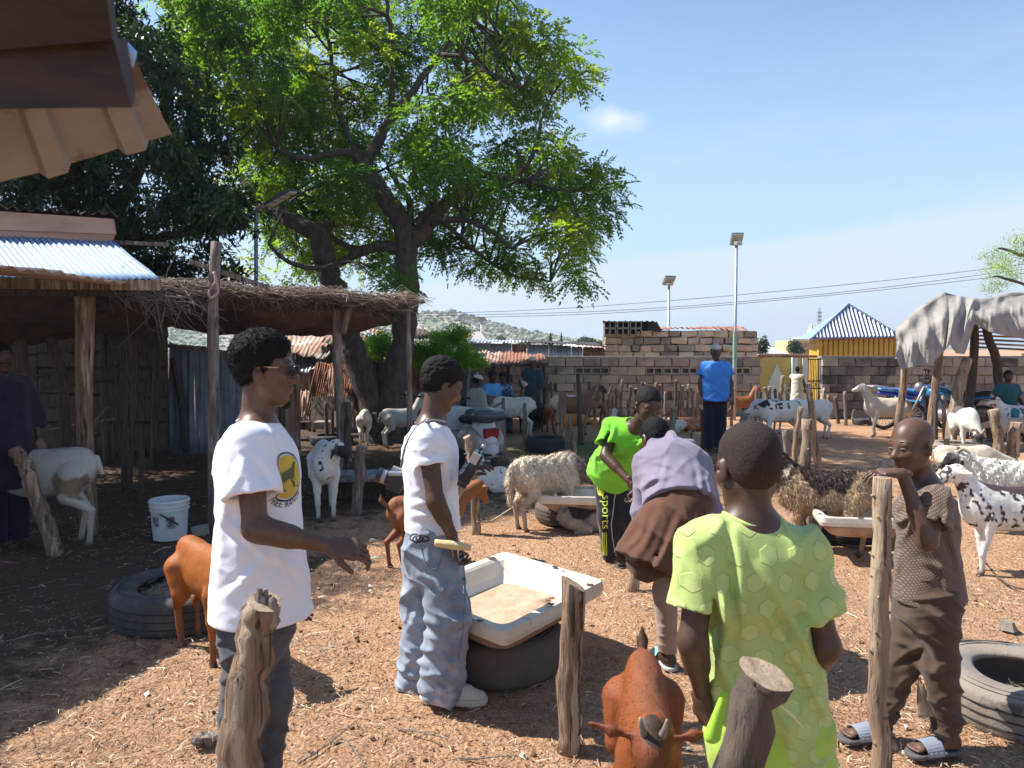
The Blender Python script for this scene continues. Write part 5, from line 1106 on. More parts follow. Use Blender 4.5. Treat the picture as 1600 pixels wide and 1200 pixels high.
def handprims(S,w,d,n,side,s=1.,curl=.5,spread=.12,thumb=.6,k=.004):
    """w wrist, d direction to the fingers, n palm normal (palm faces n), side +1/-1 thumb side; fingers curl towards n"""
    d=unit(d); n=unit(np.asarray(n,float)-d*np.dot(n,d)); t=np.cross(d,n)*side
    S.cap(w-d*.02*s,w+d*.02*s,.024*s,.026*s,k=.02,fl=(n,.75)); pc=w+d*.055*s
    for q in (-.6,-.2,.2,.6): S.cap(w+d*.015*s+t*q*.03*s,w+d*.085*s+t*q*.055*s,.016*s,.013*s,k=.016,fl=(n,.9))
    for i,q in enumerate((.030,.010,-.010,-.029)):
        L_=(.036,.041,.038,.029)[i]; a=curl*(.8+.12*i); p0=w+d*.086*s+t*q*s; dd=unit(d+t*(q*4*spread)); 
        for j in range(3):
            ang=a*(j+.6)*.9; di=dd*math.cos(ang)+n*math.sin(ang); l=L_*(1,.72,.58)[j]*s; p1=p0+di*l
            S.cap(p0,p1,(.0088-.0009*j)*s,(.0080-.0009*j)*s,k=k); p0=p1
    p0=w+d*.022*s+t*.026*s; di=unit(t*.75+d*.65+n*.25); p1=p0+di*.036*s; S.cap(p0,p1,.0135*s,.0105*s,k=.014)
    di=unit(t*(.45-.5*thumb)+d*.8+n*(.2+.7*thumb)); p2=p1+di*.030*s; S.cap(p1,p2,.0105*s,.0092*s,k=.004); di=unit(di+n*.5*thumb-t*.3*thumb); S.cap(p2,p2+di*.024*s,.0092*s,.0075*s,k=.004)
def torsoframe(J):
    ac=unit(J['shR']-J['shL']); sp=unit(J['nb']-J['pel']); fw=unit(np.cross(sp,ac)); ac=np.cross(fw,sp); return ac,fw,sp
def bodyprims(S,J,s,legs=True,arms=('L','R'),fat=1.):
    ac,fw,sp=torsoframe(J); Rm=np.stack([ac,fw,sp],1); nb,pel=J['nb'],J['pel']; L_=np.linalg.norm(nb-pel)
    S.cap(nb-sp*.02*s,J['hd']-J['up']*.045*s-J['f']*.018*s,.058*s,.052*s,k=.03)
    S.ell(lerp(nb,pel,.30),A(.150*fat,.105*fat,.20)*s,Rm,k=.05); S.ell(lerp(nb,pel,.68),A(.130*fat,.100*fat,.17)*s,Rm,k=.05); S.ell(pel,A(.155*fat,.115*fat,.115)*s,Rm,k=.05)
    for q in 'LR':
        sh=J['sh'+q]; S.cap(nb-sp*.035*s,sh,.050*s,.052*s,k=.05)
        if q in arms:
            el,wr=J['el'+q],J['wr'+q]; S.cap(sh,el,.050*s,.038*s,k=.03); S.cap(el,wr,.0395*s,.0255*s,k=.02); S.cap(lerp(el,wr,.1),lerp(el,wr,.45),.040*s,.036*s,k=.02)
    if legs:
        for q in 'LR':
            if 'kn'+q not in J: continue
            hp,kn,an=J['hp'+q],J['kn'+q],J['an'+q]; S.cap(hp,kn,.082*s,.054*s,k=.04); S.cap(kn,an,.052*s,.034*s,k=.03); kx=unit(kn-an); ax_=unit(np.cross(fw if abs(fw@kx)<.9 else ac,kx)); S.ell(lerp(kn,an,.3),A(.046,.05,.11)*s,np.stack([ax_,np.cross(kx,ax_),kx],1),k=.03)
def footprims(S,an,toe,s,up=A(0,0,1)):
    d=toe-an; d[2]=0; d=unit(d); sd=np.cross(up,d); h=an-up*.062*s; base=an.copy(); base[2]=toe[2]
    S.cap(an+up*.01,base+up*.035*s-d*.02*s,.034*s,.032*s,k=.02); S.cap(base+up*.03*s-d*.03*s,base+d*.10*s+up*.024*s,.032*s,.026*s,k=.03)
    S.cap(base+d*.05*s+up*.022*s,base+d*.135*s+up*.016*s,.034*s,.030*s,k=.03,fl=(up,.55))
    for i,q in enumerate((-.030,-.014,.000,.014,.027)):
        L_=(.028,.034,.032,.028,.022)[i]; p0=base+d*.15*s+sd*q*s+up*.014*s; S.cap(p0,p0+d*L_*s-up*.003,(.012,.0085,.008,.008,.008)[i]*s,(.011,.008,.0075,.0075,.007)[i]*s,k=.004)
    return d,sd,base
def folds(dirs,seed=0,mod=3.):
    """dirs: list of (direction, cycles per metre, amplitude)"""
    def f(Pt):
        w=np.zeros(len(Pt),np.float32)
        for i,(d,fr,am) in enumerate(dirs):
            d=unit(d).astype(np.float32); fr=fr*1.25; ph=(Pt@d)*fr*6.283+2.4*nz3(Pt,mod,seed+i+1)
            s_=1-np.abs(np.sin(ph*.5)); w+=.72*am*(s_**2.2*2-.5)*np.clip(.25+1.0*nz3(Pt,mod*1.4,seed+20+i),0,1)
        w+=.0012*nz3(Pt,26,seed+40)
        return -w
    return f
def ridges(lst,amp=.009,w=7.):
    """cloth creases running between two points given as they appear from the front"""
    def f(Pt):
        X=Pt[:,0];Y=np.maximum(Pt[:,1],.2);Z=Pt[:,2]-CAMZ; fz=Y*FW[1]+Z*FW[2]; px=800+FPX*X/fz; py=600-FPX*(Y*UP[1]+Z*UP[2])/fz; o=np.zeros(len(Pt),np.float32)
        wob=3.5*nz3(Pt,9,31)
        for q in lst:
            a=A(*q[:2]); b=A(*q[2:4]); am=q[4] if len(q)>4 else 1.; L_=np.linalg.norm(b-a); u=(b-a)/L_; t=((px-a[0])*u[0]+(py-a[1])*u[1])/L_; s=(px-a[0])*-u[1]+(py-a[1])*u[0]+wob+4*np.sin(np.clip(t,0,1)*3.1)
            tp=np.clip(1.1-np.abs(t-.5)*1.9,0,1)**.7; o-=am*amp*tp*(np.exp(-(s/w)**2)-.75*np.exp(-((s-w*1.5)/(w*.9))**2))
        return o.astype(np.float32)
    return f
def person(label,hd,f,up=(0,0,1),s=1.,sk=SK,hs=None,hair='short',vs=.0055,J=None,legs=True,arms=('L','R'),feet=None,hands=(),fat=1.,eyes=False,base=None,group=None,hairlen=.010,cap=None,extra=None):
    """joints in J as world points. Returns root, J"""
    J=dict(J); J['hd']=np.asarray(hd,float); J['f']=unit(f); J['up']=unit(up); hs=hs or s
    b=base if base is not None else A(J['pel'][0],J['pel'][1],0)
    root=thing('person',label,'person',b,group)
    S=Sdf(); bodyprims(S,J,s,legs,arms,fat); r,f_,u,p=headprims(S,J['hd'],J['f'],J['up'],hs,sk)
    if extra: extra(S,J)
    if feet:
        for q in feet: J['fd'+q]=footprims(S,J['an'+q],J['toe'+q],s*feet[q] if isinstance(feet,dict) else s)
    J['r'],J['f'],J['up'],J['p']=r,f_,u,p
    def sub(Pt,F):
        for q in(-1,1):
            e=p(q*.088,-.004,-.002); F=np.maximum(F,-(np.linalg.norm(Pt-e.astype(np.float32),axis=1)-.0085*hs))
        return F
    V,Q=S.mesh(vs,sub=sub); C=S.colors(V,sk); C=C*(1+.10*nz3(V.astype(np.float32),9,3))[:,None]
    parts=[(V,Q,C)]
    for (w,d,n,sd,kw) in hands:
        H=Sdf(); handprims(H,np.asarray(w,float),np.asarray(d,float),n,sd,s*kw.pop('sc',1.),**kw); v,q=H.mesh(max(.0032,vs*.62)); nn=unit(n)
        c=np.tile(np.asarray(sk,float),(len(v),1)); vn=vnorm(v,q); pm=np.clip(vn@nn,0,1)[:,None]; c=c*(1-pm*.5)+A(.26,.14,.095)*pm*.5; parts.append((v,q,c))
    V,Q,C=joinm(parts); body=mk('body',V,Q,M_skin,root,smooth=True,col=C)
    if hair:
        Hh=Sdf(); hl=hairlen*hs; Rm=np.stack([r,f_,u],1)
        Hh.ell(p(0,-.016,.044),A(.074*hs+hl,.092*hs+hl,.080*hs+hl),Rm,k=.02); Hh.ell(p(0,-.040,-.002),A(.060*hs+hl*.5,.052*hs+hl*.5,.058*hs+hl*.4),Rm,k=.03)
        jj=.0035 if hairlen>.012 else (.0016 if hairlen>.005 else .0005)
        def hd_(Pt): return (jj*nz3(Pt,75,5)+jj*.8*nz3(Pt,140,7)).astype(np.float32)
        c_=J['hd'].astype(np.float32)
        def hc(Pt):
            w=(Pt-c_)/hs; a=w@r.astype(np.float32); b_=w@f_.astype(np.float32); h=w@u.astype(np.float32)
            line=np.where(h>.048, b_-.076-.25*(h-.048)*0+.9*a*a*4, b_-(.018+.55*(h-.0)))   # hairline: forehead, temple, behind ear
            low=-.052-h+.35*np.clip(-b_,0,1)*0-.01
            return np.maximum(line*hs,low*hs)
        v,q=Hh.mesh(max(.0042,vs*.8),disp=hd_,cut=hc); hc_=np.tile(A(.014,.012,.012) if hairlen>.004 else A(.048,.033,.027),(len(v),1))
        if hairlen<=.004:
            hh_=((v-J['hd'])@u)/hs; ww=np.clip((.012-hh_)/.055,0,1)[:,None]; hc_=hc_*(1-ww)+np.asarray(sk)*.85*ww
        ho=mk('hair',v,q,M_hair,body,smooth=True,col=hc_)
        if vs<.008:
            v2,f2,c2=strands(v,q,hc_*1.25,9000,.0028 if hairlen<.004 else (.006 if hairlen<.015 else .011),.0016,(0,0,1),3,lift=1.2,curl=1.2)
            tag(mk('hair_curls',v2,f2,M_hair,body,col=c2),kind='stuff')
    if eyes:
        for q in(-1,1):
            E=Sdf(); Rm=np.stack([unit(r*1.0-f_*q*.35),unit(f_+r*q*.35),u],1); E.ell(p(q*.031,.0845,.004),A(.0155,.008,.0062)*hs,Rm,k=0); v,fc=E.mesh(.0022); mk('eye',v,fc,M_eye,body,smooth=True)
            E=Sdf(); E.ell(p(q*.031,.0875,.003),A(.0062,.0065,.0060)*hs,Rm,k=0); v,fc=E.mesh(.002); mk('iris',v,fc,M_iris,body,smooth=True)
            br_=[p(q*.014,.088,.030),p(q*.030,.089,.036),p(q*.048,.078,.030)]; mk('eyebrow',*tube(spline(br_,3),.0020*hs,6),M_hair2,body,smooth=True)
    return root,J,body
def garment(name,m,root,S,vs=.0065,disp=None,cut=None,shell=.010,colf=None,parent=None):
    V,Q=S.mesh(vs,disp=disp,cut=cut,shell=max(shell,2.6*vs) if shell else 0)
    return mk(name,V,Q,m,parent or root,smooth=True,col=colf(V) if colf else None),V,Q
def shirt(root,J,s,m,hem,slv=.55,name='tshirt',vs=.0065,ra=.135,rb=.150,fl=1.25,sr=(.066,.078),fold=None,neck=.066,vneck=0,arms='LR',colf=None,shell=.010,hemd=None,dispx=None,nk=None,sleeve_to=None,chest=None):
    """hem: world point at the middle of the hem"""
    ac,fw,sp=torsoframe(J); S=Sdf(); nb=J['nb']; t0=nb-sp*.15*s
    S.cap(t0,hem,ra*s,rb*s,k=.03,fl=(ac,fl),flat=True,ext=.2)
    Rm=np.stack([ac,fw,sp],1); S.ell(lerp(nb,J['pel'],.27),A(.172,.122,.17)*s if chest is None else np.asarray(chest)*s,Rm,k=.06)
    for q in 'LR':
        sh=J['sh'+q]; S.cap(nb-sp*.045*s,sh,.058*s,.062*s,k=.05)
        if q in arms:
            el,wr=J['el'+q],J['wr'+q]; e=lerp(sh,el,slv) if slv<=1 else el
            if slv<=1: S.cap(sh,e,sr[0]*s,sr[1]*s,k=.04,flat=True,ext=.1)
            else: S.cap(sh,el,sr[0]*s,sr[1]*s,k=.04); S.cap(el,lerp(el,wr,slv-1),sr[1]*s,sr[1]*.8*s,k=.03,flat=True,ext=.1)
    fd=folds(fold if fold is not None else [(sp+ac*.6,9,.006),(sp-ac*.8+fw*.3,7,.006),(ac+fw*.5,8,.005)],seed=int(abs(nb[0])*100))
    na=J['hd']-J['up']*.03; nbp=nb+fw*vneck*s-sp*.0
    def cut(Pt):
        Pq=Pt.astype(np.float32); d=Sdf.dist(('c',(nbp+sp*.0).astype(np.float32),(nbp+sp*.16+fw*.03).astype(np.float32),neck*s,neck*1.25*s,0,None,None,False,False,0),Pq); return -d
    dd=(lambda Pt:fd(Pt)+dispx(Pt)) if dispx else fd
    return garment(name,m,root,S,vs,dd,cut,shell,colf)+(S,)
def trousers(root,J,s,m,waist,vs=.0065,r0=.098,r1=.082,r2=.082,fold=None,name='trousers',ends=1.0,legs='LR',colf=None,shell=.010,dispx=None,rw=.118):
    ac,fw,sp=torsoframe(J); S=Sdf(); Rm=np.stack([ac,fw,A(0,0,1)],1)
    pel=J['pel']; S.cap(waist,(pel if waist[2]>pel[2] else waist)-A(0,0,.05)*s,rw*s,(rw+.012)*s,k=.03,fl=(ac,1.25),flat0=True)
    for q in legs:
        hp,kn,an=J['hp'+q],J['kn'+q],J['an'+q]; e=lerp(kn,an,ends); S.cap(hp,kn,r0*s,r1*s,k=.05); S.cap(kn,e,r1*s,r2*s,k=.03,flat=True,ext=.1)
    fd=folds(fold if fold is not None else [(A(.3,.2,1),9,.007),(A(-.5,.1,1),7,.006)],seed=5)
    dd=(lambda Pt:fd(Pt)+dispx(Pt)) if dispx else fd
    return garment(name,m,root,S,vs,dd,None,shell,colf)+(S,)
def collar(root,J,V,Q,m,rad,name='collar',r=.006,col=None,dv=0.):
    bv=bvh(V,Q); ac,fw,sp=torsoframe(J); pts=[]
    for a in np.linspace(0,2*math.pi,33):
        o=J['nb']+fw*dv+ac*math.cos(a)*rad+fw*math.sin(a)*rad+sp*.16; h=bv.ray_cast(Vector(o),Vector(-sp),.4)
        pts.append(np.array(h[0]) if h[0] is not None else None)
    ok=[q for q in pts if q is not None]
    if len(ok)<20: return
    for i in range(len(pts)):
        if pts[i] is None: pts[i]=pts[i-1] if i and pts[i-1] is not None else ok[0]
    pts=np.array(pts); 
    for _ in range(3): pts[1:-1]=(pts[:-2]+pts[1:-1]*2+pts[2:])/4
    return mk(name,*tube(pts,r,8,False),m,root,smooth=True,col=col)
def bvh(V,Q): return BVHTree.FromPolygons([tuple(v) for v in V],[tuple(int(i) for i in q) for q in Q])
def wrap(V,F,bv,dr,off=.003,maxd=2.):
    """lay a flat pattern onto a surface along dr"""
    out=[];dr=Vector(dr).normalized()
    for v in V:
        h=bv.ray_cast(Vector(v)-dr*.5,dr,maxd); out.append(np.array(h[0])-np.array(dr)*off if h[0] is not None else np.array(v))
    return np.array(out)
def textmesh(s_,size,ex=0):
    cu=bpy.data.curves.new('t','FONT'); cu.body=s_; cu.size=size; cu.align_x='CENTER'; cu.resolution_u=3
    o=bpy.data.objects.new('t',cu); COL.objects.link(o); me=o.to_mesh(); V=np.array([v.co[:] for v in me.vertices]); F=[tuple(p.vertices) for p in me.polygons]; o.to_mesh_clear(); bpy.data.objects.remove(o); bpy.data.curves.remove(cu); return V,F
def disc(r,n=40,k=8,rx=1):
    V=[(0,0,0)];F=[]
    for i in range(1,k+1):
        for j in range(n): a=2*math.pi*j/n; V.append((r*i/k*math.cos(a)*rx,r*i/k*math.sin(a),0))
    for j in range(n): F.append((0,1+j,1+(j+1)%n))
    for i in range(k-1):
        for j in range(n): a=1+i*n; F.append((a+j,a+n+j,a+n+(j+1)%n,a+(j+1)%n))
    return np.array(V,float),F
def polystrip(pts,w): # flat ribbon in xy
    pts=np.array(pts,float); T=np.gradient(pts,axis=0); Nn=np.stack([-T[:,1],T[:,0]],1); Nn/=np.maximum(np.linalg.norm(Nn,axis=1,keepdims=True),1e-9)
    V=np.vstack([pts+Nn*w/2,pts-Nn*w/2]); n=len(pts); return np.hstack([V,np.zeros((2*n,1))]),[(i,i+1,n+i+1,n+i) for i in range(n-1)]
def tf(V,o,x,y): V=np.asarray(V,float); return np.asarray(o)+V[:,:1]*np.asarray(x)+V[:,1:2]*np.asarray(y)
def jt(d,**k): return {a:P(v[0],v[1],v[2] if len(v)>2 else d) for a,v in k.items()}
# ---- man in the white T-shirt at the left ----
Wt=fabric('white_cotton',(.80,.80,.83),(.76,.76,.80))
J=jt(2.6,nb=(402,660),pel=(402,930),shL=(412,692,2.79),shR=(388,696,2.43),elR=(399,826,2.35),wrR=(514,853,2.40),elL=(425,830,2.84),wrL=(462,900,2.80),hpL=(408,955,2.70),hpR=(393,955,2.53),knL=(424,1090,2.66),knR=(377,1120,2.55),anL=(398,1290,2.74),anR=(366,1320,2.58),toeL=(440,1336,2.74),toeR=(405,1350,2.58))
hdA=P(414,577,2.6)
rt,J,bd=person('man in a white T-shirt and glasses facing right with his forearm held out',hdA,(.97,.10,-.10),(.05,0,1),s=1.0,hs=1.0,J=J,sk=SK,hairlen=.017,vs=.0052,feet={'L':1.0,'R':1.0},hands=[(J['wrR'],A(.95,.12,-.16),A(-.05,.55,-.8),-1,dict(curl=.85,thumb=.5,spread=.05)),(J['wrL'],A(.1,0,-1),A(1,0,0),1,dict(curl=.4))],eyes=True)
o,V,Q,S=shirt(rt,J,1.0,Wt,P(408,958,2.6),slv=.62,ra=.134,rb=.176,fl=1.08,sr=(.074,.094),fold=[(A(.2,0,1),5,.004),(A(.9,.4,.25),6,.007),(A(-.6,.3,1),4,.005)],neck=.060,shell=.024,vs=.006,dispx=ridges([(350,700,338,900),(478,780,488,905),(430,850,350,935),(380,715,350,775),(395,705,445,772),(425,870,484,905),(335,800,420,872),(345,650,330,740),(440,880,400,950,.7)],.008,8))
collar(rt,J,V,Q,Wt,.066,r=.007)
bv=bvh(V,Q); ac,fw,sp=torsoframe(J); dr=unit(A(-.93,.45,0)); lx=unit(np.cross(A(0,0,1),-dr))*1; lc=P(446,742,2.45)
ox=unit(np.cross(A(0,0,1),-dr)); 
def decal(name,V_,F_,m,o,x,y,bv_,dr_,par,off=.003,subdiv=0):
    v=wrap(tf(V_,o,x,y),F_,bv_,dr_,off); return mk(name,v,F_,m,par,world=True)
M_logo=fabric('yellow_print',(.62,.42,.05)); M_prt=fabric('dark_print',(.035,.04,.03)); M_prg=fabric('olive_print',(.10,.12,.035))
ox=unit(A(.30,.95,0)) ; dr=unit(A(-.95,.30,0)); oc=P(466,746,2.50)
v,f=disc(.072); decal('printed_badge',v,f,M_logo,oc,ox,A(0,0,1),bv,dr,o,.004)
v,f=polystrip([(.080*math.cos(a),.080*math.sin(a)) for a in np.linspace(0,6.2832,50)],.005); decal('printed_ring',v,f,M_prt,oc,ox,A(0,0,1),bv,dr,o,.004)
# antelope shape on the badge
gp=[(-.045,-.010),(-.030,.018),(.0,.024),(.022,.030),(.036,.048),(.044,.042),(.036,.024),(.030,.004),(.036,-.040),(.028,-.040),(.018,-.008),(-.012,-.008),(-.022,-.044),(-.030,-.044),(-.026,-.010),(-.040,-.040),(-.048,-.036)]
c0=(0,.004); V_=np.array([(*c0,0)]+[(*q,0) for q in gp]); F_=[(0,1+i,1+(i+1)%len(gp)) for i in range(len(gp))]; decal('printed_antelope',V_,F_,M_prg,oc,ox,A(0,0,1),bv,dr,o,.006)
v,f=polystrip([(-.06,-.05),(.06,-.038)],.004); decal('printed_line',v,f,M_prg,oc,ox,A(0,0,1),bv,dr,o,.006)
tv,tf_=textmesh('FREE RANGE',.030); Rr=.098; th=tv[:,0]/Rr; rr=Rr-tv[:,1]+.004; tv2=np.stack([rr*np.sin(th),-rr*np.cos(th),0*th],1); decal('printed_letters',tv2,tf_,M_prt,oc,ox,A(0,0,1),bv,dr,o,.004)
Jn=fabric('charcoal_denim',(.085,.085,.095),(.045,.045,.052),bscale=260,c3=(.13,.13,.14),c3s=5,c3t=.6)
trousers(rt,J,1.0,Jn,P(402,900,2.6),r0=.092,r1=.072,r2=.068,fold=[(A(.2,.3,1),8,.007),(A(-.5,.1,1),14,.006)])
p=J['p']; gl=MB(); M_gl=mat('spectacle_frame',(.02,.015,.014),rough=.25); M_gld=mat('gilt_metal',(.55,.38,.2),rough=.3,metal=.8)
for q in(-1,1):
    rim=[p(q*.034+.023*math.cos(a)*.95,.108-.010*abs(math.cos(a)*q*.5+.5),.006+.019*math.sin(a)) for a in np.linspace(0,2*math.pi,17)]
    gl.tube(rim,.0022,6,False); gl.tube([p(q*.056,.103,.012),p(q*.078,.06,.014),p(q*.083,.0,.012),p(q*.083,-.02,-.006)],.0021,6)
gl.tube([p(-.012,.112,.012),p(.012,.112,.012)],.002,6); go=gl.done('spectacles',M_gl,bd,smooth=True)
V_=[];
for q in(-1,1):
    v,f=disc(.021,16,2); v=np.array([p(q*.034+a[0],.1075,.006+a[1]*.85) for a in v]); mk('lens',v,f,mat('dark_lens',(.03,.03,.035),rough=.05) if 'dark_lens' not in MATS else MATS['dark_lens'],go)
mk('temple_inlay',*tube([p(.080,.06,.0145),p(.085,.012,.0125)],.0026,6),M_gld,go,smooth=True)
g_=Sdf(); g_.ell(p(0,.080,-.112),A(.016,.014,.020),None,k=0); v,q_=g_.mesh(.004,disp=lambda X:.002*nz3(X,120,3)); mk('goatee',v,q_,M_hair,bd,smooth=True,col=A(.012,.01,.01))
# ---- man in the white polo with the camera ----
Jb=jt(3.6,nb=(672,662),pel=(672,838),shR=(668,688,3.44),shL=(684,684,3.80),elR=(680,782,3.38),wrR=(707,838,3.40),elL=(706,772,3.84),wrL=(722,748,3.62),hpR=(686,868,3.52),hpL=(662,866,3.70),knR=(701,962,3.50),knL=(661,960,3.74),anR=(688,1082,3.60),anL=(655,1066,3.84),toeR=(745,1108,3.58),toeL=(690,1085,3.80))
hdB=P(690,601,3.62)
rt,Jb,bd=person('man in a tight white polo shirt and pale baggy jeans looking down at his device',hdB,(.82,.42,-.42),(.22,.08,1),s=1.0,hs=1.0,J=Jb,sk=SK*.8,hairlen=.014,vs=.006,eyes=False,hands=[(Jb['wrR'],A(.12,.0,-1),A(.75,.1,-.1),1,dict(curl=1.05,thumb=.9)),(Jb['wrL'],A(.72,-.25,.55),A(.3,-.2,-.9),1,dict(curl=.5,thumb=.3))])
o,V,Q,S=shirt(rt,Jb,1.0,Wt,P(676,826,3.6),slv=.42,name='polo_shirt',ra=.126,rb=.134,fl=1.22,sr=(.066,.068),fold=[(A(.15,0,1),7,.0045),(A(.8,.4,.5),6,.005),(A(0,.1,1),16,.003)],neck=.062,shell=.008,vs=.006,chest=(.165,.118,.17),dispx=ridges([(638,690,655,770),(640,790,705,800),(638,808,700,817),(655,705,700,690),(700,730,690,790),(640,770,690,778,.7)],.006,6))
collar(rt,Jb,V,Q,Wt,.068,r=.008)
Jd=fabric('pale_washed_denim',(.30,.34,.41),(.17,.205,.27),scale=7,bscale=300,wr=(6,.05,1.),c3=(.42,.45,.51),c3s=4,c3t=.56)
def cuffs(Pt): # gathered cloth near the shoes
    z=Pt[:,2]; return (-.008*np.abs(np.sin(z*42+2.4*nz3(Pt,5,3)))*np.clip((.30-z)/.2,0,1)).astype(np.float32)
tro,VT,QT,S=trousers(rt,Jb,1.0,Jd,P(675,800,3.6),r0=.112,r1=.104,r2=.112,fold=[(A(.9,.3,.7),5,.016),(A(-.8,.1,.8),4,.016),(A(.5,.3,1.3),7,.010),(A(1,0,.15),6,.008)],dispx=lambda Pt:cuffs(Pt)+ridges([(652,900,700,932),(690,935,732,908),(645,960,692,988),(698,988,730,970),(642,1012,700,1032),(690,1048,726,1032),(650,1052,722,1068),(660,872,690,925),(640,1035,668,1045),(655,935,640,985),(700,945,735,950)],.013,6.)(Pt),ends=.97,vs=.006)
bvt=bvh(VT,QT)
def seam(pts,m,par,bv_,w=.004,dr_=(0,1,0),name='seam'):
    sp=spline(pts,8); out=[]
    for q in sp:
        h=bv_.ray_cast(Vector(q)-Vector(dr_)*.6,Vector(dr_),2); out.append(np.array(h[0]) if h[0] is not None else q)
    return mk(name,*tube(np.array(out)-np.asarray(dr_)*.001,w,5),m,par,smooth=True)
M_seam=fabric('denim_seam',(.16,.20,.28)); 
seam([P(716,860,3.3),P(722,930,3.3),P(722,985,3.3),P(712,1060,3.3)],M_seam,tro,bvt,.003)
seam([P(648,860,3.3),P(664,895,3.3),P(680,897,3.3),P(690,870,3.3)],M_seam,tro,bvt,.003,name='pocket_edge'); seam([P(718,920,3.3),P(733,935,3.3),P(735,955,3.3)],M_seam,tro,bvt,.0035,name='pocket_edge'); seam([P(712,1000,3.3),P(722,998,3.3)],M_seam,tro,bvt,.0035,name='pocket_edge')
M_shoe=mat('cream_leather',(.62,.57,.47),(.50,.45,.36),scale=12,rough=.55,bump=.1,bscale=60); M_sole=mat('cream_sole',(.50,.44,.33),rough=.7)
def sneaker(an,toe,root,s=1.):
    d=toe-an; d[2]=0; d=unit(d); sd=np.cross(A(0,0,1),d); z=.0; b=A(an[0],an[1],z); up=A(0,0,1)
    S=Sdf(); S.cap(b-d*.055+up*.055,b+d*.02+up*.075,.046,.050,k=.03); S.cap(b+up*.065,b+d*.12+up*.050,.050,.044,k=.04,fl=(sd,.85)); S.cap(b+d*.08+up*.042,b+d*.19+up*.036,.044,.036,k=.04,fl=(up,.8)); S.cap(b+up*.06,b+up*.12,.046,.048,k=.02)
    v,q=S.mesh(.006,cut=lambda X:.024-X[:,2],disp=lambda X:(.0018*np.sin((X@d.astype(np.float32))*180)*(X[:,2]>.07)).astype(np.float32)); sh=mk('shoe',v,q,M_shoe,root,smooth=True)
    S=Sdf(); S.cap(b-d*.055+up*.02,b+d*.19+up*.02,.048,.044,k=0,fl=(sd,1.02)); S.cap(b+d*.12+up*.02,b+d*.16+up*.02,.052,.05,k=.03)
    v,q=S.mesh(.006,cut=lambda X:np.maximum(X[:,2]-.036,.002-X[:,2])); mk('sole',v,q,M_sole,sh,smooth=False)
    for k in range(4): c=b+d*(.06+.025*k)+up*(.100-.008*k); mk('lace',*tube([c-sd*.03-up*.012,c+up*.004,c+sd*.03-up*.012],.0035,5),M_sole,sh,smooth=True)
    c=b+d*.03-sd*0; 
    return sh
sneaker(Jb['anR'],Jb['toeR'],rt); sneaker(Jb['anL'],Jb['toeL'],rt)
M_strap=fabric('grey_strap',(.16,.16,.18)); bvs=bvh(V,Q)
sp_=[P(704,668,3.4),P(694,660,3.4),P(672,658,3.4),P(648,670,3.4),P(630,700,3.4),P(620,738,3.4)]
o1=seam(sp_,M_strap,None,bvs,.007,name='camera_strap'); tag(o1,'grey camera strap slung over the back of the white polo shirt','strap')
# DSLR at his hip side
M_cam=mat('camera_black',(.018,.018,.02),rough=.4,bump=.2,bscale=200); M_cams=mat('camera_silver',(.36,.37,.40),rough=.35,metal=.6)
ct=thing('dslr_camera','black and silver camera hanging behind the polo-shirted man','camera',P(614,752,3.62)); Rc=np.array(Matrix.Rotation(R(20),3,'Y'))
cc=P(620,752,3.62); MB().box(cc,(.035,.055,.042),Rc).done('camera_body',M_cam,ct); MB().box(cc+A(0.0,0,.048),(.025,.025,.018),Rc).done('prism_housing',M_cams,ct)
for k,(l0,l1,r_) in enumerate([(.03,.055,.036),(.055,.075,.033),(.075,.100,.036)]): V_,F_=tube([cc-Rc@A(l0,0,0),cc-Rc@A(l1,0,0)],r_,20); mk('lens_barrel' if k<2 else 'lens_hood',V_,F_,[M_cam,M_cams,M_cam][k],ct,smooth=False)
mk('shoulder_plate',*tube([cc+A(-.03,-.05,.045),cc+A(.03,-.05,.045)],.012,8),M_cams,ct)
# device in the left hand, wireless microphone on top
dv=thing('recorder','black handheld recorder with a small wireless receiver clipped on it','recorder',P(738,732,3.5)); Rd=np.array(Matrix.Rotation(R(-32),3,'Y')@Matrix.Rotation(R(20),3,'Z'))
Rd=np.stack([unit(A(.80,-.2,-.45)),unit(A(.25,.95,0)),unit(A(.42,-.1,.9))],1)
u1=unit(P(752,704,3.5)-P(722,757,3.5)); u2=A(0,1,0); u3=unit(np.cross(u1,u2)); Rd=np.stack([u3,np.cross(u1,u3),u1],1)
MB().box(P(735,734,3.48),(.022,.035,.085),Rd,jit=.001).done('recorder_body',M_cam,dv); MB().box(P(742,716,3.44),(.018,.026,.024),Rd).done('receiver',M_cams,dv); MB().box(P(731,742,3.47),(.024,.028,.035),Rd).done('grip',M_black,dv)
mk('antenna',*tube(spline([P(746,712,3.46),P(751,702,3.46),P(755,698,3.45)],3),.006,6),M_cam,dv,smooth=True); mk('antenna_tip',*tube([P(754,700,3.45),P(757,695,3.45)],.010,8),M_cams,dv,smooth=True)
# corn cob in the right hand
cb=thing('corn_cob','pale yellow corn cob held in the right hand of the polo-shirted man','corn cob',P(706,852,3.34)); a,b_=P(679,848,3.33),P(736,856,3.33)
r0=lambda t:.0185*math.sin(math.pi*(.22+.62*t))**.5
mb=MB(); V_,F_=tube([lerp(a,b_,t) for t in np.linspace(0,1,14)],[r0(t)*(1+.06*(i%2)) for i,t in enumerate(np.linspace(0,1,14))],14,True,.05); mk('cob',V_,F_,mat('corn_yellow',(.72,.55,.20),(.66,.52,.28),scale=40,rough=.5,bump=.6,bscale=120),cb,smooth=True)
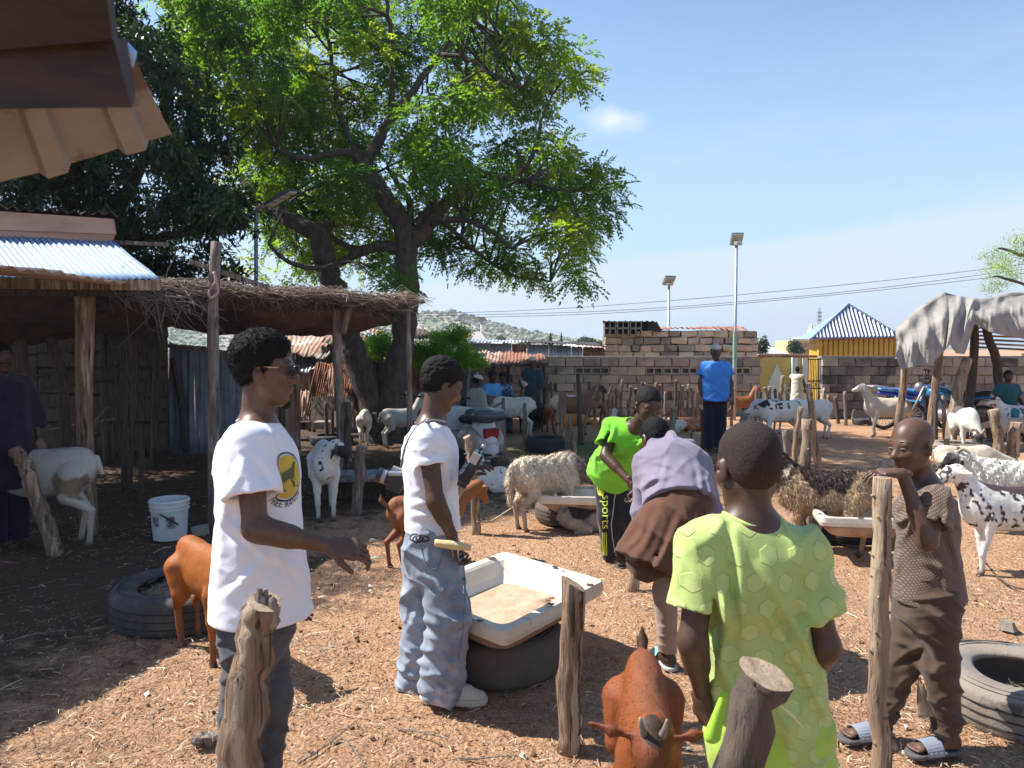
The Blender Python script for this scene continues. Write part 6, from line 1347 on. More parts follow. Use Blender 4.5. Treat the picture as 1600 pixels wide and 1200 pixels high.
# belt pouch bundle
pb=thing('cable_bundle','small bundle of black and grey cable stuffed in the back pocket of the jeans','cable bundle',P(655,840,3.4))
for k in range(4):
    c=P(648+k*5,840+2*(k%2),3.36); a_=np.linspace(0,2*math.pi,16); mk('cable_loop',*tube(np.stack([c[0]+.022*np.cos(a_),c[1]+.01*np.sin(a_+k),c[2]+.014*np.sin(a_)],1),.004,5,False),M_cam if k%2 else M_strap,pb,smooth=True)
# ---- youth in bright green bending forward ----
Sn=SK*.62
Gn=fabric('bright_green_jersey',(.20,.62,.04),(.17,.55,.035))
Jg=jt(5.9,nb=(994,668,5.42),pel=(960,735,5.88),shL=(957,668,5.52),shR=(1026,672,5.40),elL=(946,712,5.42),wrL=(984,752,5.22),elR=(1016,716,5.30),wrR=(994,756,5.22),hpL=(949,745,5.92),hpR=(974,745,5.86),knL=(951,808,5.82),knR=(983,805,5.80),anL=(956,868,5.96),anR=(985,860,6.05),toeL=(972,884,5.80),toeR=(1000,880,5.95))
rt,Jg,bd=person('youth in a bright green T-shirt and black striped track trousers bending forward',P(1013,634,5.28),(.16,-.94,-.34),(.05,-.3,.95),s=1.0,hs=1.08,J=Jg,sk=Sn,vs=.008,feet={'L':1.,'R':1.},eyes=True,hairlen=.006,hands=[(Jg['wrL'],A(.3,-.1,-.95),A(.8,.3,0),1,dict(curl=.9)),(Jg['wrR'],A(-.1,-.1,-.95),A(-.8,.2,0),-1,dict(curl=.9))])
o,V,Q,S=shirt(rt,Jg,1.0,Gn,P(955,742,5.86),slv=.62,ra=.145,rb=.178,fl=1.15,sr=(.078,.098),vs=.009,shell=.012,fold=[(A(.5,0,1),6,.010),(A(-.6,0,1),7,.009)],neck=.085,vneck=.03,dispx=ridges([(940,700,985,735),(925,715,1000,700),(965,722,1012,708),(960,660,945,702),(922,690,930,735),(990,690,1005,730)],.012,4.)); collar(rt,Jg,V,Q,Gn,.088,r=.007,dv=.03)
Bk=fabric('black_tracksuit',(.014,.015,.019),(.022,.023,.028))
tro,V,Q,S=trousers(rt,Jg,1.0,Bk,P(957,728,5.9),r0=.105,r1=.088,r2=.080,vs=.009,shell=.012,ends=1.02)
bv=bvh(V,Q); Yl=fabric('lime_stripe',(.55,.66,.06)); Gy=fabric('grey_piping',(.36,.36,.38))
def rib(a,b,w,m,name,par,bv_,d=4.8,n=14):
    pts=[P(a[0]+(b[0]-a[0])*t,a[1]+(b[1]-a[1])*t,d) for t in np.linspace(0,1,n)]; V_=[]
    for q in pts:
        for s_ in(-1,1):
            o_=np.array(q)+A(s_*w/2,0,0); dr_=Vector(o_-A(0,0,CAMZ)).normalized(); h=bv_.ray_cast(Vector(o_),dr_,3); V_.append(np.array(h[0])-np.array(dr_)*.006 if h[0] is not None else None)
    F_=[];ok=[v is not None for v in V_]; idx=np.cumsum(ok)-1
    for i in range(n-1):
        k=[2*i,2*i+1,2*i+3,2*i+2]
        if all(ok[j] for j in k): F_.append(tuple(int(idx[j]) for j in k))
    V_=[v for v in V_ if v is not None]
    if F_: mk(name,V_,F_,m,par)
for k in range(3):
    rib((929.5+k*3.3,738),(934.5+k*3,770),.007,Yl,'stripe',tro,bv); rib((941.5+k*2.8,832),(942.5+k*2.8,868),.006,Yl,'stripe',tro,bv)
pp=[(964,760),(960,780),(958,800),(955,820),(957,840),(961,862)]
for a,b in zip(pp[:-1],pp[1:]): rib(a,b,.007,Gy,'piping',tro,bv,n=5)
tv,tq=textmesh('sports',.105); ox=A(0,0,-1); oy=A(1,0,0); oc=P(941,800,4.9); sc_=5.75/4.9*.0+.83
tvw=tf(tv*A(1.0,.9,1)*.85,oc,ox*1.0,oy*1.0)
out=[]
for q in tvw:
    dr_=Vector(q-A(0,0,CAMZ)).normalized(); h=bv.ray_cast(Vector(q),dr_,3); out.append(np.array(h[0])-np.array(dr_)*.006 if h[0] is not None else np.array(q)+np.array(dr_)*.85)
mk('printed_letters',out,tq,Yl,tro)
v,f=disc(.021,16,2,1); vv=tf(v,P(939,770,4.9),A(1,0,0),A(0,0,1)); out=[]
for q in vv:
    dr_=Vector(q-A(0,0,CAMZ)).normalized(); h=bv.ray_cast(Vector(q),dr_,3); out.append(np.array(h[0])-np.array(dr_)*.006 if h[0] is not None else np.array(q)+np.array(dr_)*.85)
mk('printed_emblem',out,f,Yl,tro)
def sandal(root,J,q,m,ms,s=1.,slide=False,name='sandal'):
    d,sd,b=J['fd'+q]; up=A(0,0,1); z0=b[2]-.012
    S=Sdf(); S.cap(b-d*.03*s-up*.010,b+d*.05*s-up*.010,.040*s,.034*s,k=.02); S.cap(b+d*.05*s-up*.010,b+d*.145*s-up*.010,.034*s,.046*s,k=.02)
    v,q_=S.mesh(.0055,cut=lambda X:np.maximum(X[:,2]-(b[2]-.002),(b[2]-.022)-X[:,2])); so=mk(name,v,q_,m,root,smooth=False)
    if slide:
        V_=[]; n=14
        for i,t in enumerate(np.linspace(-1,1,n)):
            a=t*math.pi*.52
            for w in(.055,.125): V_.append(b+d*w*s+sd*math.sin(a)*.047*s+up*(math.cos(a)*.052*s-.002)*(1-.25*(w>.1)))
        V_=np.array(V_); V2=V_+(V_-(b+d*.09*s))*.09; F_=[(2*i,2*i+1,2*i+3,2*i+2) for i in range(n-1)]; k=len(V_); F2=[tuple(j+k for j in f[::-1]) for f in F_]; E=[]
        for i in range(n-1): E+=[(2*i,2*i+2,k+2*i+2,k+2*i),(2*i+1,k+2*i+1,k+2*i+3,2*i+3)]
        mk('strap',np.vstack([V_,V2]),F_+F2+E,ms,so)
    else:
        t0=b+d*.135*s+sd*(-.016)*s+up*.02
        for s_ in(-1,1): mk('strap',*tube(spline([t0,b+d*.10*s+sd*s_*.022*s+up*.046,b+d*.04*s+sd*s_*.040*s-up*.004],4),.0065,6),ms,so,smooth=True)
    return so
M_flip=mat('grey_flipflop',(.07,.065,.065),(.10,.085,.07),rough=.8)
sandal(rt,Jg,'L',M_flip,M_flip,name='flip_flop'); sandal(rt,Jg,'R',M_flip,M_flip,name='flip_flop')
# ---- boy in the purple-grey sweatshirt bending away ----
Pu=fabric('mauve_fleece',(.225,.195,.26),(.19,.165,.225)); Br=fabric('brown_robe',(.115,.052,.030),(.09,.04,.024)); Be=fabric('beige_cotton',(.37,.245,.19),(.30,.20,.155))
Jp=jt(3.95,nb=(1046,702,4.30),pel=(1062,800,3.92),shL=(1010,725,4.22),shR=(1092,728,4.20),elL=(1004,800,4.20),wrL=(1010,860,4.25),elR=(1112,800,4.15),wrR=(1110,865,4.25),hpL=(1046,838,3.92),hpR=(1082,838,3.92),knL=(1040,925,3.92),knR=(1085,930,4.1),anL=(1043,1030,3.98),anR=(1090,1010,4.3),toeL=(1028,1052,4.08),toeR=(1085,1015,4.45))
Jp['toeL']=A(Jp['anL'][0]-.03,Jp['anL'][1]+.12,.03); Jp['toeR']=A(Jp['anR'][0]-.02,Jp['anR'][1]+.12,.03)
rt,Jp,bd=person('boy in a purple-grey sweatshirt and brown robe bending over with his back turned',P(1024,686,4.40),(-.28,.70,-.70),(-.15,.60,.75),s=.92,hs=.98,J=Jp,sk=Sn*.9,vs=.0065,feet={'L':1.,'R':1.},hairlen=.008,hands=[(Jp['wrL'],A(0,.1,-1),A(1,0,0),1,dict(curl=.6)),(Jp['wrR'],A(0,.1,-1),A(-1,0,0),1,dict(curl=.6))])
shirt(rt,Jp,.92,Pu,P(1062,792,3.96),slv=1.85,name='sweatshirt',ra=.165,rb=.178,fl=1.22,sr=(.078,.066),vs=.0075,fold=[(A(.7,.2,1),6,.007),(A(-.5,.2,1),7,.006),(A(0,0,1),4,.004)],neck=.062,shell=.028,chest=(.20,.14,.18),dispx=ridges([(1020,722,1065,738),(1000,762,1045,748),(1045,715,1018,775,.6),(1085,715,1104,785),(1045,783,1104,772),(1100,730,1115,790),(1012,730,1006,760,.3)],.010,5.))
S=Sdf(); S.cap(Jp['nb']+A(.0,-.10,.055),Jp['nb']+A(.0,-.04,.085),.035,.030,k=.03); S.cap(Jp['nb']+A(-.10,-.02,.03),Jp['nb']+A(.11,-.04,.03),.036,.036,k=.04)
garment('hood',Pu,rt,S,.007,folds([(A(1,0,.5),14,.004)]),None,0)
# long brown robe, its back hem blown to the left
S=Sdf(); w=P(1064,790,3.98)
S.cap(P(1066,792,3.97),P(1040,850,3.92),.145,.17,k=.05,fl=(A(1,0,0),1.12)); S.cap(P(1045,830,3.92),P(1015,893,3.84),.165,.205,k=.08,fl=(A(1,0,0),1.05),flat=True)
S.cap(P(1040,835,3.86),P(1008,878,3.80),.09,.10,k=.06,fl=(unit(A(.3,1,.2)),.6)); S.cap(P(1040,840,3.85),P(1008,895,3.76),.08,.055,k=.05,fl=(unit(A(.2,1,.2)),.45))
garment('robe',Br,rt,S,.0075,(lambda Pt,_f=folds([(A(1,.2,.35),7,.012),(A(.6,.1,.9),5,.012)],3):_f(Pt)+ridges([(1030,800,985,880),(1060,805,1020,895),(1090,805,1060,890),(1010,815,980,860),(1080,820,1100,880)],.014,6.)(Pt)),lambda X:((541+(CAMZ-X[:,2])*FPX/X[:,1]*1.0)-(915+.35*(X[:,0]/X[:,1]*FPX+800-1010))*1.0)/300,.012)
trousers(rt,Jp,.92,Be,P(1060,880,3.98),r0=.080,r1=.068,r2=.056,rw=.08,ends=.86,fold=[(A(0,.1,1),16,.006),(A(.4,.1,1),8,.006)])
M_teal=mat('teal_plastic',(.22,.55,.52),rough=.5); M_tsole=mat('pale_plastic_sole',(.45,.47,.42),rough=.7)
sandal(rt,Jp,'L',M_tsole,M_teal,slide=True); sandal(rt,Jp,'R',M_tsole,M_teal,slide=True)
# ---- boy in the lime green patterned shirt, back to us ----
Jl=jt(1.88,nb=(1170,812,1.90),pel=(1196,1090,1.95),shL=(1100,852,1.88),shR=(1252,868,1.90),elL=(1082,1000,1.84),wrL=(1097,1082,1.93),elR=(1291,1010,1.86),wrR=(1262,1060,2.05),hpL=(1165,1150,1.95),hpR=(1245,1150,1.95),knL=(1170,1420,1.95),knR=(1240,1420,1.95),anL=(1170,1690,2.0),anR=(1240,1690,2.0))
for k in 'LR': Jl['an'+k][2]=.07; Jl['toe'+k]=Jl['an'+k]+A(0,.15,-.055)
rt,Jl,bd=person('boy in a lime green shirt embossed with hexagons, seen from behind',P(1169,733,1.92),(-.16,.95,-.24),(-.02,.25,1),s=.86,hs=.97,J=Jl,sk=SK*.66,vs=.0042,feet={'L':.9,'R':.9},hairlen=.0025,base=A(.62,1.95,0),hands=[(Jl['wrL'],A(.10,.18,-.9),A(.85,.35,.1),-1,dict(curl=.75,thumb=.6,sc=1.02)),(Jl['wrR'],A(-.4,.5,-.7),A(-.6,.1,0),1,dict(curl=.6))])
def hexcell(Pt):
    u=Pt[:,0]+.15*Pt[:,1]; v=Pt[:,2]; a=.045; hx=a*1.732; hy=a*3.0; best=np.full(len(Pt),9.,np.float32)
    for (ox_,oy_) in ((0,0),(hx/2,hy/2)):
        du=(u-ox_+hx/2)%hx-hx/2; dv=(v-oy_+hy/2)%hy-hy/2; du,dv=np.abs(du),np.abs(dv); h=np.maximum(du,du*.5+dv*.866)/1.0; best=np.minimum(best,h)
    return best
def hexd(Pt): return (-.0006*np.clip((.0225-hexcell(Pt))/.0035,0,1)).astype(np.float32)
Lm=mat('lime_damask',(.40,.50,.15),(.36,.455,.135),scale=14,rough=.78,bump=.35,bscale=260,bdist=.003,sheen=.1,wr=(4.2,.04,.9))
def hexnodes(m):
    t=m.node_tree; b=t.nodes['Principled BSDF']; L=t.links.new; lk=b.inputs['Base Color'].links[0].from_socket; nrm=b.inputs['Normal'].links[0].from_socket
    tc=N(t,'ShaderNodeTexCoord'); se=N(t,'ShaderNodeSeparateXYZ'); L(tc.outputs['Object'],se.inputs[0])
    def M(op,a,b_=None,c=None):
        n=N(t,'ShaderNodeMath',operation=op)
        for i,q in enumerate((a,b_,c)):
            if q is None: continue
            if isinstance(q,(int,float)): n.inputs[i].default_value=q
            else: L(q,n.inputs[i])
        return n.outputs[0]
    u=M('MULTIPLY_ADD',se.outputs[1],.15,se.outputs[0]); v=se.outputs[2]; a=.043; hx=a*1.732; hy=a*3; hs=[]
    for ox_,oy_ in ((0,0),(hx/2,hy/2)):
        du=M('ABSOLUTE',M('SUBTRACT',M('FLOORED_MODULO',M('ADD',u,10-ox_+hx/2),hx),hx/2)); dv=M('ABSOLUTE',M('SUBTRACT',M('FLOORED_MODULO',M('ADD',v,10-oy_+hy/2),hy),hy/2))
        hs.append(M('MAXIMUM',du,M('ADD',M('MULTIPLY',du,.5),M('MULTIPLY',dv,.866))))
    h=M('MINIMUM',hs[0],hs[1]); r=N(t,'ShaderNodeMapRange'); r.inputs[1].default_value=.0225; r.inputs[2].default_value=.0205; L(h,r.inputs[0])
    bn=N(t,'ShaderNodeBump'); bn.inputs['Strength'].default_value=.9; bn.inputs['Distance'].default_value=.0028; L(r.outputs[0],bn.inputs['Height']); L(nrm,bn.inputs['Normal']); L(bn.outputs[0],b.inputs['Normal'])
    x_=N(t,'ShaderNodeMixRGB'); f=M('MULTIPLY',r.outputs[0],.55); L(f,x_.inputs[0]); L(lk,x_.inputs[1]); x_.inputs[2].default_value=(.48,.565,.20,1); L(x_.outputs[0],b.inputs['Base Color'])
hexnodes(Lm)
foldsL=[(A(.75,.1,.6),4.5,.015),(A(1,.2,.12),6,.012),(A(-.55,.1,.8),5,.009)]
o,V,Q,S=shirt(rt,Jl,.86,Lm,P(1208,1198,1.97),slv=.68,name='shirt',ra=.122,rb=.158,fl=1.25,sr=(.074,.090),vs=.0046,dispx=ridges([(1108,880,1150,1005),(1152,830,1162,1015),(1190,890,1292,1080),(1208,970,1298,1135),(1140,900,1118,1062),(1228,925,1280,975,.6),(1112,1010,1190,1185),(1066,860,1046,932,.4),(1285,895,1300,962,.35),(1210,1090,1240,1190),(1180,1040,1150,1180,.7)],.016,10.),fold=foldsL,neck=.064,chest=(.168,.125,.17),shell=.018)
collar(rt,Jl,V,Q,Lm,.064*.86+.006,'collar_band',.0065,A(.42,.55,.14))
trousers(rt,Jl,.86,fabric('lime_trousers',(.40,.56,.085)),P(1200,1080,1.95),r0=.115,r1=.1,r2=.09,vs=.008)
Pl=fabric('bright_lime_tail',(.33,.60,.05)); S=Sdf(); S.cap(P(1132,1085,1.80),P(1113,1150,1.80),.008,.018,k=.01,fl=(unit(A(1,.3,0)),1.2)); garment('pocket_lining',Pl,rt,S,.004,None,None,0)
gs=MB().tube(spline([P(1216,1101,1.74),P(1236,1116,1.75),P(1254,1136,1.76)],4),[.0026]*3+[.0032]*3+[.002]*3,6); tag(gs.done('straw_stalk',mat('straw_stalk',(.66,.60,.32),rough=.7)),'pale straw stalk stuck to the back of the lime green shirt','straw')
# ---- boy in the brown shirt with his hand on the post ----
Jr=jt(3.15,nb=(1446,762,3.15),pel=(1450,915,3.15),shL=(1444,786,3.32),shR=(1462,784,2.99),elR=(1450,846,2.92),wrR=(1410,740,2.98),elL=(1418,858,3.40),wrL=(1402,905,3.30),hpL=(1432,935,3.22),hpR=(1462,935,3.08),knL=(1408,1040,3.20),knR=(1470,1040,3.08),anL=(1374,1148,3.24),anR=(1480,1160,3.12),toeL=(1316,1172,3.2),toeR=(1420,1178,3.1))
Jr['shL'],Jr['shR']=Jr['shL'],Jr['shR']
for k in 'LR': Jr['an'+k][2]=.085; Jr['toe'+k]=A(Jr['toe'+k][0],Jr['an'+k][1]-.03,.03)
rt,Jr,bd=person('thoughtful boy in a faded brown dotted shirt leaning his hand on the knobbly post',P(1425,697,3.12),(-.90,-.36,-.12),(-.06,0,1),s=.90,hs=.97,J=Jr,sk=SK*.95,vs=.0052,feet={'L':1.,'R':1.},hair=None,eyes=True,hands=[(Jr['wrR'],A(-.97,.02,.05),A(-.05,.1,-1),-1,dict(curl=.50,thumb=.5,spread=.15)),(Jr['wrL'],A(-.1,0,-1),A(1,0,0),-1,dict(curl=.5))])
def dotfab():
    m=fabric('brown_dotted_cloth',(.115,.078,.060),(.085,.057,.044),scale=5,bscale=200); t=m.node_tree; b=t.nodes['Principled BSDF']; L=t.links.new; lk=b.inputs['Base Color'].links[0].from_socket
    tc=N(t,'ShaderNodeTexCoord'); mp=N(t,'ShaderNodeMapping'); mp.inputs['Rotation'].default_value=(R(90),0,R(30)); v=N(t,'ShaderNodeTexVoronoi'); v.voronoi_dimensions='2D'; v.inputs['Scale'].default_value=105; v.inputs['Randomness'].default_value=.06; L(tc.outputs['Object'],mp.inputs[0]); L(mp.outputs[0],v.inputs[0])
    r=N(t,'ShaderNodeMapRange'); r.inputs[1].default_value=.30; r.inputs[2].default_value=.20; L(v.outputs[0],r.inputs[0]); x_=N(t,'ShaderNodeMixRGB'); L(r.outputs[0],x_.inputs[0]); L(lk,x_.inputs[1]); x_.inputs[2].default_value=(.23,.165,.13,1); L(x_.outputs[0],b.inputs['Base Color']); return m
shirt(rt,Jr,.90,dotfab(),P(1452,934,3.15),slv=.62,name='shirt',ra=.122,rb=.158,fl=1.10,sr=(.068,.084),vs=.006,fold=[(A(.6,.2,1),6,.009),(A(-.8,.1,.7),6,.009),(A(1,.1,.1),6,.006)],neck=.062,shell=.009,dispx=ridges([(1440,792,1400,852),(1472,800,1500,900),(1452,852,1482,925),(1402,862,1394,905),(1440,875,1502,912),(1425,800,1395,815),(1480,780,1470,830)],.009,6.))
Bt=fabric('dark_brown_trousers',(.060,.038,.027),(.085,.055,.038),c3=(.15,.10,.07),c3s=2.6,c3t=.62)
trousers(rt,Jr,.90,Bt,P(1450,890,3.15),r0=.098,r1=.076,r2=.070,ends=.92,vs=.0065,fold=[(A(.6,.2,1),8,.012),(A(-.3,.2,1),12,.008)],dispx=ridges([(1395,958,1442,988),(1398,1000,1432,1022),(1394,1040,1440,1012),(1398,1078,1428,1060),(1450,950,1500,1003),(1455,1052,1492,1040),(1388,1112,1416,1100),(1440,990,1470,1060),(1462,1100,1492,1092)],.012,6.))
S=Sdf(); S.cap(P(1436,1060,3.12),P(1450,1120,3.10),.012,.042,k=.02,fl=(unit(A(.35,1,0)),.25),flat=True); garment('torn_flap',fabric('faded_cotton',(.27,.20,.14),(.22,.16,.11)),rt,S,.006,folds([(A(1,.2,.2),9,.006)]),None,0)
M_slid=mat('grey_slide',(.20,.23,.28),(.27,.29,.33),scale=9,rough=.45); M_slds=mat('dark_slide_sole',(.09,.085,.085),rough=.7)
for k in 'LR':
    so=sandal(rt,Jr,k,M_slds,M_slid,s=1.0,slide=True); d,sd,b=Jr['fd'+k]
    for j in range(4): c=b+d*(.045+.022*j)-sd*.047*(-1 if np.dot(sd,A(0,-1,0))>0 else 1)+A(0,0,.008); mk('eyelet',*tube([c-A(0,.002,0),c-A(0,.006,0)],.0055,8),M_cams,so)
# ---- people farther off ----
def simple(label,px,d,zf,hpx,face,torso,pants,sk,lean=0,cap=None,seated=False,arm=None,vs=.016,s=1.,slv=.6,hem=None,group=None,w=1.,longrobe=False,fold=None,yaw=0.):
    """hpx: pixel row of the head top"""
    X=(px-800)/FPX*d; zt=CAMZ-(hpx-541)*d/FPX; H=(zt-zf); f=unit(face); r=np.cross(f,A(0,0,1)); r[2]=0; r=unit(r); fh=unit(A(f[0],f[1],0))
    if seated: s_=s; zp=zt-.80*s_; 
    else: s_=H/1.75*s; zp=zf+.93*s_
    B=A(X,d,0); nb=B+A(0,0,zt-.30*s_)+fh*lean*.1; pel=B+A(0,0,zp)-fh*lean*.1
    J={'nb':nb,'pel':pel}
    for q,sg in(('L',-1),('R',1)):
        J['sh'+q]=nb+r*sg*.17*s_-A(0,0,.06*s_); J['el'+q]=J['sh'+q]+r*sg*.07*s_-A(0,0,.26*s_)+fh*.03; J['wr'+q]=J['el'+q]-A(0,0,.22*s_)+fh*.08*s_
        J['hp'+q]=pel+r*sg*.09*s_-A(0,0,.05)
        if seated: J['kn'+q]=J['hp'+q]+fh*.40*s_+A(0,0,.02); J['an'+q]=J['kn'+q]-A(0,0,.40*s_)+fh*.02; J['wr'+q]=J['el'+q]+fh*.22*s_-A(0,0,.08)-r*sg*.05
        else: J['kn'+q]=J['hp'+q]-A(0,0,.42*s_)+fh*.02; J['an'+q]=A(J['kn'+q][0],J['kn'+q][1],zf+.07*s_)
        J['toe'+q]=A(J['an'+q][0],J['an'+q][1],J['an'+q][2]-.055)+fh*.15
        if arm and q in arm: J['el'+q],J['wr'+q]=[B+np.asarray(v) if not isinstance(v,np.ndarray) else v for v in arm[q]]
    rt,J,bd=person(label,nb+A(0,0,.165*s_)+fh*.02,f,(0,0,1),s=s_,J=J,sk=sk,vs=vs,feet={'L':1.,'R':1.},hairlen=.008,base=A(X,d,zf),group=group,hands=[(J['wr'+q],unit(J['wr'+q]-J['el'+q]),fh,1 if q=='L' else -1,dict(curl=.5)) for q in 'LR'],extra=None)
    if hem is None: hem=.02
    he=pel-A(0,0,hem) if not seated else pel-A(0,0,.05)
    shirt(rt,J,s_,torso,he,slv=slv,ra=.15*w,rb=.175*w,fl=1.2,sr=(.078,.09),vs=vs*.9,shell=.022,fold=fold or [(A(.5,.2,1),5,.012),(A(-.6,.2,1),6,.010)],neck=.07)
    trousers(rt,J,s_,pants,pel+A(0,0,.08),r0=.105,r1=.09,r2=.085,vs=vs*.9,shell=.022)
    if cap is not None:
        p=J['p']; S=Sdf(); Rm=np.stack([J['r'],J['f'],J['up']],1); S.ell(p(0,-.012,.060),A(.086,.103,.075)*s_,Rm,k=0)
        c0=p(0,0,.045).astype(np.float32); u=J['up'].astype(np.float32); garment('cap',cap,rt,S,vs*.7,None,lambda X:-((X-c0)@u),0)
    return rt,J
Bl=fabric('royal_blue_cotton',(.055,.24,.66),(.04,.19,.56),bump=.1); Nv=fabric('navy_trousers',(.012,.014,.028)); Wc=fabric('knit_cap',(.52,.50,.46)); Kh=fabric('slate_kaftan',(.045,.075,.12),(.03,.05,.085)); Cr=fabric('cream_kaftan',(.33,.31,.28)); Lb=fabric('sky_blue_cloth',(.10,.36,.66)); Tl=fabric('dark_teal_shirt',(.015,.085,.10)); Tp=fabric('teal_shorts',(.03,.20,.26)); Wh=fabric('white_tunic',(.62,.58,.54)); Dp=fabric('dark_purple_cloth',(.030,.020,.038),(.018,.012,.024))
Sk2=SK*.55
simple('man in a bright blue short-sleeved shirt and white cap standing beside the lamp pole',1118,12.3,0.,537,(-.15,-1,-.1),Bl,Nv,Sk2,cap=Wc,hem=.10,w=1.22,vs=.013,arm=None)
rt,J=simple('standing man in a dark blue kaftan before the block wall',832,15.6,0.,557,(-.4,-.9,-.1),Kh,Kh,Sk2,cap=Wc,hem=.30,vs=.016,slv=1.5)
wv=thing('fly_whisk','long pale stick leaning up from the hand of the man in dark blue','stick',P(815,600,15.3)); mk('stick',*tube([P(817,598,15.3),P(802,571,15.4)],[.03,.015],6),M_woodt,wv); mk('whisk_end',*tube([P(822,603,15.3),P(816,596,15.3)],[.06,.035],7),M_stone,wv)
simple('seated man in a cream kaftan and white cap beside the scooter',745,14.2,.0,585,(.85,.4,-.25),Cr,Cr,Sk2,cap=Wc,seated=True,vs=.015,slv=1.4,w=1.25,s=.95)
simple('seated man in light blue between two companions under the canopy',768,15.0,.0,578,(.6,-.6,-.4),Lb,Kh,Sk2,seated=True,vs=.015,s=.95)
M_pat=mat('blue_white_print',(.10,.22,.42),(.02,.03,.06),scale=22,rough=.85,thr=(.45,.55),c3=(.62,.64,.62),c3s=17,c3t=.56)
simple('seated man in a blue and white patterned shirt at the right of the bench',787,15.2,.0,580,(-.6,-.7,-.35),M_pat,Lb,Sk2,seated=True,vs=.015,s=.92)
simple('person in a white sleeveless tunic walking away through the gate',1246,24,-.45,572,(.5,.85,-.05),Wh,Nv,Sk2,hem=.38,vs=.022,slv=.3,w=1.05)
rt,J=simple('boy in a dark teal shirt sitting at the right and holding a goat',1575,13.2,.0,578,(-.05,-1,-.15),Tl,Tp,Sk2,seated=True,vs=.013,s=.86)
simple('person in dark purple clothes standing in the shade at the left edge',0,6.4,.0,533,(.85,-.5,-.1),Dp,Dp,Sk2,vs=.011,hem=.42,slv=1.6,w=1.2)
bn=thing('bench','low wooden bench under the canopy','bench',P(768,655,15.3)); MB().box(P(768,622,15.25),(.9,.18,.03)).done('seat',M_woodd,bn)
for px in (738,798): MB().box(A(*P(px,622,15.25)[:2],.2),(.03,.14,.22)).done('leg',M_woodd,bn)
b2=thing('bench','rough plank bench on blocks where the boy in teal sits','bench',P(1575,690,13.3)); q=P(1578,648,13.25); MB().box(A(q[0],q[1]+.05,q[2]),(.55,.16,.03)).done('seat',M_wood,b2)
for dx in (-.4,.4): MB().box(A(q[0]+dx,q[1]+.05,q[2]/2),(.05,.12,q[2]/2-.02)).done('leg',M_woodd,b2)
print('people done',round(time.time()-T0,1))
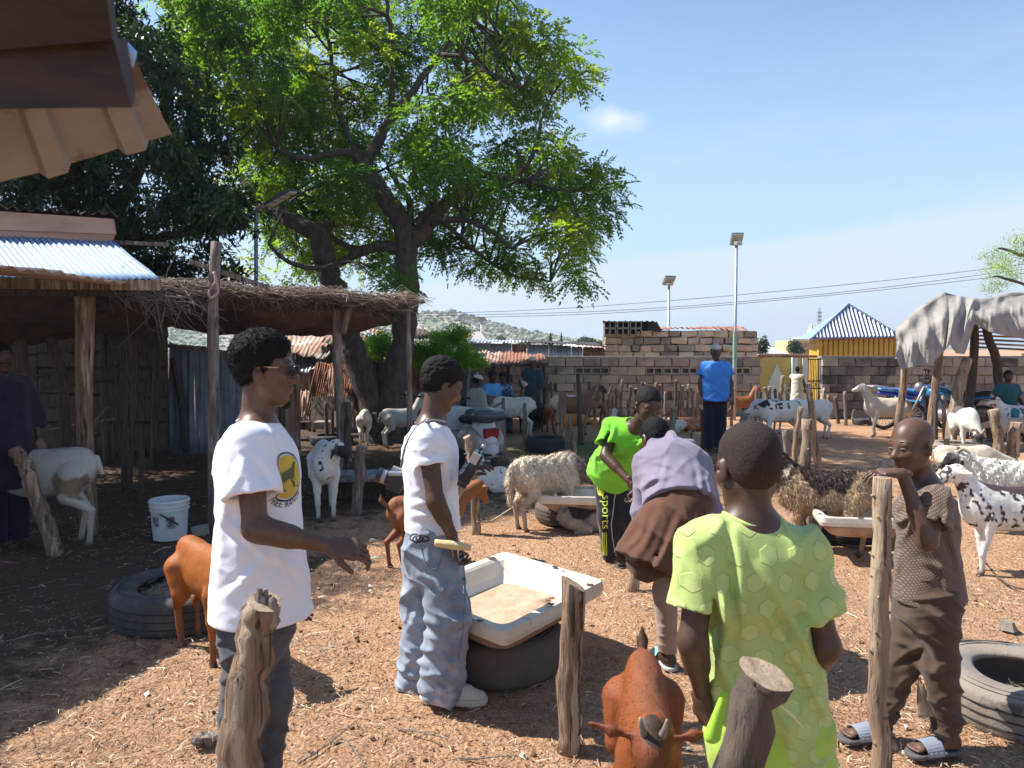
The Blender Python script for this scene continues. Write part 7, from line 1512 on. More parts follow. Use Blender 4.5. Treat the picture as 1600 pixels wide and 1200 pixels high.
# ================= animals =================
M_coat=mat('animal_coat',(1,1,1),attr=True,c2=(.88,.86,.84),scale=40,rough=.6,bump=.35,bscale=150,bdist=.004,stretch=(1,1,.6),spec=.25)
M_horn=mat('horn',(.30,.25,.20),(.16,.13,.11),scale=30,rough=.5,bump=.6,bscale=40)
def roty(v,a): c,s=math.cos(a),math.sin(a); return A(v[0]*c+v[2]*s,v[1],-v[0]*s+v[2]*c)
def animal(label,cat,px,pyf,heading,S_=1.,head='up',base=(.7,.68,.62),headc=None,legc=None,spots=None,horns=None,ears='side',tail='goat',vs=None,wool=0.,hair=0,d=None,lie=False,hyaw=0.,step=0.,group=None,name=None,muzz=None,neckc=None,hd=None,fat=1.,udder=False,hpitch=None,z0=None,woolc=None):
    g=G(px,pyf) if d is None else A((px-800)/FPX*d,d,0); g[2]=bmpz(g[0],g[1]) if z0 is None else z0
    dd=g[1]; vs=vs or max(.0075,dd*.00125)/S_
    base=A(*base); headc=base if headc is None else A(*headc); legc=base*.95 if legc is None else A(*legc); neckc=base if neckc is None else A(*neckc); muzz=headc if muzz is None else A(*muzz)
    S=Sdf(); dz=-.33 if lie else 0.; w=wool
    Z=A(0,0,dz)
    S.ell(A(.20,0,.49)+Z,A(.17,.112*fat,.165)+w,None,k=.06,col=base); S.ell(A(0,0,.475)+Z,A(.24,.122*fat,.150)+w,None,k=.06,col=base); S.ell(A(-.21,0,.52)+Z,A(.155,.100*fat,.130)+w,None,k=.06,col=base)
    S.cap(A(-.28,0,.605)+Z,A(.24,0,.60)+Z,.035+w,.040+w,k=.07,col=base); S.ell(A(.30,0,.50)+Z,A(.09,.075,.12)+w,None,k=.05,col=base)
    hb={'up':(A(.40,0,.86),-.25),'fwd':(A(.55,0,.68),-.45),'down':(A(.52,0,.27),-1.0),'low':(A(.58,0,.44),-.8),'rest':(A(.38,0,.72),-.3)}[head]
    hp=A(*(hd if hd is not None else hb[0])); pit=hb[1] if hpitch is None else hpitch
    if lie: hp=hp+Z*.8
    cy,sy_=math.cos(hyaw),math.sin(hyaw)
    def hr(v): v=roty(np.asarray(v,float),-pit); return A(v[0]*cy-v[1]*sy_,v[0]*sy_+v[1]*cy,v[2])
    if hyaw: hp=hp+A(-.06*(1-cy),.10*sy_,0)
    S.cap(A(.26,0,.53)+Z,hp-hr((.01,0,.01)),.092+w,.050+w*.6,k=.06,col=neckc); S.cap(A(.24,0,.60)+Z,hp-hr((.02,0,-.02)),.055+w,.040+w*.5,k=.05,col=neckc)
    S.ell(hp+hr((.03,0,.01)),A(.064,.046,.052),None,k=.03,col=headc); S.cap(hp+hr((.05,0,.0)),hp+hr((.150,0,-.022)),.043,.026,k=.03,col=headc); S.cap(hp+hr((.04,0,-.03)),hp+hr((.135,0,-.042)),.028,.018,k=.025,col=headc)
    S.ell(hp+hr((.168,0,-.026)),A(.022,.024,.022),None,k=.015,col=muzz)
    er=[]
    for s in(-1,1):
        e0=hp+hr((.005,s*.040,.018))
        if ears=='side': e1=e0+hr((-.03,s*.13,.0))
        elif ears=='droop': e1=e0+hr((.01,s*.045,-.10))
        else: e1=e0+hr((-.03,s*.075,.055))
        nn=unit(hr((1,0,.2))); S.cap(e0,e1,.017,.012,k=.014,fl=(nn,.45),col=headc); mid=lerp(e0,e1,.55); S.ell(mid,A(.018,.018,.018),None,k=.02,col=headc)
    # legs
    def leg(pts,rs,col,hoof=True):
        for i in range(len(pts)-1): S.cap(pts[i],pts[i+1],rs[i],rs[i+1],k=.03 if i==0 else .016,col=(lerp(base,col,.5*i) if i<2 else col))
        if hoof: a=pts[-1]; S.cap(a+A(.004,0,-.005),a+A(.018,0,-.028),.020,.023,k=.01,col=A(.035,.028,.024))
    if not lie:
        for s in(-1,1):
            q=step*s
            leg([A(.21,s*.070,.42),A(.215+q*.5,s*.072,.27),A(.225+q*.9,s*.066,.16),A(.215+q*1.1,s*.066,.035)],[.058,.030,.0215,.0165],legc)
            leg([A(-.235,s*.065,.48),A(-.185-q*.3,s*.085,.345),A(-.305-q*.7,s*.066,.245),A(-.275-q*.9,s*.062,.035)],[.088,.052,.0245,.0175],legc)
    else:
        for s in(-1,1):
            leg([A(.22,s*.08,.12),A(.32,s*.11,.05),A(.18,s*.12,.03)],[.05,.028,.020],legc,False); leg([A(-.22,s*.09,.14),A(-.05,s*.15,.07),A(-.20,s*.16,.03),A(-.05,s*.17,.025)],[.085,.045,.024,.018],legc,False)
    if udder: S.ell(A(-.17,0,.34),A(.05,.05,.075),None,k=.03,col=A(.42,.28,.22))
    r=A(-.36,0,.585)+Z
    if tail=='goat': S.cap(r,r+A(-.05,0,.055),.018,.022,k=.02,col=base*.7); S.cap(r+A(-.05,0,.055),r+A(-.055,0,.11),.020,.006,k=.015,col=base*.5)
    elif tail=='long': S.cap(r,r+A(-.045,0,-.12),.028+w,.024+w,k=.02,col=base*.9); S.cap(r+A(-.045,0,-.12),r+A(-.035,0,-.33),.022+w,.013+w*.5,k=.02,col=base*.85)
    else: S.cap(r,r+A(-.035,0,-.10),.022,.012,k=.02,col=base)
    dsp=None
    if wool: dsp=lambda X:(.009*nz3(X*A(1,1,.6).astype(np.float32),30,2)+.006*nz3(X,62,3)).astype(np.float32)*np.clip((X[:,2]-.20)/.15,0,1).astype(np.float32)
    else: dsp=lambda X:(.0025*nz3(X,16,2)).astype(np.float32)
    V,Q=S.mesh(vs,disp=dsp); C=S.colors(V,base); Vf=V.astype(np.float32)
    C=C*(1+.12*nz3(Vf,6,4))[:,None]
    dirt=np.clip((.30-V[:,2])/.3,0,1)[:,None]*np.clip(.5+.6*nz3(Vf,9,8),0,1)[:,None]*.45 if not lie else np.clip((.12-V[:,2])/.12,0,1)[:,None]*.4
    C=C*(1-dirt)+A(.30,.19,.12)*dirt*.8
    if spots: C=spots(V,Vf,C)
    C=np.clip(C,.004,.85)
    th=math.radians(heading); Rz=np.array([[math.cos(th),-math.sin(th),0],[math.sin(th),math.cos(th),0],[0,0,1]])
    W=lambda v:(np.asarray(v)@Rz.T)*S_+g
    nm=name or cat; rt=thing(nm,label,cat,g,group)
    body=mk('body',W(V),Q,M_coat,rt,smooth=True,col=C)
    if horns:
        for s in(-1,1):
            h0=hp+hr((.005,s*.022,.045))
            pts={'small':[(0,0,0),(-.01,s*.008,.035),(-.03,s*.014,.065)],'long':[(0,0,0),(-.04,s*.02,.07),(-.10,s*.05,.12),(-.17,s*.09,.13)],'curl':[(0,0,0),(-.055,s*.03,.03),(-.085,s*.055,-.02),(-.06,s*.075,-.065),(-.01,s*.085,-.075)],'straight':[(0,0,0),(-.02,s*.01,.09),(-.02,s*.03,.17)]}[horns]
            q=spline([h0+hr(p_) for p_ in pts],4); hh=mk('horn',*tube(W(q),np.linspace(.017 if horns!='small' else .013,.004,len(q))*S_*(1+.08*(np.arange(len(q))%2)),9),M_horn,rt,smooth=True)
    for s in(-1,1):
        if dd<9:
            e=Sdf(); e.ell(hp+hr((.052,s*.043,.012)),A(.009,.006,.009),None,k=0); v,q=e.mesh(.0035); mk('eye',W(v),q,M_iris,rt,smooth=True)
    if hair and (dd<11):
        sw=A(-.8,0,-.75) if not wool else A(-.25,0,-1)
        v2,f2,c2=strands(V,Q,C,hair,.030 if wool else .016,.0042 if wool else (.0014 if dd<3 else .0022),sw,5,lift=.5 if wool else .18,curl=.55 if wool else .25,cj=.22 if wool else .16,mask=lambda c:np.where((c[:,2]>.24+dz)&(c[:,0]<.40 if wool else c[:,0]<.60),1,.05))
        tag(mk('fleece' if wool else 'coat_hair',W(v2),f2,M_coat,rt,col=c2),kind='stuff')
    return rt,W,hr,hp
def sp_patch(lst,soft=.03,nzs=9):
    """pigment patches: (centre, radii, colour)"""
    def f(V,Vf,C):
        for c,r,col in lst:
            dd=np.sqrt((((V-A(*c))/A(*r))**2).sum(1))-1+.22*nz3(Vf,nzs,7)+.1*nz3(Vf,nzs*3,9); w=np.clip(-dd/(soft*4)+.5,0,1)[:,None]; C=C*(1-w)+A(*col)*w
        return C
    return f
def sp_fleck(col,thr=.25,s=26,zone=None,seed=3):
    def f(V,Vf,C):
        n=nz3(Vf*A(1,1,.6).astype(np.float32),s,seed)+.4*nz3(Vf,s*2.2,seed+1); w=np.clip((n-thr)*6,0,1)
        if zone is not None: w=w*zone(V)
        return C*(1-w[:,None])+A(*col)*w[:,None]
    return f
def both(*fs):
    def f(V,Vf,C):
        for q in fs: C=q(V,Vf,C)
        return C
    return f
WH=(.70,.68,.62); CRM=(.60,.50,.37); RED=(.36,.115,.028); REDd=(.24,.07,.02); BLK=(.022,.018,.018); BRN=(.10,.045,.025)
dorsal=lambda c,w=.05:sp_patch([((-.02,0,.66),(.38,w,.07),c)])
# near ones
animal('bright red-brown goat facing the camera with short horns between the posts','goat',1014,0,262,.96,head='up',hd=(.46,0,.70),hpitch=-.85,fat=.75,base=(.225,.062,.018),headc=(.15,.047,.02),legc=(.2,.06,.02),muzz=(.20,.08,.035),horns='small',ears='side',hair=16000,d=2.42,vs=.006,spots=both(dorsal((.20,.07,.03),.045),sp_patch([((.50,0,.745),(.045,.028,.035),(.05,.03,.022)),((-.41,0,.68),(.05,.04,.07),(.06,.025,.015))])))
animal('orange-brown goat half hidden behind the man in the white T-shirt beside the tyre','goat',328,1022,-44,.97,head='low',fat=.82,base=(.34,.10,.018),legc=(.22,.07,.02),hair=6000,spots=dorsal((.30,.09,.02)),tail='none',step=.03)
animal('dirty white nanny goat standing in the shade at the left behind a leaning stake','goat',66,852,186,1.30,head='fwd',base=(.50,.47,.41),legc=(.52,.45,.36),hair=7000,udder=True,tail='none',step=.06,ears='droop',spots=sp_patch([((-.24,.08,.42),(.12,.08,.10),(.28,.20,.14))]))
animal('white sheep with a black spotted head turned right beside the squared grey stake','sheep',508,806,286,1.13,head='fwd',hd=(.44,0,.67),hyaw=1.15,base=(.72,.71,.66),headc=BLK,neckc=(.68,.67,.62),muzz=(.5,.5,.48),hair=6000,tail='none',ears='droop',spots=both(sp_fleck(BLK,.55,22,lambda V:(V[:,0]>.30)*1.),sp_patch([((.47,.14,.72),(.03,.05,.03),(.6,.58,.55))])))
animal('cream woolly sheep with a black face feeding from the enamel trough','sheep',853,822,34,1.04,head='low',hyaw=-.55,hd=(.52,-.08,.42),base=(.66,.56,.43),headc=BLK,neckc=(.16,.12,.09),legc=(.46,.36,.26),wool=.012,hair=11000,tail='long',ears='droop',muzz=BLK)
animal('woolly brown and white sheep lying against the trough by the striped trousers','sheep',922,828,8,.80,head='rest',base=(.36,.29,.22),headc=(.5,.43,.33),wool=.016,hair=7000,lie=True,tail='none',spots=sp_patch([((-.12,0,.25),(.24,.16,.14),(.05,.035,.028))]))
animal('brown goat whose hind leg and tail show behind the polo-shirted man','goat',662,878,28,.86,head='fwd',base=(.26,.10,.040),legc=(.20,.08,.035),hair=4000,tail='goat',step=.05,d=5.9,hpitch=-.9)
animal('white goat with backswept horns lying behind the hand-held recorder','goat',757,774,205,.88,head='up',hd=(.26,0,.80),hyaw=1.9,base=(.70,.67,.58),horns='long',lie=True,hair=3500,d=8.9,spots=sp_fleck((.10,.06,.04),.75,16))
animal('woolly tan sheep with a dark brown back standing with its rump to the right','sheep',1290,860,152,1.0,head='fwd',hd=(.47,0,.80),base=(.36,.25,.15),headc=(.05,.035,.03),neckc=(.035,.024,.02),legc=(.34,.23,.15),wool=.022,hair=15000,tail='long',ears='droop',vs=.008,spots=sp_patch([((.0,0,.64),(.27,.19,.17),(.035,.022,.018)),((.31,0,.66),(.05,.14,.09),(.62,.55,.42)),((.42,0,.70),(.15,.13,.25),(.04,.028,.022))]))
animal('white goat with black flecks and a dark back stripe standing at the right edge','goat',1592,902,178,1.04,head='up',hd=(.43,0,.75),base=(.72,.69,.64),hair=7000,d=5.75,step=.035,tail='none',spots=both(sp_fleck((.06,.045,.04),.30,24,lambda V:(V[:,2]>.36)*1.),dorsal((.07,.05,.05),.09)))
animal('white sheep with a black horned head facing left behind the flecked goat','sheep',1592,830,172,1.0,head='fwd',hd=(.50,0,.68),base=(.66,.63,.56),headc=BLK,muzz=(.10,.09,.08),horns='curl',ears='droop',d=6.9,hair=5000,wool=.008,spots=sp_fleck((.10,.09,.09),.7,14,lambda V:((V[:,0]>.15)&(V[:,2]>.5))*1.),hpitch=-.35)
animal('cream sheep seen over the back of the black-headed horned sheep','sheep',1510,760,355,.92,head='low',base=(.66,.55,.42),hair=3000,d=8.6,tail='none')
animal('white and grey sheep with a black head feeding from a tyre below the slanting pole','sheep',1509,694,256,1.12,head='down',hd=(.46,.05,.30),base=(.66,.63,.56),headc=BLK,neckc=(.62,.58,.5),horns='curl',ears='droop',d=12.3,spots=sp_patch([((-.15,0,.62),(.20,.12,.14),(.12,.09,.09)),((-.05,.1,.5),(.10,.06,.12),(.13,.10,.10))]))
animal('cream sheep standing in profile facing left before the dark block wall','sheep',1386,682,180,1.14,head='up',hd=(.43,0,.83),hpitch=-.15,base=(.66,.56,.44),headc=(.70,.64,.55),legc=(.55,.44,.33),tail='none',ears='droop',step=.04,spots=sp_patch([((-.30,0,.50),(.12,.14,.16),(.40,.27,.17))]))
animal('brown and white goat between the tarpaulin pole and the cream sheep','goat',1411,660,80,.9,head='fwd',base=(.55,.46,.34),d=15.3,spots=sp_patch([((-.2,0,.5),(.1,.09,.2),(.22,.11,.06))]),tail='none')
animal('white goat seen from behind with a greyish rump beside the man in bright blue','goat',1114,697,88,1.14,head='down',base=(.62,.61,.58),legc=(.48,.38,.30),d=12.9,udder=True,tail='none',spots=sp_patch([((-.36,0,.52),(.10,.09,.13),(.34,.25,.19))]))
animal('small brown goat with raised head standing right of the lamp pole','goat',1158,656,4,.86,head='up',base=(.33,.12,.045),legc=(.12,.05,.03),step=.05,spots=dorsal((.08,.035,.02)))
animal('grey-white goat with lowered head behind the black-speckled one','goat',1199,676,210,1.05,head='down',base=(.50,.48,.45),d=14.6,tail='none')
animal('white goat speckled with black along its back and neck','goat',1224,694,186,1.16,head='low',base=(.70,.66,.58),neckc=(.5,.45,.4),headc=(.2,.18,.17),legc=(.60,.50,.42),d=13.5,tail='none',step=.07,spots=both(sp_fleck(BLK,.28,17,lambda V:((V[:,2]>.53)&(V[:,0]>-.25))*1.),sp_patch([((.33,0,.62),(.09,.10,.10),BLK)])))
animal('plain white goat with its rump to the right behind the forked post','goat',1268,694,187,1.12,head='low',base=(.72,.66,.58),d=13.9,legc=(.68,.58,.50),tail='none')
animal('white goat with a dark brown head standing behind the scooter','goat',800,684,176,1.16,head='fwd',hd=(.46,0,.62),base=(.66,.63,.56),headc=(.09,.045,.03),neckc=(.16,.09,.06),d=14.4,hair=0,tail='none',wool=.006,step=.03)
animal('black goat beside the standing man in dark blue','goat',829,668,215,.92,head='fwd',base=(.016,.014,.014),d=15.2,tail='none')
animal('red-brown goat turned away before the block wall behind the white goat','goat',856,673,72,.86,head='low',base=(.27,.085,.03),d=15.5,spots=dorsal((.12,.04,.02)))
animal('brown and cream goat with long upright horns looking over the stakes','goat',893,668,20,1.20,head='up',hd=(.50,0,.76),horns='straight',base=(.20,.09,.05),headc=(.06,.035,.03),muzz=(.5,.45,.4),d=14.8,tail='none',spots=sp_patch([((-.30,0,.56),(.16,.15,.16),(.62,.50,.36)),((.0,0,.66),(.14,.06,.05),(.6,.55,.48))]))
animal('small bright orange goat lowering its head among the stakes','goat',893,676,-8,.72,head='low',base=(.50,.19,.05),d=14.2,tail='none')
for i,q in enumerate([(965,650,150,(.30,.11,.05),'up','brown goat lying behind the shoulder of the youth in green'),(1000,652,20,(.24,.09,.04),'rest','dark red goat lying with its back level with the stakes'),(1038,655,100,(.36,.15,.06),'up','tan goat lying left of the squat pale stump'),(1070,652,185,(.33,.12,.05),'rest','red-brown goat resting between two stakes near the lamp'),(1085,668,10,(.42,.16,.06),'fwd','orange goat with a white striped face lying near the man in blue'),(1050,668,170,(.66,.60,.50),'rest','pale cream goat lying behind the squat stump'),(952,660,60,(.55,.52,.48),'rest','whitish goat lying behind the thin stakes')]):
    animal(q[5],'goat',q[0],q[1],q[2],.80,head=q[4],base=q[3],lie=True,d=15.6-.25*(i%3),headc=(.6,.55,.5) if i==4 else None,tail='none')
animal('white goat by the left side of the forked tree trunk','goat',570,690,95,.95,head='down',base=(.62,.57,.50),d=13.4,tail='none')
animal('greyish goat standing right of the forked tree trunk','goat',626,690,28,1.0,head='up',base=(.42,.40,.36),d=12.9,tail='none')
animal('white goat with black face marks held by the boy in teal','goat',1592,660,168,.92,head='up',hd=(.36,0,.74),base=(.62,.58,.52),d=12.9,tail='none',z0=.12,spots=both(sp_fleck(BLK,.45,12),sp_patch([((.42,0,.78),(.06,.08,.05),BLK)])))
animal('pale goat partly hidden by the dark forked poles at the right','goat',1590,712,150,.8,head='low',base=(.45,.36,.28),d=12.6,tail='none')
print('animals done',round(time.time()-T0,1))
# ================= tyres, tubs, bucket =================
def tyre(c,r,h,m,label,rin=None,tilt=0,tz=0,tread=True,fill=None,group=None,name='tyre',ribs=True):
    rin=rin or r*.60; c=A(*c); n=72; g=thing(name,label,'tyre',c,group)
    pr=[]; bead=.012
    for a in np.linspace(0,math.pi,9): pass
    prof=[(rin,h*.12),(rin-.006,h*.04),(rin+.01,.0),(rin+(r-rin)*.45,-.0),(r*.94,h*.04),(r*.985,h*.16),(r,h*.32),(r,h*.68),(r*.985,h*.84),(r*.94,h*.96),(rin+(r-rin)*.5,h*1.0),(rin+.012,h*.97),(rin-.004,h*.92),(rin,h*.84),(rin+.02,h*.82),(rin+(r-rin)*.55,h*.86),(r*.93,h*.78),(r*.95,h*.5),(r*.93,h*.2),(rin+(r-rin)*.5,h*.12)]
    V,F=lathe(prof,n,True)
    if tread:
        ang=np.arctan2(V[:,1],V[:,0]); rr=np.linalg.norm(V[:,:2],axis=1)
        for j in range(n):
            for i in (6,7):
                V[i*n+j,:2]*=(1-.012*((j//2)%2))
    V[:,2]+=.004*np.sin(np.arctan2(V[:,1],V[:,0])*3)
    Rm=np.array(Matrix.Rotation(tz,3,'Z')@Matrix.Rotation(tilt,3,'X')); V=V@Rm.T+c
    F=[f[::-1] for f in F]
    mk('tyre_body',V,F,m,g,smooth=True)
    for z in (.30,.5,.70) if ribs else ():
        a=np.linspace(0,2*math.pi,73); q=np.stack([np.cos(a)*(r*1.0+.001),np.sin(a)*(r+.001),0*a+h*z],1)@Rm.T+c; mk('tread_rib',*tube(q,.0035,4,False),M_black,g,smooth=True)
    for z,rr in ((h*.985,r*.88),(h*1.0,rin+(r-rin)*.55)):
        a=np.linspace(0,2*math.pi,73); q=np.stack([np.cos(a)*rr,np.sin(a)*rr,0*a+z-.001],1)@Rm.T+c; mk('sidewall_ring',*tube(q,.0035,4,False),m,g,smooth=True)
    if fill:
        V,F=lathe([(.001,h*fill),(rin*.5,h*fill+.01),(rin*1.02,h*fill-.01),(rin*1.02,.005)],24); mk('soil_fill',V+c,[f for f in F],M_dust if fill<.5 else M_mort,g,smooth=True)
        r_=np.random.default_rng(int(c[0]*50)+900); nn=260; V=[];Fq=[]
        for k in range(nn):
            a,q=r_.uniform(0,6.28),rin*.95*math.sqrt(r_.random()); p=A(c[0]+math.cos(a)*q,c[1]+math.sin(a)*q,c[2]+h*fill+.012+r_.uniform(0,.02)); d_=unit(r_.normal(size=3)*A(1,1,.25))*r_.uniform(.02,.08); v,f=tube([p-d_/2,p+d_/2],.0022,3,False); V.append(v); Fq.append(np.array(f)+6*k)
        cc=np.repeat(np.array([(.42,.33,.22),(.14,.10,.07),(.12,.15,.05),(.30,.22,.14)])[r_.integers(0,4,nn)],6,axis=0)
        tag(mk('straw_fill',np.vstack(V),np.vstack(Fq),M_straw,g,col=cc),kind='stuff')
    return g
q=G(262,960); tyre((-2.10,4.80,-.01),.45,.235,M_tyre,'large black tyre holding straw behind the orange-brown goat at the left',rin=.29,fill=.72)
tyre((2.42,3.52,-.01),.385,.21,M_tyrep,'pale dusty car tyre lying on the sand at the right edge',rin=.20,fill=.18,tilt=.03)
tyre((G(850,700)[0],12.4,0),.33,.24,M_black,'black tyre lying in the shade left of the forked smooth post',rin=.2)
tyre((P(518,680,13.4)[0],13.4,0),.38,.16,M_black,'flat black tyre beside the foot of the tree',rin=.24)
tyre((P(1347,655,16.7)[0],16.7,0),.20,.13,M_tyre,'small grey tyre at the feet of the cream sheep',rin=.12)
tyre((P(1498,705,12.0)[0],12.0,0),.42,.20,M_tyrep,'pale tyre from which the white and dark grey sheep feeds',rin=.27,fill=.7)
tyre((P(1516,660,14.6)[0],14.6,0),.25,.16,M_black,'black tyre lying under the plank bench',rin=.15)
tyre((P(1560,705,12.6)[0],12.6,0),.36,.15,M_tyrep,'low brown tyre partly behind the stout tan post',rin=.22)
def tray(corners,zt,depth,label,rim=.052,m=M_enamel,mo=M_enamelout,name='enamel_basin',fillm=M_dust,chips=True,wall=.035):
    """corners: 4 ground-plane points (x,y), rim height zt"""
    c=np.array(corners,float); cen=c.mean(0); g=thing(name,label,'basin',(cen[0],cen[1],zt-depth))
    def ring(off,z,rad=.10,n=6,sh=1.):
        out=[]
        for i in range(4):
            p=c[i]; a=unit(c[i-1]-p); b=unit(c[(i+1)%4]-p); bis=(a+b); k=off
            q=p+bis*k
            for t in np.linspace(0,1,n):
                s=q+a*rad*(1-t)**2+b*rad*t**2
                out.append((s[0],s[1],z))
        return np.array(out)
    zr=zt
    rings=[ring(.012,zr-.10,.06),ring(-.004,zr-.045,.05),ring(0,zr-.008,.05),ring(.006,zr,.05),ring(rim,zr-.004,.08),ring(rim+.016,zr-.016,.09),ring(rim+.055,zr-depth*.55,.11),ring(rim+.09,zr-depth+.03,.13)]
    if True: rings[0]=ring(.004,zr-.075,.05)
    n=len(rings[0]); V=np.vstack(rings); F=[]
    for i in range(len(rings)-1):
        for j in range(n): k=(j+1)%n; F.append((i*n+j,i*n+k,(i+1)*n+k,(i+1)*n+j))
    V[:,2]+=.004*np.sin(V[:,0]*9)+.003*np.sin(V[:,1]*7)
    mk('rim_and_walls',V,F,m,g,smooth=False); 
    fr=ring(rim+.088,zr-depth+.035,.13); V=np.vstack([fr,[[cen[0],cen[1],zr-depth+.020]]]); mk('basin_floor',V,[(i,(i+1)%n,n) for i in range(n)],fillm,g,smooth=True)
    for k in range(14):
        a=.15+k*.11+.0; c0=A(cen[0],cen[1],zr-depth+.026)+A(.02,.05,0); d_=A(math.cos(a-1.2),math.sin(a-1.2),0)
        L1=min(.30,.26+.04*math.sin(k)); mk('floor_rib',*tube([c0+d_*.05,c0+d_*L1+A(0,0,.006)],[.009,.013],5),fillm,g,smooth=True) if chips=='big' else None
    o1=ring(.02,zr-.02,.06); o2=ring(.03,zr-depth*.6,.09); o3=ring(.11,zr-depth-.012,.13); V=np.vstack([o1,o2,o3]); F=[]
    for i in range(2):
        for j in range(n): k=(j+1)%n; F.append((i*n+k,i*n+j,(i+1)*n+j,(i+1)*n+k))
    F.append(tuple(2*n+j for j in range(n))); mk('outer_shell',V,F,mo,g,smooth=False)
    if chips:
        r_=np.random.default_rng(12)
        for k in range(16 if chips=='big' else 6):
            i=r_.integers(4); t=r_.uniform(.06,.94); p=lerp(c[i],c[(i+1)%4],t); inn=unit(cen-p)*r_.uniform(.002,.07); s=r_.uniform(.008,.028)
            v,f=disc(s,9,1); v=v*(1+r_.uniform(-.4,.4,(len(v),1))); v[:,2]=0; v=v+A(p[0]+inn[0],p[1]+inn[1],zr+.0035+.004*math.sin(p[0]*9)+.003*math.sin(p[1]*7)); mk('enamel_chip',v,f,M_rustchip,g)
    return g
M_rustchip=mat('exposed_iron',(.10,.065,.05),(.05,.035,.03),scale=30,rough=.8)
bc=lambda px,py,z:tuple(G(px,py,z)[:2])
def gz2(px,py,z):
    v=FW+np.array([1,0,0])*(px-800)/FPX+UP*(600-py)/FPX; t=(z-CAMZ)/v[2]; p=v*t; return (p[0],p[1])
cr=[gz2(790,986,.43),gz2(946,905,.43),gz2(772,857,.43)]; cr[2]=tuple(lerp(cr[1],cr[2],.9)); cr.append((cr[0][0]+cr[2][0]-cr[1][0],cr[0][1]+cr[2][1]-cr[1][1]))
tray(cr,.43,.16,'large chipped white enamel shower tray used as a trough on a brown tyre',chips='big',m=M_enamel)
tyre((gz2(772,1000,.0)[0]+.02,4.02,0),.36,.235,M_tyredk,'smooth mud-brown tyre carrying the white enamel shower tray',rin=.22,tread=False,ribs=False)
def rect(px,py,z,w,l,ang):
    c=np.array(gz2(px,py,z)); u=A(math.cos(ang),math.sin(ang)); v=A(-u[1],u[0]); return [tuple(c-u*w/2-v*l/2),tuple(c+u*w/2-v*l/2),tuple(c+u*w/2+v*l/2),tuple(c-u*w/2+v*l/2)]
tray(rect(898,768,.34,.66,.50,-.12),.34,.16,'chipped white enamel tray on which the black-faced woolly sheep feeds',m=M_enamel,name='enamel_basin')
c=gz2(890,790,.1); tyre((c[0],7.45,0),.36,.19,M_tyredk,'dark tyre under the woolly sheep\'s feeding tray',rin=.22,tread=False)
tray(rect(1345,800,.38,.70,.46,-.20),.38,.17,'white and brown enamel trough behind the woolly dark-backed sheep',m=M_enamel)
c=gz2(1345,830,.1); tyre((c[0],6.75,0),.33,.21,M_black,'black tyre supporting the trough behind the brown dotted shirt',rin=.2,tread=False)
tray(rect(575,738,.33,1.05,.42,.05),.33,.15,'long trough with a worn metal rim behind the black-headed sheep',m=mat('worn_zinc_rim',(.36,.40,.43),(.16,.16,.17),scale=9,rough=.5,metal=.4),mo=M_woodd,fillm=M_mort,chips=False,name='feeding_trough')
MB().box((P(575,760,8.6)[0],8.65,.09),(.48,.18,.085)).done('support_block',M_woodd,bpy.data.objects['feeding_trough'])
tray(rect(1176,664,.35,.55,.4,.1),.35,.15,'small white basin glimpsed below the grey-white goat',m=M_enamel,chips=False)
# bucket
bk_=thing('plastic_bucket','white plastic bucket with a torn printed label standing in the shade','bucket',G(266,842)); c=G(266,842); c[2]=bmpz(c[0],c[1]); Rb=.165; Hb=.36
Mt=np.eye(4); Mt[:3,3]=c
M_bkt=mat('white_bucket_plastic',(.66,.68,.68),(.52,.54,.54),scale=4,rough=.4,c3=(.12,.12,.16),c3s=6,c3t=.66)
prof=[(.001,.004),(Rb*.84,.004),(Rb*.85,.012),(Rb*.95,Hb*.74),(Rb*1.02,Hb*.745),(Rb*1.02,Hb*.765),(Rb*.965,Hb*.77),(Rb*.975,Hb*.83),(Rb*1.03,Hb*.835),(Rb*1.03,Hb*.855),(Rb*.98,Hb*.86),(Rb*.99,Hb*.92),(Rb*1.045,Hb*.925),(Rb*1.05,Hb*.965),(Rb*1.0,Hb),(Rb*.96,Hb),(Rb*.95,Hb*.95),(Rb*.80,.02),(.001,.02)]
V,F=lathe(prof,40); mk('bucket_body',V+c,F,M_bkt,bk_,smooth=False)
for (a0,a1,z0,z1,m,nm) in [(-2.25,-1.75,.13,.225,mat('torn_print',(.10,.10,.16),(.40,.40,.44),scale=26,rough=.7),'torn_label'),(-1.35,-.85,.12,.225,MATS['torn_print'],'torn_label'),(-2.2,-1.95,.165,.215,mat('maroon_print',(.18,.03,.03),(.3,.2,.2),scale=40,rough=.7),'red_print'),(-1.15,-.95,.17,.22,MATS['maroon_print'],'red_print')]:
    V=[];n=10; k=0
    for i in range(n+1):
        a=a0+(a1-a0)*i/n
        for z in (z0+.012*math.sin(i*2.3),z1+.010*math.sin(i*1.7+1)): rr=Rb*(.85+.10*z/(Hb*.74))+(.0015 if 'label' in nm else .0025); V.append((rr*math.cos(a),rr*math.sin(a),z))
    mk(nm,np.array(V)+c,[(2*i,2*i+2,2*i+3,2*i+1) for i in range(n)],m,bk_)
h0=c+A(Rb*.05,-Rb*1.0,Hb*.72); mk('handle',*tube(spline([c+A(-.01,-Rb*1.03,Hb*.70),c+A(.06,-Rb*1.05,Hb*.60),c+A(Rb*.78,-Rb*.72,Hb*.42)],4),.007,7),M_black,bk_,smooth=True)
st_=MB().box(c+A(.22,.12,.04),(.06,.05,.045),jit=.02).done('stone',M_conc); tag(st_,'grey stone lying beside the white bucket','stone')
o=post(88,866,22,700,24,'leaning brown stake propped in front of the dirty white nanny goat',M_wood,mid=[(62,790),(42,735)],n=11)
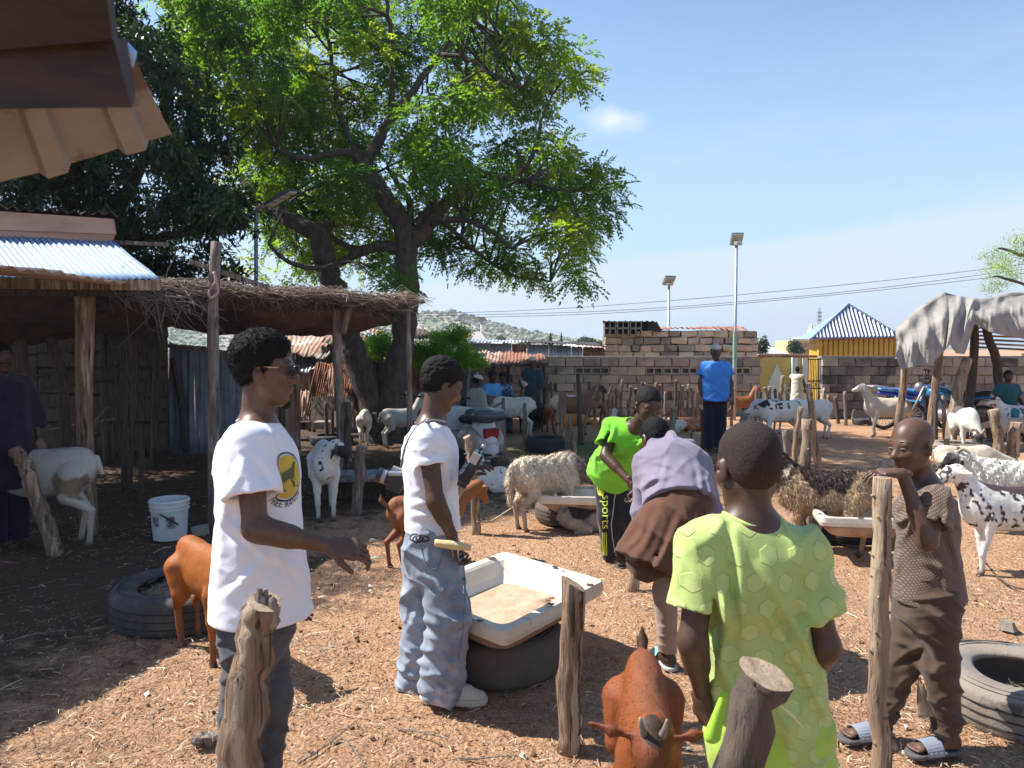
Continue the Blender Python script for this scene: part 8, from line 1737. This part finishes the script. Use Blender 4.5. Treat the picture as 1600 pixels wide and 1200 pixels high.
# ================= scooter =================
scq=thing('motor_scooter','parked cream scooter with a dark top case and a red tail light in the shade','scooter',G(752,745)); sb_=P(757,700,9.9); g0=A(sb_[0],9.9,0)
hd_=unit(A(-.55,.83,0)); rt_=unit(np.cross(hd_,A(0,0,1)));  # heading away left; rt_ right side
def Lc(f,r,z): return g0+hd_*f+rt_*r+A(0,0,z)
M_scb=mat('cream_scooter_paint',(.36,.32,.25),(.25,.215,.165),scale=5,rough=.35,coat=.3); M_scw=mat('white_scooter_paint',(.46,.47,.48),rough=.35); M_red=mat('red_lens',(.28,.02,.03),rough=.25); M_seat=mat('navy_case',(.035,.055,.075),rough=.4)
def sdfpart(name,fn,m,par,vs=.012,disp=None,cut=None,smooth=True):
    S=Sdf(); fn(S); v,q=S.mesh(vs,disp=disp,cut=cut); return mk(name,v,q,m,par,smooth=smooth)
Rs=np.stack([rt_,hd_,A(0,0,1)],1)
for s in(-1,1): sdfpart('side_cowl',lambda S:(S.ell(Lc(.12,s*.17,.50),A(.11,.27,.17),Rs,k=.05),S.ell(Lc(-.02,s*.15,.46),A(.09,.16,.13),Rs,k=.05)),M_scb,scq)
sdfpart('tail_body',lambda S:(S.cap(Lc(-.14,0,.36),Lc(.02,0,.66),.11,.15,k=.04,fl=(rt_,1.1)),S.cap(Lc(.0,0,.62),Lc(.35,0,.60),.13,.12,k=.05)),M_scw,scq)
sdfpart('seat',lambda S:S.cap(Lc(.02,0,.74),Lc(.48,0,.74),.14,.13,k=.0,fl=(A(0,0,1),.5)),M_black,scq)
sdfpart('top_case',lambda S:(S.cap(Lc(-.13,-.13,.83),Lc(-.13,.13,.83),.11,k=.05,fl=(A(0,0,1),.75)),S.cap(Lc(.08,-.13,.83),Lc(.08,.13,.83),.12,k=.12,fl=(A(0,0,1),.75))),M_seat,scq)
MB().box(Lc(-.03,0,.80),(.245,.215,.008),Rs).done('case_seam',M_black,scq)
MB().box(Lc(-.155,0,.60),(.10,.035,.060),Rs@np.array(Matrix.Rotation(.3,3,'X'))).done('tail_light',M_red,scq); MB().box(Lc(-.20,0,.43),(.10,.008,.06),Rs@np.array(Matrix.Rotation(.3,3,'X'))).done('number_plate',M_scw,scq)
MB().box(Lc(-.19,0,.33),(.12,.05,.015),Rs).done('mudguard',M_black,scq)
def wheel(c,r,w,axis,par,spokes=0,tm=M_black,hubm=None):
    axis=unit(axis); u,v,_=frame(axis); prof=[(r*.80,-w/2),(r*.93,-w*.5),(r,-w*.2),(r,w*.2),(r*.93,w*.5),(r*.80,w/2)]; V,F=lathe(prof,32,True); Rw=np.stack([u,v,axis],1); wo=mk('wheel',V@Rw.T+c,F,tm,par,smooth=True)
    V,F=lathe([(r*.74,-w*.35),(r*.81,-w*.35),(r*.81,w*.35),(r*.74,w*.35)],32,True); mk('rim',V@Rw.T+c,F,hubm or M_metalpole,wo,smooth=True); V,F=lathe([(.001,-w*.5),(r*.16,-w*.5),(r*.16,w*.5),(.001,w*.5)],14); mk('hub',V@Rw.T+c,F,M_metalpole,wo)
    for k in range(spokes):
        a=2*math.pi*k/spokes; mk('spoke',*tube([c+(u*math.cos(a)+v*math.sin(a))*r*.14,c+(u*math.cos(a+.25)+v*math.sin(a+.25))*r*.76],.005,3),M_metalpole,wo)
    return wo
wheel(Lc(-.02,.02,.22),.22,.09,rt_,scq); wheel(Lc(1.18,.02,.22),.22,.09,rt_,scq)
sdfpart('floorboard_and_shield',lambda S:(S.cap(Lc(.45,0,.30),Lc(.92,0,.28),.12,.13,k=.05,fl=(A(0,0,1),.35)),S.cap(Lc(.95,0,.30),Lc(1.06,0,.85),.16,.13,k=.05,fl=(hd_,.3))),M_scb,scq)
mk('handlebar',*tube(spline([Lc(.92,-.32,.98),Lc(1.02,-.18,1.02),Lc(1.04,.18,1.02),Lc(.92,.32,.98)],4),.018,8),M_black,scq,smooth=True); sdfpart('headset',lambda S:S.ell(Lc(1.06,0,.98),A(.09,.12,.08),Rs,k=0),M_scb,scq)
mk('stand',*tube(spline([Lc(.3,-.05,.25),Lc(.28,-.25,.02),Lc(.5,-.28,.02)],3),.014,6),M_metalpole,scq,smooth=True)
# second two-wheeler with white box
mc=thing('delivery_motorcycle','motorcycle with a white luggage box partly hidden behind the polo-shirted man','motorcycle',P(700,735,10.6)); 
q=P(708,658,10.4); MB().box(q,(.20,.20,.19),Rs,jit=.004).done('luggage_box',M_scw,mc); MB().box(q-A(0,0,.11),(.205,.205,.006),Rs).done('box_seam',M_black,mc)
g0b=A(q[0],10.4,0); wheel(g0b+A(0,0,.30),.30,.09,rt_,mc,12); wheel(g0b+hd_*1.2+A(0,0,.30),.30,.09,rt_,mc,12)
sdfpart('body',lambda S:(S.cap(g0b+A(0,0,.62),g0b+hd_*.6+A(0,0,.66),.10,.10,k=.03),S.ell(g0b+hd_*.75+A(0,0,.72),A(.13,.24,.13),Rs,k=.04),S.cap(g0b+hd_*.6+A(0,0,.35),g0b+hd_*.8+A(0,0,.45),.13,.10,k=.04)),M_black,mc)
mk('handlebar',*tube(spline([g0b+hd_*.85+rt_*.38+A(0,0,1.04),g0b+hd_*1.0+A(0,0,.98),g0b+hd_*.85-rt_*.38+A(0,0,1.04)],4),.016,7),M_black,mc,smooth=True)
mk('mirror',*tube([P(704,620,9.8),P(716,612,9.8)],[.045,.05],8),M_black,mc); bpy.data.objects['mirror'].name='mirror'
tb=thing('rough_table','rough wooden rack between the scooter and the white goat','table',P(778,690,11.5)); a_,b_=P(762,626,11.5),P(784,622,11.8)
beam(P(764,640,11.4),P(786,628,11.4),.12,.03,M_woodg,tb,'rail'); beam(P(786,622,11.4),A(*P(788,700,11.4)[:2],0),.07,.05,M_woodg,tb,'leg'); beam(P(766,645,11.5),A(*P(766,700,11.5)[:2],0),.07,.05,M_woodg,tb,'leg')
# ================= blue motorcycles at the right =================
def moto(px,d,hdg,tankm,label,seatm,s=1.):
    g=A((px-800)/FPX*d,d,0); h=A(math.cos(hdg),math.sin(hdg),0); r=unit(np.cross(h,A(0,0,1))); Rm=np.stack([r,h,A(0,0,1)],1); t=thing('motorcycle',label,'motorcycle',g); q=lambda f,a,z:g+h*f*s+r*a*s+A(0,0,z*s)
    wheel(q(-.62,0,.30),.30*s,.09*s,r,t,16); wheel(q(.66,0,.30),.30*s,.085*s,r,t,16)
    sdfpart('fuel_tank',lambda S:(S.ell(q(.18,0,.80),A(.13,.25,.13)*s,Rm,k=.03),S.ell(q(.02,0,.76),A(.10,.15,.09)*s,Rm,k=.04)),tankm,t,.016)
    sdfpart('seat',lambda S:S.cap(q(-.10,0,.80),q(-.66,0,.84),.11*s,.10*s,k=0,fl=(A(0,0,1),.5)),seatm,t,.016)
    sdfpart('tail_fairing',lambda S:(S.cap(q(-.15,0,.68),q(-.70,0,.76),.11*s,.06*s,k=.02,fl=(A(0,0,1),.7)),),tankm,t,.016)
    sdfpart('engine',lambda S:(S.cap(q(-.02,0,.36),q(.22,0,.38),.14*s,.12*s,k=.03),S.cap(q(.16,0,.40),q(.22,0,.60),.09*s,.10*s,k=.03)),M_cams,t,.016)
    for a in(-1,1): mk('fork',*tube([q(.66,a*.09,.30),q(.40,a*.09,.92)],.025*s,7),M_metalpole,t,smooth=True); mk('shock',*tube([q(-.60,a*.12,.32),q(-.42,a*.12,.70)],.03*s,7),M_metalpole,t,smooth=True)
    mk('frame',*tube(spline([q(.42,0,.86),q(.30,0,.40),q(.0,0,.24),q(-.30,0,.40),q(-.55,0,.70)],4),.03*s,6),M_black,t,smooth=True)
    sdfpart('front_mudguard',lambda S:S.cap(q(.50,0,.60),q(.80,0,.62),.07*s,.06*s,k=0,fl=(A(0,0,1),.5)),tankm,t,.016)
    sdfpart('headlamp',lambda S:S.ell(q(.52,0,.90),A(.10,.09,.10)*s,Rm,k=0),M_cams,t,.016); mk('handlebar',*tube(spline([q(.22,.36,1.06),q(.34,.2,1.04),q(.40,0,.98),q(.34,-.2,1.04),q(.22,-.36,1.06)],3),.018*s,7),M_black,t,smooth=True)
    for a in(-1,1): mk('mirror',*tube([q(.30,a*.22,1.05),q(.28,a*.26,1.22),q(.27,a*.27,1.25)],[.010,.010,.05],7),M_black,t)
    for a in(-1,1): mk('rack_rail',*tube(spline([q(-.40,a*.13,.84),q(-.70,a*.14,.90),q(-.92,a*.12,.90)],3),.014*s,6),M_metalpole,t,smooth=True)
    for f in(-.72,-.82,-.92): mk('rack_bar',*tube([q(f,-.13,.90),q(f,.13,.90)],.012*s,6),M_metalpole,t,smooth=True)
    mk('exhaust',*tube([q(.2,.14,.25),q(-.2,.16,.26),q(-.75,.17,.34)],[.02,.035,.045],8),M_metalpole,t,smooth=True)
M_blt=mat('cobalt_paint',(.012,.05,.42),rough=.25,coat=.5); M_blt2=mat('petrol_blue_paint',(.02,.15,.30),rough=.25,coat=.5); M_blseat=mat('blue_seat_cover',(.03,.10,.42),(.10,.35,.60),scale=6,rough=.5)
moto(1432,15.6,-.12,M_blt,'cobalt blue motorcycle with a rear rack parked under the tarpaulin edge',M_blseat)
moto(1482,14.9,2.35,M_blt2,'petrol blue motorcycle parked nose to the camera beside the cobalt one',M_black)
tl=thing('side_table','small round-topped wooden stool table in front of the block wall','table',A(P(1528,650,14.8)[0],14.8,0)); q=P(1528,636,14.8); mk('table_top',*tube([q-A(0,0,.03),q],.30,16),M_woodg,tl)
for a in(0,2.1,4.2): mk('leg',*tube([q+A(.2*math.cos(a),.2*math.sin(a),-.03),A(q[0]+.22*math.cos(a),q[1]+.22*math.sin(a),0)],.025,7),M_woodd,tl)
# tethers and small ground things
def rope(pts,label,m,w=.006,n=5): 
    o=mk('tether_rope',*tube(spline(pts,6),w,n),m,smooth=True); return tag(o,label,'rope')
M_rope=mat('fibre_rope',(.50,.40,.26),(.36,.28,.18),scale=40,rough=.9)
rope([P(745,815,6.9),P(765,815,6.95),P(790,800,7.0),P(803,792,7.0)],'tan rope tied from the brown stake to the cream woolly sheep',M_rope,.007)
rope([G(1540,885)+A(0,0,.03),G(1552,898)+A(0,0,.02),G(1562,906)+A(0,0,.01),G(1580,918)+A(0,0,.01),G(1610,925)+A(0,0,.01)],'dirty tether rope trailing from the flecked goat',M_woodd,.008)
rope([G(1300,958)+A(0,0,.012),G(1320,960)+A(0,0,.015),G(1342,968)+A(0,0,.01)],'short white string lying on the sand beside the boy in lime green',M_enamel,.003)
for (px,py,s,c,l) in [(1402,1075,.0,0,''),]: pass
for i,(px,py,c,l) in enumerate([(588,874,(.25,.40,.28),'pale green leaf scrap near the brown goat'),(582,846,(.40,.45,.36),'light green wrapper scrap in the shade edge'),(1068,962,(.42,.34,.42),'pale lilac plastic scrap behind the slim bare post'),(1438,972,(.60,.55,.46),'white paper scrap near the flecked goat')]):
    g=G(px,py); V=np.array([(0,0,.012),(.06,.01,.018),(.07,.03,.010),(.01,.035,.022),(.035,.02,.030)])+g-A(.03,.02,0); tag(mk('litter_scrap',V,[(0,1,4),(1,2,4),(2,3,4),(3,0,4)],mat('scrap_%d'%i,c,rough=.7)),l,'litter')
q=G(1574,983); tag(MB().tube([q,q+A(0,0,.05)],[.05,.03],7,jit=.3).done('mud_clod',M_ground if False else M_mort),'dark clod lying on the open sand near the dusty tyre','clod')
print('all done',round(time.time()-T0,1))
